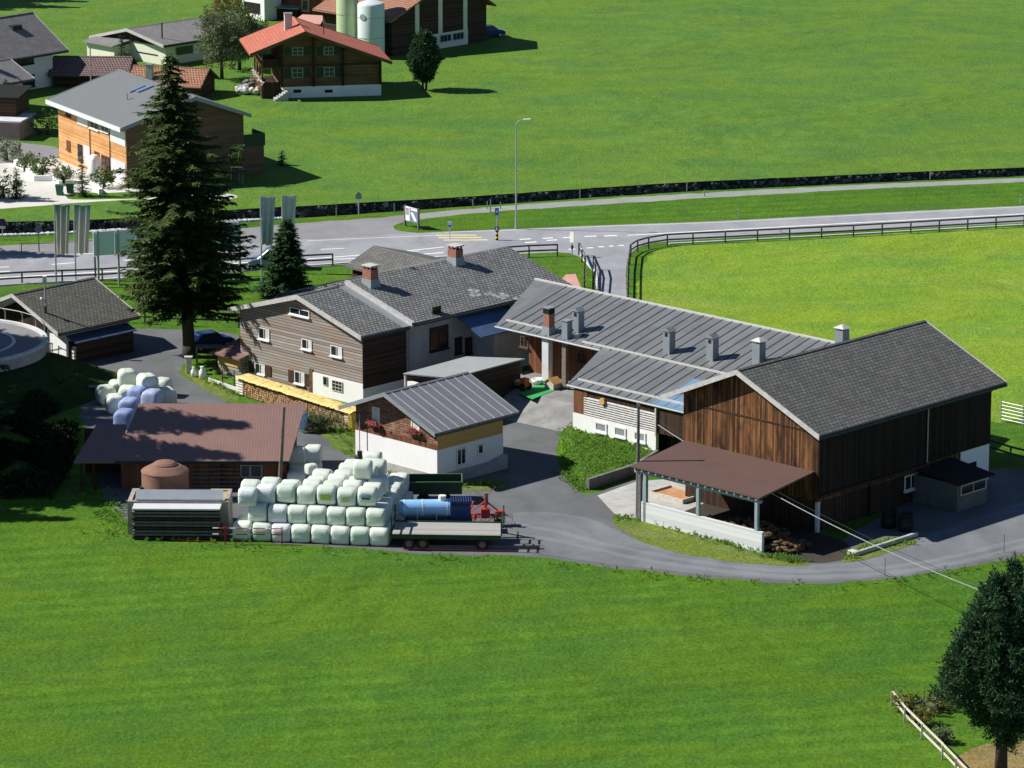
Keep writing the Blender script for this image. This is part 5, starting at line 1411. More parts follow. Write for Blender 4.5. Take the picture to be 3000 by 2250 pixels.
for k, (px, py, s, mt, lab) in enumerate(((20, 470, 1.5, 'leafgrey', 'light green shrub at the upper left edge of the forecourt'), (75, 500, 1.3, 'leafgrey', 'grey-green shrub behind the short upper planter wall'), (125, 520, 1.4, 'leaf', 'dark green shrub filling the L-shaped planter'), (185, 535, 1.1, 'leafgrey', 'thin grey shrub behind the green bins'), (305, 548, 1.3, 'leaf', 'green shrub before the grey garage panels'), (140, 395, 1.7, 'leaf', 'dark bush on the lawn left of the larch house'), (10, 580, 1.6, 'leaf', 'dark bush at the left picture edge by the paving'))):
    bushy('shrub', lab, 'shrub', gp(px, py), s, s * .75, s * .8, 46, 16, .42, .26, .15, 60 + k, mt, lobes=.35)
for k, (px, py, h_, r_, lab) in enumerate(((50, 580, 3.1, 1.2, 'small conifer at the left end of the pale paving'), (242, 575, 4.1, 1.25, 'slender young conifer standing right of the green bins'), (358, 205, 4.2, 1.6, 'conical conifer before the cream bungalow'), (826, 484, 1.7, .8, 'little bushy pine alone on the far meadow'))):
    conifer('young_conifer', lab, 'conifer', gp(px, py), h_, r_, .15, 30 + k, 'spruce2', .1, 1.1, .3)
conifer('dark_conifer', 'dark conifer in shade between the two left houses', 'conifer', gp(20, 345), 4.6, 1.6, .2, 39, 'spruce2', .12, 1.1, .32)

# staked young tree
t = bushy('young_tree', 'young round-headed tree tied to pale wooden stakes beside the larch house', 'tree', gp(694, 542), .78, 1.05, 3.0, 60, 16, .35, .24, .15, 77, 'leaf', trunks=((0, 0, .06),))
for x, y in ((-.55, -.2), (.65, -.3), (.25, .5)): MB().box(x - .05, x + .05, y - .05, y + .05, 0, 2.0).build('stake', M['postwood'], t)
MB().box(-.6, .7, -.32, -.26, 1.9, 2.0).build('cross_bar', M['palewood'], t)

# left houses
F = HA = Frame((-60, 288), 42)
h = fthing(F, 'white_house', 'white house with large grey roof at the left edge', 'house')
L = F.s_(156, 250)[0]; ze = F.s_(155, 138)[1]; qa = -5.2
zap = F.s_(85, 42, qa)[1]; print('HA', L, ze, zap)
gable(h, 'y', -10.4, 0, qa, ze, ze, zap, -6, L, (.8, 1.6), (.9, 1.0), .2, 'white', 'greyroof', 'trim', base=0)
T = mapper('s', 0)
for a, b_, c_, d_ in ((40, 160, 98, 185), (66, 222, 101, 252)):
    y0, zt = F.s_(a, b_); y1, zb_ = F.s_(c_, d_); window(h, T, y0, y1, zb_, zt, mull=1, frame='darkwood', fw=.12)
m = MB(); q = F.pl(45, 82, Vector((0, 0, ze + .2)), ((zap - ze) / -qa, 0, 1)); m.box(q.x - .4, q.x + .4, q.y - .7, q.y + .7, q.z - .3, q.z + .35); m.build('roof_hatch', M['blackmetal'], h)
F = HB = Frame((-40, 345), 42)
h = fthing(F, 'annex', 'lower annex with lichen-grey roof in front of the white house', 'annex')
L = F.s_(64, 318)[0]; ze = F.s_(60, 222)[1]
gable(h, 'y', -6, 0, -3, ze, ze, ze + 1.3, -6, L, (.5, 1.0), (.6, 1.2), .18, 'white', 'greyroof', 'trim', base=0)
window(h, mapper('s', 0), L - 4.5, L - 1.2, .6, 2.4, mull=2, frame='darkwood')
F = Frame((58, 412), 12)
h = fthing(F, 'low_building', 'low brown building with flat terraces cut by the left edge', 'building')
x0 = -8; zt = F.f(50, 360)[1]
MB().box(x0, 0, 0, 5, 0, zt).build('wall', plain('pinkish_concrete', (.30, .24, .22, 1), .9), h); MB().box(x0, .2, -.15, 5.1, zt + .003, zt + .18).build('parapet', M['conc_pale'], h)
MB().box(x0, -1.2, 2.5, 7, zt + .19, zt + 2.3).build('upper_wall', M['darkplank'], h)
MB().slab([(x0, 2.2, zt + 2.35), (-.8, 2.2, zt + 2.35), (-.8, 7.2, zt + 2.9), (x0, 7.2, zt + 2.9)], .1).build('roof', M['soot'], h)

# tiled garages
def lowgable(c, az, name, label, W_, Dp, ze, za, roof, wall, cat='garage'):
    F = Frame(c, az); h = fthing(F, name, label, cat)
    gable(h, 'x', 0, Dp, Dp / 2, ze, ze, za, -W_, 0, (.4, .4), (.4, .4), .14, wall, roof, 'darkwood', base=0, gutter=False)
    return F, h
F, h = lowgable((368, 258), 4, 'tiled_garage', 'low dark garage with plum tiled roof behind the larch house', 8.6, 6.4, 1.5, 3.0, 'plumtile', 'darkplank')
F, h = lowgable((582, 292), 14, 'tiled_garage', 'low dark garage with orange-brown tiled roof beside the spruce top', 8.5, 6.0, 1.5, 3.0, 'browntile', 'darkplank')
chimney(h, -6.2, .9, 2.2, .75, .75, 1.5, 'steel', 'flash', 'flat', False, 'ventilation_stack')
t = thing('lamp_mast', 'thin grey pole standing before the plum tiled garage roof', 'pole', gp(267, 262)); MB().tube((0, 0, 0), (0, 0, 5.1), .09, .07, 8).build('pole', M['steel'], t)

# cream bungalow
F = CB = Frame((486, 192), 44)
h = fthing(F, 'bungalow', 'cream bungalow with wide dark gable and grey roof on far meadow', 'bungalow')
xl = F.f(300, 160)[0]; ze = F.f(486, 132)[1]; L = F.s_(660, 150)[0]; qa = xl / 2 - .3; zap = F.f(379, 92, -1.0)[1]
print('CB', xl, ze, L, zap)
gable(h, 'y', xl, 0, qa, ze - .2, ze, zap, 0, L + 6, (.8, .9), (1.4, .6), .2, 'cream', 'greyroof', 'trim', base=0)
MB().hexa([(xl + .2, -.15, ze - .2), (-.2, -.15, ze - .2), (qa, -.15, zap - .25)], [(xl + .2, -.004, ze - .2), (-.2, -.004, ze - .2), (qa, -.004, zap - .25)]).build('gable_boards', M['darkwood'], h)
T = mapper('f', 0); u0, zt = F.f(402, 150); u1, zb_ = F.f(462, 163); window(h, T, u0, u1, zb_, zt, mull=2, frame='darkwood', sill=False)
T = mapper('s', 0); y0, zt = F.s_(515, 146); y1, zb_ = F.s_(564, 148); window(h, T, y0, y1, zb_ - .3, zt + .3, mull=2, frame='dkgreen', sill=False)
MB().box(xl + .2, qa - .3, -2.6, -.01, 0, 1.9).build('porch', M['cream'], h); MB().slab([(xl - .2, -3.1, 2.0), (qa, -3.1, 2.0), (qa, -.02, 2.5), (xl - .2, -.02, 2.5)], .12).build('porch_roof', M['greyroof'], h)
q = F.pl(475, 112, Vector((0, 0, ze + .2)), ((zap - ze) / -qa, 0, 1)); MB().tube((q.x, q.y, q.z), (q.x, q.y, q.z + 1.9), .09, .09, 6).build('vent_pipe', M['blackmetal'], h)

# ------------------------------------------------------------------ chalet
F = CHL = Frame((1116, 279), -10)
h = fthing(F, 'chalet', 'dark log chalet with red tiled roof and white stone base', 'chalet')
xb = F.f(822, 250)[0]; xl = F.f(767, 250)[0]; zw = F.f(1000, 250)[1]
ap = F.f(894, 92, -1.0); e1 = F.f(1149, 180, -1.0); e0 = F.f(732, 158, -1.0)
print('chalet', xb, xl, zw, ap, e1, e0)
slr = (ap[1] - e1[1]) / (e1[0] - ap[0]); sll = (ap[1] - e0[1]) / (ap[0] - e0[0]); slm = (slr + sll) / 2
Dp = 9.5; qa = ap[0]; za = ap[1] - .28
gable(h, 'y', xb, 0, qa, za - sll * (qa - xb), za - slr * (-qa), za, 0, Dp, (1.0, .6), (xb - e0[0], e1[0]), .22, 'chaletwood', 'redtile', 'chaletwood', base=zw, gutter=False)
MB().box(xb + .3, .03, -.05, Dp, -.3, zw - .003).build('white_base_wall', M['white'], h)
MB().box(xl, xb + .298, -.02, Dp - 1, -.2, zw - .4).build('terrace_wall', M['darkwood'], h)
T = mapper('f', 0)
for px in (825, 918, 1004, 1114):
    u = F.f(px, 200)[0]; ob(MB(), T, u - .12, u + .12, .005, .3, zw, za - (slr * (u - qa) if u > qa else sll * (qa - u)) - .15).build('log_corner', M['darkwood'], h)
for (a, b_, c_, d_) in ((856, 139, 888, 161), (949, 137, 977, 161), (855, 199, 888, 227), (949, 197, 980, 224)):
    u0, zt = F.f(a, b_); u1, zb_ = F.f(c_, d_); window(h, T, u0, u1, zb_, zt, mull=1, bars=1, fw=.07, frame='bluesteel', shut='shutgreen', sill=False)
ob(MB(), T, xb, -.1, .005, .12, F.f(900, 190)[1] - .08, F.f(900, 190)[1] + .08).build('string_board', M['darkwood'], h)
for px in (871, 963):
    u, z = F.f(px, 267, -.05); ob(MB(), mapper('f', -.05), u - .45, u + .45, .003, .03, z - .18, z + .18).build('cellar_window', M['darkopen'], h)
# verandah on the left: posts, floors and railings in sunlight
for z in (zw - .4, zw + 2.3): MB().box(xl, xb - .01, 0, Dp - .6, z, z + .12).build('verandah_floor', M['darkwood'], h)
for yy in (.05, 2.6, 5.2, 7.8): MB().box(xl, xl + .18, yy, yy + .18, -.2, zw + 4.3).build('post', M['redwood'], h)
for z in (zw - .28, zw + 2.42):
    for k in range(22): MB().box(xl - .03, xl + .03, .1 + k * .38, .34 + k * .38, z, z + .85).build('baluster', M['redwood'], h)
    MB().box(xl - .06, xl + .08, .0, Dp - .8, z + .86, z + .98).build('handrail', M['palletwhite'], h)
    MB().box(xl + .2, xb - .02, -.03, .05, z, z + .9).build('front_railing', M['darkwood'], h)
for s in range(5): MB().box(xl + 1.3 + s * .3, xl + 1.62 + s * .3, -1.9 + .0, -.06, 0, .25 + s * .2).build('step', M['greyplaster'], h)
x = qa - 1.3; y = F.f(0, 0)[0] * 0 + 4.6; z = za - sll * 1.3
chimney(h, x, y, z + .3, .85, .85, 1.7, 'trim', 'flash', 'flat', False)
MB().tube((qa + 2.6, 2.5, za - slr * 2.6 + .2), (qa + 2.6, 2.5, za - slr * 2.6 + 1.3), .05, .05, 6).build('vent_pipe', M['soot'], h)
rgn = np.random.default_rng(21); Cn = rgn.normal(size=(60, 3)) * [.1, 2.6, .15] + [xl - .1, 4, zw + .75]
tri_obj('balcony_flowers', clump_mesh(Cn, np.full(60, .2), 10, .14, .12, 5, .8, 'leaf'), plain('white_flowers', (.8, .7, .66, 1), .8), h, 4)
for k, (px, py, mt, lab, sz) in enumerate(((712, 276, 'conc_pale', 'pale covered heap at the left foot of the chalet', (1.0, .8, .8)), (735, 262, 'fencewood', 'grey lumber heap behind the pale one at the chalet', (1.3, .9, .9)), (748, 278, 'palewood', 'small pile of split wood by the chalet verandah', (.8, .6, .7)))):
    t = thing('garden_heap', lab, 'heap', gp(px, py)); m = MB()
    for j in range(4): m.blob((rg.uniform(-.5, .5) if False else .35 * math.sin(j * 2.4), .3 * math.cos(j * 2.4), sz[2] * (.4 + .2 * j)), (sz[0] * (.8 - .12 * j), sz[1] * (.8 - .1 * j), sz[2] * .5), j + k * 5, .5, 2)
    m.build('heap_body', M[mt], t)

# ------------------------------------------------------------------ silos and upper barn
for k, (px, py, r_, mt, zt, lab) in enumerate(((1019, 158, 1.36, (.46, .56, .32, 1), 11.0, 'cream-green cylindrical silo behind the chalet roof'), (1088, 168, 1.66, (.60, .70, .66, 1), None, 'pale grey-green cylindrical silo right of the cream one'))):
    p = gp(px, py); t = thing('silo', lab, 'silo', p)
    if zt is None: rr = ray(px, 8); tt = p.y / rr[1]; zt = CH + rr[2] * tt
    MB().lathe([(r_, 0), (r_, zt - .25), (r_ * .93, zt - .02), (r_ * .9, zt)], n=40).build('shell', plain('silo_paint' + str(k), mt, .55, 0, .05), t, smooth=True)
    MB().lathe([(r_ * .91, zt - .01), (r_ * .5, zt + .25), (0, zt + .35)], n=40).build('cap', M['alu'], t, smooth=True)
    for z in (2.5, 5.0): MB().lathe([(r_ + .003, z), (r_ + .03, z), (r_ + .03, z + .08), (r_ + .003, z + .08)], n=40).build('hoop', M['steel'], t)
    if k: 
        a0 = -2.2
        m = MB().tube((r_ * math.cos(a0) * .98, r_ * math.sin(a0) * .98, zt - 1.6), (r_ * math.cos(a0) * 1.02, r_ * math.sin(a0) * 1.02, zt - 1.6), .42, .42, 16); m.build('round_badge', M['steel'], t)
        MB().box(.5, .8, -r_ - .02, -r_ * .8, .3, 1.6).build('hatch', M['bluesteel'], t)
    else: MB().tube((r_ * .75, -r_ * .72, .1), (r_ * .75, -r_ * .72, zt), .06, .06, 6).build('fill_pipe', M['steel'], t)
F = UB = Frame((1150, 165), 44.2)
h = fthing(F, 'upper_barn', 'big barn at the top edge with clay roof and white-framed gable', 'barn')
L = F.s_(1425, 108)[0]; ze = F.f(1140, 62, -1)[1]; xl = F.f(930, 60, -.9)[0]
q = F.s_(1240, -5, .8); sl = (q[1] - ze) / (q[0] + 1.0); ym = L / 2 + 2; zp = ze + sl * (ym + 1)
print('UB', L, ze, xl, sl, zp)
MB().hexa([(xl, 0, 0), (xl, L, 0), (xl, L, ze), (xl, ym, zp), (xl, 0, ze)], [(0, 0, 0), (0, L, 0), (0, L, ze), (0, ym, zp), (0, 0, ze)]).build('wall', M['darkplank'], h)
MB().slab([(xl - .8, -1, ze), (.8, -1, ze), (.8, ym, zp), (xl - .8, ym, zp)], .2).build('roof', M['browntile'], h)
MB().slab([(xl - .8, ym, zp), (.8, ym, zp), (.8, L + 1, ze), (xl - .8, L + 1, ze)], .2).build('roof', M['browntile'], h)
T = mapper('s', 0); yA = F.s_(1210, 150)[0]; yB_ = F.s_(1370, 118)[0]
ob(MB(), T, yA, yB_, .01, .06, .0, 1.9).build('white_band', M['cream'], h)
for px in (1221, 1289, 1362):
    y = F.s_(px, 60)[0]; ob(MB(), T, y - .35, y + .35, .012, .10, 1.92, 7.5).build('white_pillar', M['cream'], h)
T = mapper('s', .06)
for px in (1261, 1304, 1341):
    y = F.s_(px, 90)[0]; window(h, T, y - .95, y + .95, .75, 1.65, mull=2, frame='bluesteel', sill=False)
# dark barns and bits along the top edge
F = Frame((775, 62), 44); h = fthing(F, 'white_farm_block', 'white-walled building corner cut by the top edge', 'building'); MB().box(-4.2, 0, 0, 3, 0, 9).build('wall', M['white'], h)
MB().box(-3.9, -.8, -.05, -.003, .8, 2.2).build('dark_band', M['darkopen'], h)
F = Frame((968, 66), 30); h = fthing(F, 'old_farm_building', 'old dark wooden farm building beyond the chalet roof', 'building'); MB().box(-8.2, 0, 0, 4, 0, 9).build('wall', M['redwood'], h)
u = F.f(895, 30)[0]; window(h, mapper('f', 0), u - .6, u + .6, 1.2, 2.8, mull=0, frame='pinkroof', fw=.2)
F = Frame((872, 60), 20); h = fthing(F, 'felt_roof_shed', 'small shed with grey felt roof before the old dark building', 'shed'); MB().box(-3.2, 0, 0, 2.4, 0, 1.5).build('wall', M['darkwood'], h); MB().slab([(-3.7, -.4, 1.6), (.4, -.4, 1.6), (.1, 3, 2.2), (-4.2, 3, 2.2)], .1).build('roof', M['flash'], h)
F = Frame((935, 92), 20); h = fthing(F, 'pink_roofed_lean_to', 'low lean-to with pink roof behind the chalet ridge', 'shed'); MB().box(-3.4, 0, 0, 1.6, 0, .9).build('wall', M['darkwood'], h); MB().slab([(-3.8, -.3, 1.0), (.3, -.3, 1.0), (.0, 2.2, 1.7), (-3.2, 2.2, 1.7)], .1).build('roof', M['pinkroof'], h)

# ------------------------------------------------------------------ trees
conifer('tall_spruce', 'very tall dark spruce towering beside the farmhouse', 'spruce', gp(556, 1046), 26.4, 5.6, 4.6, 5, 'spruce', .55, 1.5, .62, lean=-.045, pw=.62, shape=lambda s: float(np.interp(s, [0, .2, .38, .65, .85, 1], [.80, 1.12, 1.22, 1.28, 1.0, .9])))
conifer('small_spruce', 'dense dark young spruce between the farmhouse roof and main road', 'spruce', gp(842, 872), 7.4, 2.35, .2, 12, 'spruce2', .2, 2.0, .46, pw=.5)
PINE = lambda s: .55 + .62 * math.sin(math.pi * min(1, s * .72 + .08)) if s < .9 else max(.35, 1 - (s - .9) * 4) * .9
bushy('oval_pine', 'dense oval dark pine on two thin trunks beside the chalet', 'pine', gp(1243, 264), 2.0, 2.9, 4.0, 1300, 14, .5, .40, .10, 15, 'pine', 'needle', trunks=((-.15, 0, .12), (.2, 0, .12)), lobes=.12, shell=.35, up=.5, fn=lambda s: 1.1 - .45 * s if s > .4 else .78 + .35 * s)
bushy('arolla_pine', 'large dense dark-green pine at the lower right corner', 'pine', gp(2932, 2262), 3.2, 5.1, 7.2, 5200, 15, .42, .27, .065, 25, 'pine', 'needle', trunks=((0, 0, .34),), lobes=.2, shell=.5, up=.55, fn=lambda s: 1.22 - .95 * max(0, s - .3) if s > .25 else .80 + 1.0 * s)
bushy('broadleaf_tree', 'loose grey-green tree with leaning trunk left of the chalet', 'tree', gp(650, 232), 2.7, 3.1, 4.9, 420, 22, .62, .26, .15, 33, 'leafgrey', trunks=((0, 0, .2),), lobes=.4)
bushy('broadleaf_tree', 'darker wider tree right behind the loose grey-green one', 'tree', gp(702, 205), 2.7, 3.0, 4.4, 380, 22, .62, .26, .15, 34, 'leaf', trunks=((0, 0, .2),), lobes=.4)
bushy('broadleaf_tree', 'olive-crowned tree reaching the top edge before the white block', 'tree', gp(672, 150), 2.8, 2.6, 4.4, 300, 22, .62, .26, .15, 35, 'leafolive', trunks=((0, 0, .2),), lobes=.4)
bushy('light_shrub', 'pale bluish shrub at the foot of the dense young spruce', 'shrub', gp(872, 868), .9, 1.1, 1.2, 40, 14, .35, .2, .12, 36, 'leafgrey')
for k, (px, py, rx, mt, lab) in enumerate(((2650, 2085, .9, 'leafolive', 'yellow-green shrub at the head of the pale rail fence'), (2700, 2125, .8, 'leafolive', 'olive shrub behind the pale rail fence'), (2745, 2080, .9, 'leafolive', 'reddish olive bush beside the dark cross fence'), (2760, 2175, .6, 'leafgrey', 'low grey-green tuft behind the pale rails'))):
    bushy('fence_shrub', lab, 'shrub', gp(px, py), rx, rx * .7, rx * .7, 40, 16, .3, .2, .11, 80 + k, mt)

# pale double rail fence bottom right
railfence('double_rail_fence', 'pale weathered split-rail fence running down to the bottom edge', [(2612, 2068), (2650, 2115), (2700, 2165), (2760, 2225), (2840, 2310), (2900, 2380)], .95, 'palewood', rails=(.97, .45), post=.05, gap=2.6, rail=.05, lean=.8)
railfence('cross_fence', 'short dark plank fence behind the shrubs at the pine', [(2655, 2092), (2700, 2088), (2745, 2100)], .9, 'fencewood', rails=(.7, .25), gap=1.6)
for k, (px, py, h_) in enumerate(((2614, 2060, 1.0), (2704, 2096, 1.7))):
    t = thing('fence_stake', ('thin grey stake at the upper end of the pale fence', 'tall dark stake in the short plank fence')[k], 'stake', gp(px, py)); MB().tube((0, 0, 0), (.03, 0, h_), .05, .04, 6).build('stake', M['fencewood'], t)
for k, (px, py) in enumerate(((2592, 1688), (2941, 1618), (1715, 1420))):
    t = thing('marker_stake', ('thin red-tipped stake on the near edge of the farm lane', 'thin stake with pale tip at the right end of the lane', 'short pale stake on the weedy bank')[k], 'stake', gp(px, py)); MB().tube((0, 0, 0), (0, 0, 1.25), .025, .025, 6).build('stake', M['fencewood'], t); MB().tube((0, 0, 1.25), (0, 0, 1.33), .04, .04, 6).build('tip', M['signred'] if k != 2 else M['palewood'], t)

# shade-casting spruces on the slope just outside the left edge of the frame
protos = [conifer('hillside_spruce', 'tall spruce on the slope left of the road bend, broad crown', 'spruce', (-300, 60, 0), 24, 6.2, 1.0, 101, 'spruce', .4, 1.0, .8), ]
def put(tipx, tipy, tz, hh, k, lab):
    p = gp(tipx, tipy, tz); s = hh / 24.0; dz = hh + 0 - tz
    o = protos[0] if k == 0 else copy_tree(protos[0])
    o.location = (p.x - 1.13 * dz, p.y + .15 * dz, 0); o.scale = ((1.45 if k > 20 else 1) * s, (1.45 if k > 20 else 1) * s, s); o.rotation_euler = (0, 0, k * 1.7)
    o['label'] = lab; o['group'] = 'spruces standing off the left edge'
    return o
spots = [(690, 1208, 4.6, 27), (640, 1275, 4.1, 26), (620, 1325, 3.6, 27), (215, 1522, 0, 22), (120, 1440, 0, 25), (150, 1380, 0, 26), (200, 1300, 0, 27), (185, 1230, 0, 25), (230, 752, 0, 20), (60, 745, 0, 22), (235, 22, 0, 20), (120, 12, 0, 22), (260, 5, 0, 24), (40, 30, 0, 24), (-60, 1180, 0, 25), (-30, 1330, 0, 27), (0, 1420, 0, 25), (165, 590, 0, 17), (80, 1500, 0, 20), (-100, 1260, 0, 26), (175, 335, 0, 16), (340, 1150, .5, 27), (335, 1195, .5, 28), (300, 1090, .8, 28), (320, 1165, .6, 30), (270, 1060, 1.5, 28), (330, 1120, .8, 29), (345, 1245, 1, 26), (290, 1105, .5, 26), (260, 1075, 1, 25), (200, 1400, 0, 28), (180, 1350, 0, 28), (150, 1465, 0, 24), (140, 1110, 1, 25), (50, 1075, 2, 24), (110, 1270, 0, 28), (60, 1380, 0, 28), (245, 1300, 0, 27), (60, 1100, 1, 28), (330, 1220, .5, 29), (300, 1270, .5, 29), (215, 1440, 0, 30), (160, 1420, 0, 30), (230, 1150, .5, 29), (230, 1195, .5, 29), (240, 1245, .5, 29), (120, 1160, 1, 29), (120, 1210, 1, 29), (100, 1320, 0, 29), (40, 1440, 0, 29), (200, 1475, 0, 27)]
for k, (a, b_, c_, d_) in enumerate(spots): put(a, b_, c_, d_, k, 'dark spruce outside the left edge casting shade on the farm')
# ------------------------------------------------------------------ silage bales
def bale_mesh(seed, r=.665, L=1.40):
    """wrapped bale, axis along x, origin at the bottom centre"""
    vs = []; fs = []; n = 28
    prof = [(-L / 2, 0), (-L / 2, .3), (-L / 2 + .01, .62), (-L / 2 + .05, .90), (-L / 2 + .16, .985), (-L / 4, 1.0), (0, 1.015), (L / 4, 1.0), (L / 2 - .16, .985), (L / 2 - .05, .90), (L / 2 - .01, .62), (L / 2, .3), (L / 2, 0)]
    off = Vector((seed * 5.3, seed * 2.1, 0))
    for i in range(n):
        a = 2 * math.pi * i / n
        for x, k in prof:
            # squarish sag of stacked bales
            sq = 1 + .17 * (abs(math.cos(a) * math.sin(a)) * 2) ** 1.5
            p = Vector((x, math.cos(a) * r * k * sq, math.sin(a) * r * k * sq))
            d = 1 + .035 * noise.noise(p * 1.7 + off) + .018 * noise.noise(p * 6 + off)
            vs.append((p.x * (1 + .02 * noise.noise(p * 2 + off)), p.y * d, max(-r * .93, p.z * d) + r * .93))
    m = len(prof)
    for i in range(n):
        j = (i + 1) % n
        for k in range(m - 1): fs.append((i * m + k, j * m + k, j * m + k + 1, i * m + k + 1))
    me = D.meshes.new('wrapped_bale'); me.from_pydata(vs, [], fs)
    bm = bmesh.new(); bm.from_mesh(me); bmesh.ops.remove_doubles(bm, verts=bm.verts, dist=.001); bmesh.ops.recalc_face_normals(bm, faces=bm.faces); bm.to_mesh(me); bm.free()
    for p in me.polygons: p.use_smooth = True
    return me
BM = {}
for mt in ('bale', 'balewhite', 'baleblue'):
    for s in range(4):
        me = bale_mesh(s + 1); me.materials.append(M[mt]); BM[mt, s] = me
br = random.Random(2)
ORD = ['first', 'second', 'third', 'fourth', 'fifth', 'sixth', 'seventh', 'eighth', 'ninth', 'tenth']
def bale(loc, rz, label, mt='bale', group='bales of the big front pile', s=1.0, cat='silage bale'):
    o = D.objects.new('wrapped_bale', BM[mt, br.randrange(4)]); COL.objects.link(o)
    o.location = loc; o.rotation_euler = (br.uniform(-.04, .04), br.uniform(-.03, .03), rz + br.uniform(-.05, .05) + (math.pi if br.random() < .5 else 0)); o.scale = (s, s, s)
    return tag(o, label, cat, group)
FBl = Frame((1138, 1604), 8.5)
PX, PY, PZ = 1.435, 1.36, 1.22
def colname(t): return {'bale': 'pale green', 'balewhite': 'bright white', 'baleblue': 'blue'}[t]
rowsB = [2, 3, 4, 5, 6, 8, 8, 8]      # ground layer, columns from the left
for c in range(8):
    for r in range(rowsB[c]):
        if not (r == 0 or c == 7 or r == rowsB[c] - 1 or c == 0): continue
        mt = 'balewhite' if (c, r) == (2, 0) else 'bale'
        p = FBl.wld(-(7 - c) * PX - PX / 2, PY / 2 + r * PY, 0)
        row = 'front row' if r == 0 else ORD[r] + ' row'
        bale(p, FBl.rz, '%s bale, ground layer of the big pile, %s from left, %s' % (colname(mt), ORD[c], row), mt)
rows2 = [2, 3, 3, 5, 7, 8, 8]
for c in range(7):
    for r in range(rows2[c]):
        if not (r < 2 or c == 6 or r == rows2[c] - 1 or c == 0): continue
        mt = 'balewhite' if (c, r) == (1, 0) else 'bale'
        p = FBl.wld(-(6 - c) * PX - PX / 2 - .40, PY / 2 + .62 + r * PY, PZ)
        row = 'front row' if r == 0 else ORD[r] + ' row'
        bale(p, FBl.rz, '%s bale, middle layer of the big pile, %s from left, %s' % (colname(mt), ORD[c], row), mt)
rows3 = [2, 2, 4, 6, 6, 3]
off3 = [0, 0, 0, 0, 0, 0]
prt = []
for c in range(6):
    for r in range(rows3[c]):
        mt = 'balewhite' if c == 0 and r == 0 else 'bale'
        p = FBl.wld(-(5 - c) * (PX + .04) - PX / 2 - 1.15 + (.1 * r if c > 1 else 0), PY / 2 + 1.35 + r * PY * (1.02 if c < 3 else 1.12), PZ * 2 + (.12 if (c + r) % 2 else 0))
        row = 'front row' if r == 0 else ORD[r] + ' row'
        pr = (' with yellow print' if (c, r) in ((3, 0), (4, 0)) else ' with round blue print' if (c, r) == (5, 0) else '')
        o = bale(p, FBl.rz, '%s bale%s, top layer, %s from left, %s' % (colname(mt), pr, ORD[c], row), mt)
        if pr: prt.append((o, p, c))
def sticker(o, p, w, h_, mt, nm, dz=.62, dx=0.0):
    """thin print following the front of a bale: set just proud of the wrap"""
    m = MB(); n = 8; R_ = .70
    for i in range(n + 1):
        a = -math.pi / 2 + (-.45 + 0.9 * i / n) * h_
        for x in (-w / 2 + dx, w / 2 + dx): m.v.append((x, math.sin(a - .0) * (R_ * 1.07), .665 * .93 - math.cos(a) * 0 + (i / n - .5) * h_ * 1.0))
    for i in range(n): m.f.append((i * 2, i * 2 + 1, i * 2 + 3, i * 2 + 2))
    k = m.build(nm, M[mt], None, flat=True)
    k.parent = o; k.matrix_parent_inverse = Matrix.Rotation(FBl.rz - o.rotation_euler.z, 4, 'Z')
    md = k.modifiers.new('wrap', 'SHRINKWRAP'); md.target = o; md.offset = .02; md.wrap_method = 'NEAREST_SURFACEPOINT'; md.wrap_mode = 'ABOVE_SURFACE'
    return k
for o, p, c in prt:
    if c < 5: sticker(o, p, .75 if c == 3 else .45, .42 if c == 3 else .3, 'baleyel', 'yellow_print')
    else:
        sticker(o, p, .6, .14, 'dkgreen', 'green_print_text')
# blue ring emblem on the rightmost
o5 = prt[-1][0]
ring_ = MB(); n = 28
for i in range(n):
    for j, (rx, rz_) in enumerate(((.36, .22), (.31, .18))):
        a = 2 * math.pi * i / n; ring_.v.append((rx * math.cos(a), -.78, .80 + rz_ * math.sin(a)))
for i in range(n): j = (i + 1) % n; ring_.f.append((2 * i, 2 * j, 2 * j + 1, 2 * i + 1))
for x0_, z0_, x1_, z1_ in ((-.22, .72, .1, .92), (-.02, .70, .26, .86), (-.2, .86, .22, .88)):
    n0 = len(ring_.v); ring_.v += [(x0_, -.78, z0_), (x1_, -.78, z1_), (x1_, -.78, z1_ - .05), (x0_, -.78, z0_ - .05)]; ring_.f.append((n0, n0 + 1, n0 + 2, n0 + 3))
k = ring_.build('round_print', M['signblue'], None, flat=True); k.parent = o5; k.matrix_parent_inverse = Matrix.Rotation(FBl.rz - o5.rotation_euler.z, 4, 'Z')
md = k.modifiers.new('wrap', 'SHRINKWRAP'); md.target = o5; md.offset = .01; md.wrap_method = 'PROJECT'; md.use_project_y = True; md.use_positive_direction = True; md.use_negative_direction = True
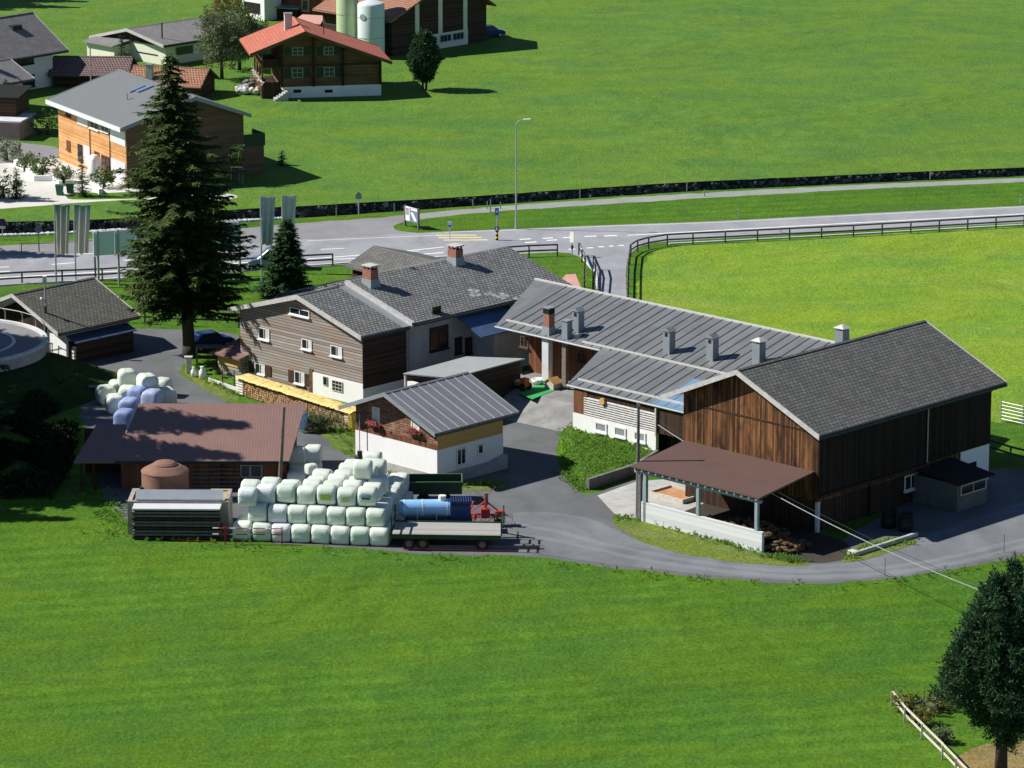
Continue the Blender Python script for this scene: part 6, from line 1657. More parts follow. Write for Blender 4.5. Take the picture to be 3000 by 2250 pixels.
# loose bales on top and around
LB = [((1063, 1398), 3.75, 0, 'bale', 'big pale bale lying alone on top of the pile, tilted above the others'),
      ((1092, 1372), 2.6, 0, 'bale', 'pale bale at the upper right back corner of the pile'),
      ((1105, 1395), 2.6, 0, 'bale', 'half shaded pale bale just right of the lone topmost bale'),
      ((736, 1455), 2.44, 0, 'bale', 'pale bale leaning at the left end behind the white top bales'),
      ((727, 1478), 2.44, 0, 'balewhite', 'white bale low at the left end under the tall white one'),
      ((912, 1388), 2.3, .6, 'bale', 'small torn pale bale wedge left of the back row')]
for (px, py), z, dr, mt, lab in LB:
    bale(gp(px, py + z * .36 * 0, z), FBl.rz + dr, lab, mt, s=.97 if 'small' not in lab else .6)
for k, (px, py, z, lab) in enumerate(((872, 1402, 0, 'shaded bale at the bottom of the left column beside the shed'), (918, 1400, 0, 'shaded bale at the bottom of the right column beside the shed'),
                                      (872, 1402, 1.22, 'shaded bale on top of the left column beside the shed'), (918, 1398, 1.22, 'half sunlit bale on top of the right column beside the shed'),
                                      (868, 1430, 0, 'shaded single bale nearest the shed corner'), (900, 1372, 0, 'rear shaded bale behind the two columns'))):
    p = gp(px, py); p.z = z; bale(p, 0, lab, 'bale', 'bales stacked beside the shed')
# second heap behind the shed, seen end-on
HB2 = [(312, 1182, 0, 'bale', 'shaded dark-looking bale at the far left of the rear heap'), (346, 1168, .05, 'bale', 'striped crumpled pale bale leaning left in the rear heap'), (338, 1208, 0, 'bale', 'shaded bale lowest at the left of the rear heap'),
       (374, 1176, 1.22, 'bale', 'big pale bale at the top left of the rear heap'), (433, 1190, 1.22, 'bale', 'big pale bale at the top right of the rear heap'), (392, 1170, 0, 'bale', 'pale bale under the top left one of the rear heap'), (440, 1176, 0, 'bale', 'pale bale under the top right one of the rear heap'),
       (474, 1160, 0, 'bale', 'shaded pale bale behind the top right one of the rear heap'), (488, 1188, 0, 'bale', 'pale round bale at the right end of the rear heap'), (375, 1192, .25, 'bale', 'pale bale above the blue ones in the rear heap'),
       (408, 1200, .45, 'baleblue', 'lilac-blue wrapped bale in the middle of the rear heap'), (446, 1204, .3, 'baleblue', 'light blue wrapped bale right of the lilac-blue one'), (380, 1222, .1, 'baleblue', 'blue wrapped bale at the left under the lilac-blue one'), (366, 1252, 0, 'baleblue', 'bright blue bale nearest the red-brown roof edge')]
for px, py, z, mt, lab in HB2:
    p = gp(px, py); p.z = z; bale(p, math.pi / 2 + br.uniform(-.4, .4), lab, mt, 'bales of the rear heap', s=1.14)
# pale boards sticking out
t = thing('plank', 'pale flat board sticking out left of the rear bale heap', 'board', gp(292, 1150)); MB().box(-.9, .9, -.4, .4, .5, .56).build('board', M['postwood'], t)

# ------------------------------------------------------------------ manure pit with rusty tank and stacked panels
F = MP = Frame((670, 1568), 1)
h = fthing(F, 'concrete_pit', 'square concrete pit with plank cover left of the big bale pile', 'pit')
xl = F.h(378, 1560)[0]; yb_ = 9.0; zt = 2.1
zt = F.f(668, 1470)[1]; 
cor = F.h(690, 1432, zt)
print('pit', xl, zt, cor)
m = MB(); m.box(xl, 0, 0, .3, 0, zt); m.box(xl, 0, cor[1] - .3, cor[1], 0, zt); m.box(xl, xl + .3, .301, cor[1] - .301, 0, zt); m.box(-.3, 0, .301, cor[1] - .301, 0, zt); m.build('wall', plain('stained_pit_concrete', (.33, .31, .27, 1), .9, 0, .3, .9), h)
MB().box(xl + .301, -.301, .301, cor[1] - .301, zt - .3, zt - .12).build('plank_cover', planks('pit_planks', (.42, .27, .15, 1), (.62, .42, .26, 1), False, .3, .04, (.3, .2, .14, 1), .4), h)
tx, ty = F.h(483, 1440, zt - .1)
t = thing('rusty_tank', 'round rusty steel tank with domed lid standing on the concrete pit', 'tank', F.wld(tx, ty + .4, zt - .12))
r_ = 1.72
MB().lathe([(0, 0), (r_, 0), (r_, 1.45), (r_ * 1.02, 1.47), (r_ * 1.02, 1.53), (r_ * .95, 1.62), (r_ * .7, 1.86), (r_ * .5, 1.97)], n=48).build('shell', M['rust'], t, smooth=False)
MB().lathe([(r_ * .52, 1.95), (r_ * .52, 2.03), (r_ * .42, 2.16), (r_ * .2, 2.27), (0, 2.3)], n=40).build('lid', M['rust'], t)
MB().box(-r_ - .08, -r_ * .8, -.9, -.3, .0, .45).build('outlet', M['blackmetal'], t)
x0 = F.h(396, 1565)[0]; x1 = F.h(652, 1565)[0]; ztp = F.f(652, 1490, -1.35)[1]
t = fthing(F, 'panel_stack', 'stack of dark formwork panels topped by a bright white sheet', 'stack')
k = 0; z = .1
while z < ztp - .16:
    MB().box(x0 + .06 * math.sin(k * 3), x1 - .06 * math.cos(k * 5), -1.4 + .05 * math.sin(k * 7), -.1, z, z + .15).build('panel', M['fencewood'] if k % 3 else M['darkwood'], t); z += .235; k += 1
MB().box(x0, x1, -1.45, -.05, ztp - .12, ztp).build('top_sheet', M['alu'], t, bevel=.01)
t = fthing(F, 'steel_ramp', 'flat grey steel sheet ramp resting on the pit edge', 'ramp')
z2 = zt + .05
MB().hexa([(x0 + .1, .05, z2), (x1 + .1, .05, z2), (x1 + .05, .9, z2 + .5), (x0 + .05, .9, z2 + .5)], [(x0 + .1, .05, z2 + .1), (x1 + .1, .05, z2 + .1), (x1 + .05, .9, z2 + .6), (x0 + .05, .9, z2 + .6)]).build('sheet', M['greysheet'], t)
MB().box(x0 + .3, x1 - .1, .3, .4, z2 - .2, z2 + .1).build('support', M['blackmetal'], t)
t = thing('striped_barrier', 'red and white striped rail barrier before the left front bales', 'barrier', gp(660, 1594))
for z in (.75, 1.2):
    for q in range(12):
        MB().tube((q * .42 - .9, -.2 * q * .08, z), (q * .42 - .48, -.2 * q * .08, z), .045, .045, 6).build('rail', M['redpaint' if q % 3 else 'palletwhite'], t)
for q in (0, 4.1): MB().box(q - .04, q + .04, -.12, -.04, 0, 1.3).build('post', M['signred'], t)
o = cable(gp(500, 1580, .5), gp(1600, 1616, .35), .1, .008, 20).build('fence_tape', M['signred'], None); tag(o, 'thin red electric fence tape along the meadow edge', 'fence tape')

# ------------------------------------------------------------------ trailers and machines
F = Frame((1466, 1616), 3)
t = fthing(F, 'flatbed_trailer', 'long flat trailer with grey board deck and dark green frame', 'trailer')
hb = 1.15
x0, y0 = F.h(1150, 1560, hb); x1, y1 = F.h(1466, 1533, hb); print('bed', x0, y0, x1, y1)
x1 = 0; yb_ = y1
MB().box(x0, 0, 0, yb_, hb - .1, hb).build('deck', M['bedboards'], t)
MB().box(x0 - .06, .06, -.07, -.004, hb - .28, hb + .05).build('side_beam', M['greentrailer'], t); MB().box(x0, 0, yb_ + .004, yb_ + .07, hb - .28, hb + .1).build('side_beam', M['greentrailer'], t)
for xx in (x0 - .06, .02):
    m = MB(); m.box(xx, xx + .09, -.05, .05, hb, hb + 1.35); m.box(xx, xx + .09, yb_ - .1, yb_, hb, hb + 1.35); m.box(xx + .01, xx + .08, .051, yb_ - .101, hb + 1.1, hb + 1.2); m.box(xx + .01, xx + .08, .051, yb_ - .101, hb + .5, hb + .6); m.build('end_frame', M['greentrailer'], t)
MB().box(x0 + .3, -.3, yb_ * .25, yb_ * .75, hb - .45, hb - .11).build('chassis', M['blackmetal'], t)
for xx in (x0 + 1.2, x0 + 2.2, -1.3):
    for yy in (.1, yb_ - .35):
        w_ = MB().tube((xx, yy, .45), (xx, yy + .26, .45), .45, .45, 20).build('wheel', M['rubber'], t); MB().tube((xx, yy - .015, .45), (xx, yy - .004, .45), .24, .24, 14).build('rim', M['rust'], w_)
m = MB(); m.tube((.05, yb_ * .3, .75), (2.0, yb_ * .5, .6), .05, .05, 6); m.tube((.05, yb_ * .7, .75), (2.0, yb_ * .5, .6), .05, .05, 6); m.tube((2.0, yb_ * .5, .6), (2.4, yb_ * .5, .55), .05, .05, 6); m.box(1.1, 1.2, yb_ * .5 - .5, yb_ * .5 + .5, .5, .9); m.build('drawbar', M['blackmetal'], t)
o = thing('timber_baulk', 'dark long baulk lying on the lane beside the trailer wheels', 'baulk', gp(1340, 1608)); MB().box(-3.9, 5.9, -.15, .15, 0, .3).build('baulk', M['fencewood'], o)
F = Frame((1352, 1476), -1)
t = fthing(F, 'green_trailer', 'dark green tipping trailer with open box behind the blue tank', 'trailer')
x0 = F.h(1190, 1476)[0]; W_ = 2.2; z0, z1 = .75, 1.65
m = MB(); m.box(x0, 0, 0, W_, z0, z0 + .06); m.build('floor', M['greentrailer'], t)
m = MB(); m.box(x0, 0, -.05, -.002, z0, z1); m.box(x0, 0, W_ + .002, W_ + .05, z0, z1); m.box(x0 - .05, x0 - .002, -.05, W_ + .05, z0, z1); m.box(.002, .05, -.05, W_ + .05, z0, z1); m.build('side_panel', M['greentrailer'], t)
m = MB(); m.box(x0 - .06, .06, -.08, -.0, z1 + .002, z1 + .07); m.box(x0 - .06, .06, W_ + .0, W_ + .08, z1 + .002, z1 + .07); m.box(0, .07, .0, W_, z1 + .002, z1 + .07); m.build('top_rail', plain('green_rail', (.12, .2, .10, 1), .5), t)
for xx in (x0 + 1.3, -1.2):
    for yy in (.0, W_ - .25): MB().tube((xx, yy, .42), (xx, yy + .25, .42), .42, .42, 18).build('wheel', M['rubber'], t)
F = Frame((1345, 1562), -3)
t = fthing(F, 'blue_sprayer_tank', 'light blue cylindrical tank wagon between green trailer and flat trailer', 'tank wagon')
xa_, za__ = F.f(1178, 1495, .7); xb_, zb__ = F.f(1318, 1495, .7); zc = 1.75; r_ = .62
MB().tube((xa_, .7, zc), (xb_, .7, zc), r_, r_, 28).build('tank', M['bluetank'], t, smooth=False)
MB().lathe([(0, 0), (r_ * .6, .02), (r_ * .95, .12), (r_, .2)], n=24)
e_ = MB().tube((xa_ - .22, .7, zc), (xa_ - .003, .7, zc), r_ * .75, r_ * .99, 28).build('end_cap', M['bluetank'], t)
for q in (.04, .42, .93):
    x = xa_ + (xb_ - xa_) * q; MB().tube((x, .7, zc), (x + .08, .7, zc), r_ + .02, r_ + .02, 28).build('band', M['alu'], t)
MB().tube((xb_ - .55, .7, zc + r_ * .9), (xb_ - .55, .7, zc + r_ + .3), .28, .28, 16).build('filler_cap', M['palletwhite'], t)
MB().box(xa_ + .2, xb_ + 1.6, .3, 1.1, .75, 1.05).build('chassis', M['bluedark'], t)
MB().box(xb_ + .05, xb_ + 1.5, .1, 1.3, 1.06, 2.0).build('pump_box', M['bluedark'], t)
m = MB()
for k in range(9): m.box(xb_ + .05 + k * .18, xb_ + .13 + k * .18, .1, 1.4, 2.1, 2.35)
m.build('grid', M['bluedark'], t)
for xx in (xa_ + 1.3, xa_ + 2.5):
    for yy in (.0, 1.15): MB().tube((xx, yy, .5), (xx, yy + .25, .5), .5, .5, 18).build('wheel', M['rubber'], t)
for q in (.3, .7): MB().box(xa_ + (xb_ - xa_) * q, xa_ + (xb_ - xa_) * q + .1, .05, .2, .9, 1.75).build('bracket', M['steel'], t)
F = Frame((1440, 1545), -5)
t = fthing(F, 'hay_tedder', 'red hay machine with spidery arms behind the flat trailer', 'hay machine')
m = MB()
m.tube((-2.2, .6, .9), (.8, .4, .8), .09, .09, 8); m.tube((-.4, .4, .8), (-.4, .4, 2.1), .14, .08, 8); m.tube((-1.6, .6, .9), (-1.2, 1.5, 1.6), .06, .06, 6); m.tube((-.4, .4, 1.9), (.5, .2, 1.2), .07, .05, 6); m.tube((-.4, .4, 1.9), (-1.4, .6, 1.1), .06, .05, 6)
m.box(-.75, -.1, .1, .7, .7, 1.35); m.box(.3, 1.0, .1, .8, .75, 1.1)
m.build('frame', M['redpaint'], t)
for k, (x, y) in enumerate(((-2.1, .8), (-1.2, .2), (.3, .1), (.9, .7))):
    m = MB(); 
    for a in range(7):
        q = a * .9 + k; m.tube((x, y, .75), (x + .75 * math.cos(q), y + .75 * math.sin(q), .62), .03, .025, 5); m.tube((x + .75 * math.cos(q), y + .75 * math.sin(q), .62), (x + .8 * math.cos(q), y + .8 * math.sin(q), .25), .015, .015, 4)
    m.tube((x, y, .6), (x, y, 1.0), .13, .13, 10); m.build('rotor', M['redpaint'] if k % 2 else M['rust'], t)
for x, y in ((-1.7, .4), (.5, .5)): MB().tube((x, y, .28), (x, y + .15, .28), .28, .28, 14).build('wheel', M['rubber'], t)
m = MB().tube((-.38, .42, 2.1), (-.38, .42, 2.5), .16, .16, 10); m.tube((-.4, .4, 2.0), (-1.3, .9, 2.7), .03, .02, 5); m.tube((-.4, .4, 2.2), (.4, 1.0, 2.8), .03, .02, 5); m.build('lever', M['rust'], t)
t = thing('oil_drum', 'dark grey drum between bale pile and green trailer', 'drum', gp(1162, 1500)); MB().tube((0, 0, 0), (0, 0, 1.6), .5, .5, 16).build('drum', M['greysheet'], t); MB().blob((0, .2, 1.75), (.4, .35, .3), 3, .4, 1).build('lumps', M['blackmetal'], t)

# ------------------------------------------------------------------ flags, boards, signs, lamps
def flagmat():
    t = NT('flag_cloth', .8, 0, .2); uv = t.co('UV'); sp = t.new('SeparateXYZ'); t.link(t.co('Generated'), sp.inputs[0])
    col = t.ramp(sp.outputs[2], [(.0, (.62, .56, .47, 1)), (.62, (.50, .48, .42, 1)), (.82, (.34, .42, .36, 1)), (1.0, (.14, .24, .17, 1))])
    t.link(col, t.b.inputs['Base Color'])
    tr = t.new('BsdfTranslucent'); t.link(col, tr.inputs[0]); mx = t.new('MixShader'); mx.inputs[0].default_value = .4
    t.link(t.b.outputs[0], mx.inputs[1]); t.link(tr.outputs[0], mx.inputs[2]); t.link(mx.outputs[0], t.n['Material Output'].inputs[0]); return t.m
FM = flagmat()
FM2 = plain('grey_flag_cloth', (.62, .66, .64, 1), .8, 0, .12, 2)
def flag(bx, by, tx, ty, w_px, h_px, label, mat_, seed):
    p = gp(bx, by); rr = ray(tx, ty); tt = p.y / rr[1]; H_ = CH + rr[2] * tt
    t = thing('banner_flag', label, 'flag', p)
    MB().tube((0, 0, 0), (0, 0, H_ + .05), .09, .06, 8).build('pole', M['steel'], t)
    s = FPX / math.sqrt(p.x ** 2 + p.y ** 2 + CH ** 2); W_ = w_px / s; HH = h_px / s / .97
    MB().tube((0, 0, H_), (W_ + .1, 0, H_), .035, .03, 6).build('arm', M['steel'], t)
    m = MB(); nx_, nz = 14, 12
    for i in range(nx_ + 1):
        for j in range(nz + 1):
            u, v = i / nx_, j / nz
            k = 1 - .22 * v * (u if seed % 2 else 1) ; x = .08 + W_ * u * k + .1 * v * math.sin(u * 7 + seed) * .4
            m.v.append((x, .22 * math.sin(u * 15 + v * 2 + seed) * (.2 + .8 * v), H_ - .06 - HH * v + .05 * math.sin(u * 9)))
    for i in range(nx_):
        for j in range(nz): m.f.append((i * (nz + 1) + j, (i + 1) * (nz + 1) + j, (i + 1) * (nz + 1) + j + 1, i * (nz + 1) + j + 1))
    m.build('cloth', mat_, t, smooth=True, flat=True)
flag(165, 828, 161, 600, 43, 140, 'first beige banner flag from the left on its slim pole', FM, 1)
flag(222, 820, 216, 600, 46, 138, 'second beige banner flag from the left, right of the first', FM, 2)
flag(767, 834, 763, 576, 41, 138, 'grey banner flag on a pole between the two spruces', FM2, 3)
flag(829, 800, 826, 573, 40, 120, 'grey banner flag right behind the young spruce', FM2, 4)
# big roadside board seen from behind
p0_, p1_ = gp(289, 840), gp(703, 808)
t = thing('billboard', 'wide blue-grey roadside billboard seen from behind through the spruce', 'billboard', p0_, math.atan2(p1_.y - p0_.y, p1_.x - p0_.x))
Wb = (p1_ - p0_).length; f_ = lambda py, p: CH + ray(0, py)[2] * (p.y / ray(0, py)[1])
zb0, zt0 = f_(749, p0_), f_(679, p0_); print('billboard', Wb, zb0, zt0)
npan = 7
for k in range(npan):
    MB().box(-.4 + k * (Wb + .6) / npan, -.4 + (k + 1) * (Wb + .6) / npan - .04, -.03, .06, zb0, zt0).build('panel', M['board'], t)
for k in (0, 1, 2, 4, 5, 7):
    x = -.02 + Wb * k / 7; MB().box(x - .09, x + .09, -.22, -.031, 0, zt0 + .1).build('post', M['steel'], t)
t = thing('sign_post', 'short dark post beside the left leg of the billboard', 'post', gp(289, 832)); MB().box(-.35, -.2, -.1, .05, 0, 2.6).build('post', M['fencewood'], t)
# information board by the track
p0_, p1_ = gp(1187, 662), gp(1226, 673)
az_ = math.atan2(p1_.y - p0_.y, p1_.x - p0_.x); Wb = (p1_ - p0_).length
t = thing('roadside_sign', 'framed advertising board in white and blue beside the gravel track', 'sign board', p0_, az_)
zt0, zb0 = f_(602, p0_), f_(645, p0_)
for x in (0, Wb): MB().box(x - .09, x + .09, -.09, .09, 0, zt0 + .05).build('post', M['fencewood'], t)
bd = MB().box(.09, Wb - .09, -.04, .04, zb0, zt0).build('board', M['vanblue'], t)
Tb = lambda u0, u1, z0, z1, mt, nm, o=.05: MB().box(.09 + u0 * (Wb - .18), .09 + u1 * (Wb - .18), -o, -.041, zb0 + z0 * (zt0 - zb0), zb0 + z1 * (zt0 - zb0)).build(nm, M[mt], bd)
Tb(.02, .36, .03, .95, 'whitepaint', 'white_field'); Tb(.06, .30, .42, .80, 'bluesteel', 'picture', .056); Tb(.06, .30, .81, .88, 'signred', 'red_bar', .056)
Tb(.45, .98, .80, .93, 'whitepaint', 'lettering_bar'); Tb(.0, 1.0, .955, 1.0, 'palletwhite', 'top_strip')
MB().hexa([(Wb * .42, -.05, zb0 + (zt0 - zb0) * .62), (Wb * .6, -.05, zb0 + (zt0 - zb0) * .70), (Wb * .92, -.05, zb0 + (zt0 - zb0) * .15), (Wb * .72, -.05, zb0 + (zt0 - zb0) * .10)],
          [(Wb * .42, -.041, zb0 + (zt0 - zb0) * .62), (Wb * .6, -.041, zb0 + (zt0 - zb0) * .70), (Wb * .92, -.041, zb0 + (zt0 - zb0) * .15), (Wb * .72, -.041, zb0 + (zt0 - zb0) * .10)]).build('white_figure', M['whitepaint'], bd)
# bus stop sign with striped post on the island
p = gp(1456, 704); t = thing('traffic_island_sign', 'blue square sign over round blue one on a yellow-black striped post', 'road sign', p)
zT = f_(609, p); zB = f_(636, p)
MB().tube((0, .03, 0), (0, .03, zT), .05, .05, 8).build('pole', M['steel'], t)
s1 = MB().box(-.19, .19, -.05, -.02, zB, zT).build('square_sign', M['signblue'], t)
MB().hexa([(-.13, -.062, zB + .45), (.13, -.062, zB + .45), (0, -.062, zT - .15)], [(-.13, -.051, zB + .45), (.13, -.051, zB + .45), (0, -.051, zT - .15)]).build('white_triangle', M['whitepaint'], s1)
MB().box(-.17, .17, -.062, -.051, zB + .03, zB + .18).build('white_strip', M['whitepaint'], s1)
zr_ = f_(670, p); s2 = MB().tube((0, -.05, zr_), (0, -.02, zr_), .27, .27, 20).build('round_sign', M['signblue'], t)
MB().hexa([(-.05, -.062, zr_ + .2), (.03, -.062, zr_ + .2), (-.10, -.062, zr_ - .18), (-.16, -.062, zr_ - .14)], [(-.05, -.051, zr_ + .2), (.03, -.051, zr_ + .2), (-.10, -.051, zr_ - .18), (-.16, -.051, zr_ - .14)]).build('white_arrow', M['whitepaint'], s2)
for k in range(6): MB().tube((0, .03, k * .2), (0, .03, (k + 1) * .2), .14, .14, 12).build('stripe', M['signyellow' if k % 2 else 'soot'], t)
p = gp(1318, 700); t = thing('traffic_island_sign', 'small white and blue sign just above the farther brick chimney', 'road sign', p)
MB().tube((0, .03, 0), (0, .03, 1.7), .04, .04, 8).build('pole', M['steel'], t); s1 = MB().box(-.2, .2, -.05, .0, 1.1, 1.75).build('plate', M['whitepaint'], t); MB().box(-.14, .14, -.062, -.051, 1.2, 1.4).build('blue_field', M['signblue'], s1)
p = gp(1675, 752); t = thing('road_sign', 'blank pale sign board seen from behind at the side-road junction', 'road sign', p, math.radians(-42))
zT = f_(679, p); MB().tube((0, .05, 0), (0, .05, zT), .05, .05, 8).build('pole', M['steel'], t); MB().box(-.22, .25, -.03, .0, zT - 1.05, zT).build('plate', plain('sign_back', (.8, .85, .75, 1), .5), t)
MB().blob((.1, -.05, zT - 1.5), (.16, .1, .3), 2, .3, 1).build('lamp', M['blackmetal'], t)
p = gp(1051, 634); t = thing('road_sign', 'grey pointed sign back on a post by the channel wall', 'road sign', p)
zT = f_(561, p); MB().tube((0, .05, 0), (0, .05, zT), .06, .06, 8).build('pole', M['steel'], t); MB().hexa([(-.3, -.02, zT - .75), (.3, -.02, zT - .75), (.3, -.02, zT - .3), (0, -.02, zT), (-.3, -.02, zT - .3)], [(-.3, .02, zT - .75), (.3, .02, zT - .75), (.3, .02, zT - .3), (0, .02, zT), (-.3, .02, zT - .3)]).build('plate', plain('sign_back_grey', (.22, .27, .24, 1), .5), t)
p = gp(8, 703); t = thing('no_stopping_sign', 'dark plum round sign with small white plate at left edge', 'road sign', p)
zT = f_(641, p); MB().tube((0, .05, 0), (0, .05, zT), .05, .05, 8).build('pole', M['steel'], t); MB().tube((0, -.03, zT - .33), (0, .0, zT - .33), .36, .36, 24).build('disc', M['signpurple'], t); MB().box(-.3, .3, -.03, .0, zT - .98, zT - .74).build('plate', M['whitepaint'], t)
p = gp(114, 738); t = thing('round_sign', 'grey back of a round sign by the lay-by at left', 'road sign', p)
zT = f_(662, p); MB().tube((0, .05, 0), (0, .05, zT), .045, .045, 8).build('pole', M['fencewood'], t); MB().tube((0, -.02, zT - .35), (0, .01, zT - .35), .36, .36, 24).build('disc', plain('sign_back_dark', (.13, .16, .17, 1), .5), t)
# street lamp
p = gp(1512, 671); zT = f_(350, p); t = thing('street_lamp', 'tall slim grey street lamp beyond the main road', 'street lamp', p)
MB().tube((0, 0, 0), (0, 0, 1.2), .13, .12, 10).build('base', M['steel'], t); MB().tube((0, 0, 1.2), (0, 0, zT - .6), .085, .06, 10).build('pole', M['steel'], t)
P = [(0, 0, zT - .6), (.1, 0, zT - .3), (.35, 0, zT - .08), (.75, 0, zT)]; MB().path(P, .045, 6).build('arm', M['steel'], t)
MB().hexa([(.7, -.12, zT - .06), (1.45, -.14, zT - .02), (1.45, .14, zT - .02), (.7, .12, zT - .06)], [(.75, -.08, zT + .06), (1.4, -.1, zT + .1), (1.4, .1, zT + .1), (.75, .08, zT + .06)]).build('lamp_head', M['palletwhite'], t, bevel=.02)
for k, (px, py, h_, lab) in enumerate(((2163, 640, .95, 'white roadside marker post beyond the main road, middle one'), (2990, 597, .95, 'white roadside marker post near the right edge'), (2288, 682, .5, 'short pale marker on the near kerb of the main road'), (1437, 622, 1.3, 'pale thick wooden post by the track near the lamp'), (1427, 612, .8, 'thin pale post just left of the thick wooden post'), (1466, 612, .7, 'small pale post by the channel right of the thick post'), (985, 634, .9, 'thin pale post beside the channel above the lay-by'), (1155, 622, .9, 'thin pale post before the channel wall by the framed board'), (1385, 610, .9, 'thin grey post by the channel left of the pale thick post'), (1699, 580, .9, 'thin grey post standing at the channel edge left of centre'), (1729, 585, .5, 'short stub post beside the gravel track'), (2012, 560, .9, 'thin grey post at the channel edge right of centre'), (2064, 575, .7, 'thin pale stake between track and channel'), (2725, 525, .9, 'thin grey post on the channel edge far right'))):
    t = thing('marker_post', lab, 'post', gp(px, py)); m = MB().hexa([(-.06, -.05, 0), (.06, -.05, 0), (.06, .05, 0), (-.06, .05, 0)], [(-.05, -.04, h_), (.05, -.04, h_ - .04), (.05, .04, h_ - .04), (-.05, .04, h_)]); m.build('post', M['palletwhite' if k < 4 else 'palewood'], t)
    if k < 2: MB().box(-.065, .065, -.056, -.051, h_ * .7, h_ * .82).build('band', M['soot'], t)
t = thing('boundary_post', 'lone thin pole in the far meadow above the channel', 'post', gp(1948, 545)); MB().tube((0, 0, 0), (0, 0, 1.6), .035, .03, 6).build('post', M['palewood'], t)

# ------------------------------------------------------------------ vehicles
def car(p, rz, label, mat_, L=4.4, H=1.5, W=1.75, van=False, name='parked_car'):
    t = thing(name, label, 'van' if van else 'car', p, rz)
    zb = .28
    if van: top = [(-L * .5, .9), (-L * .49, H * .93), (-L * .42, H), (L * .12, H), (L * .32, 1.12), (L * .46, .95), (L * .5, .75), (L * .5, zb), (-L * .5, zb)]
    else: top = [(-L * .5, .75), (-L * .47, .95), (-L * .36, 1.0), (-L * .24, H), (L * .1, H), (L * .26, 1.0), (L * .46, .85), (L * .5, .65), (L * .5, zb), (-L * .5, zb)]
    lo = [(x, z) for x, z in top]
    ins = lambda z: W / 2 - .02 - max(0, z - .95) * .22
    m = MB().hexa([(x, -ins(z), z) for x, z in lo], [(x, ins(z), z) for x, z in lo]); m.build('body', mat_, t, bevel=.06)
    # glazing a little proud of the body
    zw0, zw1 = 1.0, H - .08
    for s in (-1, 1):
        q = ([(-L * .38, zw0), (L * .26, zw0), (L * .1, zw1), (-L * .38, zw1)] if van else [(-L * .32, zw0), (L * .22, zw0), (L * .08, zw1), (-L * .21, zw1)])
        MB().hexa([(x, s * (ins(z) + .002), z) for x, z in q], [(x, s * (ins(z) + .02), z) for x, z in q]).build('side_window', M['glass'], t)
    a, b_ = ((L * .30, 1.16), (L * .135, H - .03)) if van else ((L * .245, 1.03), (L * .11, H - .03))
    MB().hexa([(a[0] + .01, -.68, a[1]), (a[0] + .01, .68, a[1]), (b_[0] + .01, .6, b_[1]), (b_[0] + .01, -.6, b_[1])], [(a[0] + .04, -.68, a[1] + .02), (a[0] + .04, .68, a[1] + .02), (b_[0] + .04, .6, b_[1] + .02), (b_[0] + .04, -.6, b_[1] + .02)]).build('windscreen', M['glass'], t)
    for x in (-L * .31, L * .31):
        for s in (-1, 1):
            w_ = MB().tube((x, s * (W / 2 - .2), .32), (x, s * (W / 2 + .015), .32), .32, .32, 20).build('wheel', M['rubber'], t)
            MB().tube((x, s * (W / 2 + .016), .32), (x, s * (W / 2 + .03), .32), .19, .19, 14).build('rim', M['steel'], w_)
    for s in (-1, 1): MB().box(L * .485, L * .505, s * .62 - .16, s * .62 + .16, .62, .76).build('headlight', M['alu'], t)
    return t
car(gp(806, 786), math.pi - .02, 'silver-blue van driving on the main road behind the young spruce', M['vanblue'], 4.9, 1.95, 1.9, True, 'van')
car(gp(1432, 108), math.radians(20), 'dark blue car parked at the end of the upper barn', M['carblue'], 4.0)
car(gp(612, 1020), math.radians(35), 'dark blue car parked in the shade right behind the spruce trunk', M['carblue'], 4.3)
# clutter under the spruce
t = thing('garden_table', 'small wooden table with dark cover in the shade of the spruce', 'table', gp(612, 1066))
m = MB(); m.box(-1.1, 1.1, -.5, .5, 1.5, 1.58); m.build('top', M['postwood'], t)
for x in (-1, 1):
    for y in (-.42, .42): MB().box(x - .05, x + .05, y - .05, y + .05, 0, 1.495).build('leg', M['postwood'], t)
t = thing('carved_post', 'pale carved wooden post with small cap at the foot of the spruce', 'post', gp(553, 1095)); MB().box(-.22, .22, -.2, .2, 0, 1.4).build('post', M['palewood'], t, bevel=.03); MB().box(-.34, .34, -.3, .3, 1.402, 1.5).build('cap', M['trim'], t)
for k, (px, py) in enumerate(((568, 1104), (594, 1110))):
    t = thing('milk_can', ('pale milk can beside the carved post, smaller one', 'pale milk can beside the carved post, bigger one')[k], 'milk can', gp(px, py)); s = 1 + .25 * k
    MB().lathe([(0, 0), (.24 * s, 0), (.26 * s, .5 * s), (.13 * s, .68 * s), (.13 * s, .8 * s), (.17 * s, .84 * s), (0, .86 * s)], n=18).build('can', M['whitepaint'], t, smooth=True)
t = thing('stone_edging', 'low pale stone border between driveway verge and farmhouse garden', 'border', gp(610, 1116)); q = gp(700, 1148) - gp(610, 1116); MB().prism([(0, 0), (q.x, q.y), (q.x, q.y + .3), (0, .3)], 0, .25).build('border', M['conc_pale'], t)

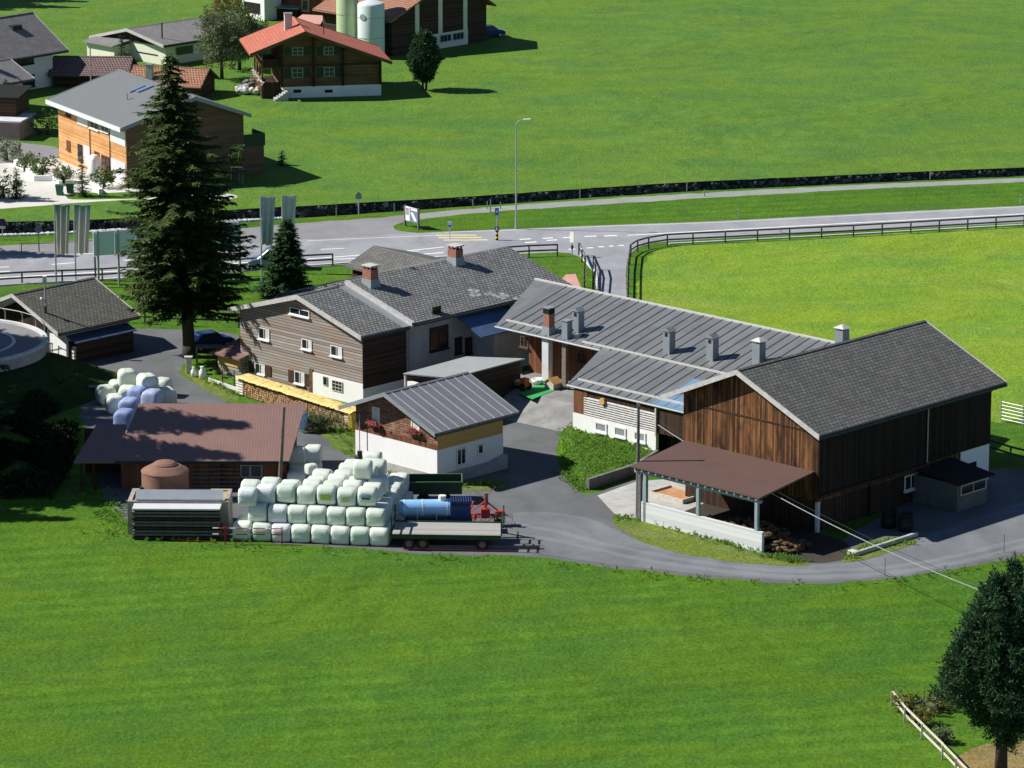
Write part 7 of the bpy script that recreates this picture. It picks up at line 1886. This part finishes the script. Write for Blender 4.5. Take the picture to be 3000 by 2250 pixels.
# weeds and long grass along walls and lane edges
rg = np.random.default_rng(19); CC = []
for pts, dn, wd in ((((1100, 1372), (1281, 1424), (1470, 1418)), 90, .45), (((1800, 1520), (1880, 1520), (2060, 1575), (2240, 1625)), 130, .3), (((300, 1500), (392, 1560)), 60, .6), (((230, 1440), (380, 1500)), 60, .7),
                    (((560, 1080), (640, 1135), (700, 1165)), 60, .35), (((1000, 1260), (1045, 1340)), 50, .5), (((2480, 1640), (2560, 1600), (2680, 1590)), 50, .3), (((2240, 1630), (2360, 1650)), 50, .4), (((1640, 1380), (1700, 1440)), 50, .4), (((1650, 1180), (1690, 1165)), 40, .4),
                    (((640, 1604), (800, 1610), (1150, 1630), (1560, 1642), (1780, 1672), (2050, 1702), (2350, 1722), (2600, 1708), (2800, 1678), (3050, 1626)), 110, .5), (((240, 1560), (700, 1590)), 60, .8)):
    P = [gp(*p) for p in pts]; L_ = [(P[i + 1] - P[i]).length for i in range(len(P) - 1)]; tot = sum(L_)
    for q in range(dn):
        d = rg.random() * tot; i = 0
        while d > L_[i]: d -= L_[i]; i += 1
        p = P[i].lerp(P[i + 1], d / L_[i]); CC.append((p.x + rg.normal() * wd, p.y + rg.normal() * wd, .08))
CC = np.array(CC)
o = tri_obj('edge_weeds', clump_mesh(CC, np.full(len(CC), .2), 10, .22, .05, 6, 1.6, 'needle'), M['weeds'], None, 4); tag(o, 'ragged weeds and long grass along walls, verges and lane edges', 'weeds', kind='stuff')

# near-black bushes added to deepen the shade under the road bend
rg = np.random.default_rng(41); pts = []
while len(pts) < 5200:
    x, y = rg.uniform(-260, 235), rg.uniform(1105, 1462)
    if x > 150 + 75 * math.sin((y - 1105) / 357 * 3.14) : continue
    p = gp(x, y); nz = noise.noise(Vector((p.x * .35, p.y * .2, 2)))
    if nz < -.12: continue
    pts.append((p.x, p.y, (.15 + max(0, nz) * 2.6) * rg.random() + .1))
C = np.array(pts)
o = tri_obj('added_scrub', clump_mesh(C, np.full(len(C), .32), 12, .32, .14, 8, .8, 'leaf'), leafmat('shade_dark_leaves', (.008, .018, .005, 1), (.016, .035, .009, 1), (.035, .06, .014, 1), .2), None, 4)
tag(o, 'dark low bushes added to deepen the shade below the road bend', 'added_scrub', kind='stuff')

# ------------------------------------------------------------------ camera, sky, sun
cam = D.cameras.new('camera'); co_ = D.objects.new('camera', cam); COL.objects.link(co_)
co_.location = (0, 0, CH); co_.rotation_euler = (math.pi / 2 - PIT, 0, 0)
cam.sensor_width = 36; cam.lens = 36 * FPX / 3000; cam.clip_start = 1; cam.clip_end = 4000
scene.camera = co_
sd = Vector((-1.13, .15, 1.0)).normalized()          # towards the sun
sun = D.lights.new('sun', 'SUN'); so = D.objects.new('sun', sun); COL.objects.link(so)
sun.energy = 5.0; sun.angle = math.radians(.53); sun.color = (1, .955, .88)
so.rotation_euler = (-sd).to_track_quat('-Z', 'Y').to_euler(); so.location = (-100, 250, 120)
w = D.worlds.new('World'); scene.world = w; w.use_nodes = True
nt = w.node_tree; sky = nt.nodes.new('ShaderNodeTexSky'); sky.sky_type = 'NISHITA'; sky.sun_disc = False
sky.sun_elevation = math.asin(sd.z); sky.sun_rotation = math.atan2(sd.x, sd.y); sky.altitude = 1400
bg = nt.nodes['Background']; bg.inputs[1].default_value = .066; sky.air_density = .85; sky.dust_density = 0; sky.ozone_density = 3
nt.links.new(sky.outputs[0], bg.inputs[0])
scene.render.engine = 'CYCLES'; scene.cycles.diffuse_bounces = 2
vs_ = scene.view_settings; vs_.view_transform = 'Standard'; vs_.look = 'None'; vs_.exposure = .42; vs_.gamma = 1
seen = {}
for o in D.objects:
    if o.parent is None and 'label' in o: seen.setdefault(o['label'], []).append(o.name)
for k, v in seen.items():
    if len(v) > 1 and 'group' not in D.objects[v[0]]: print('DUP', k, v)
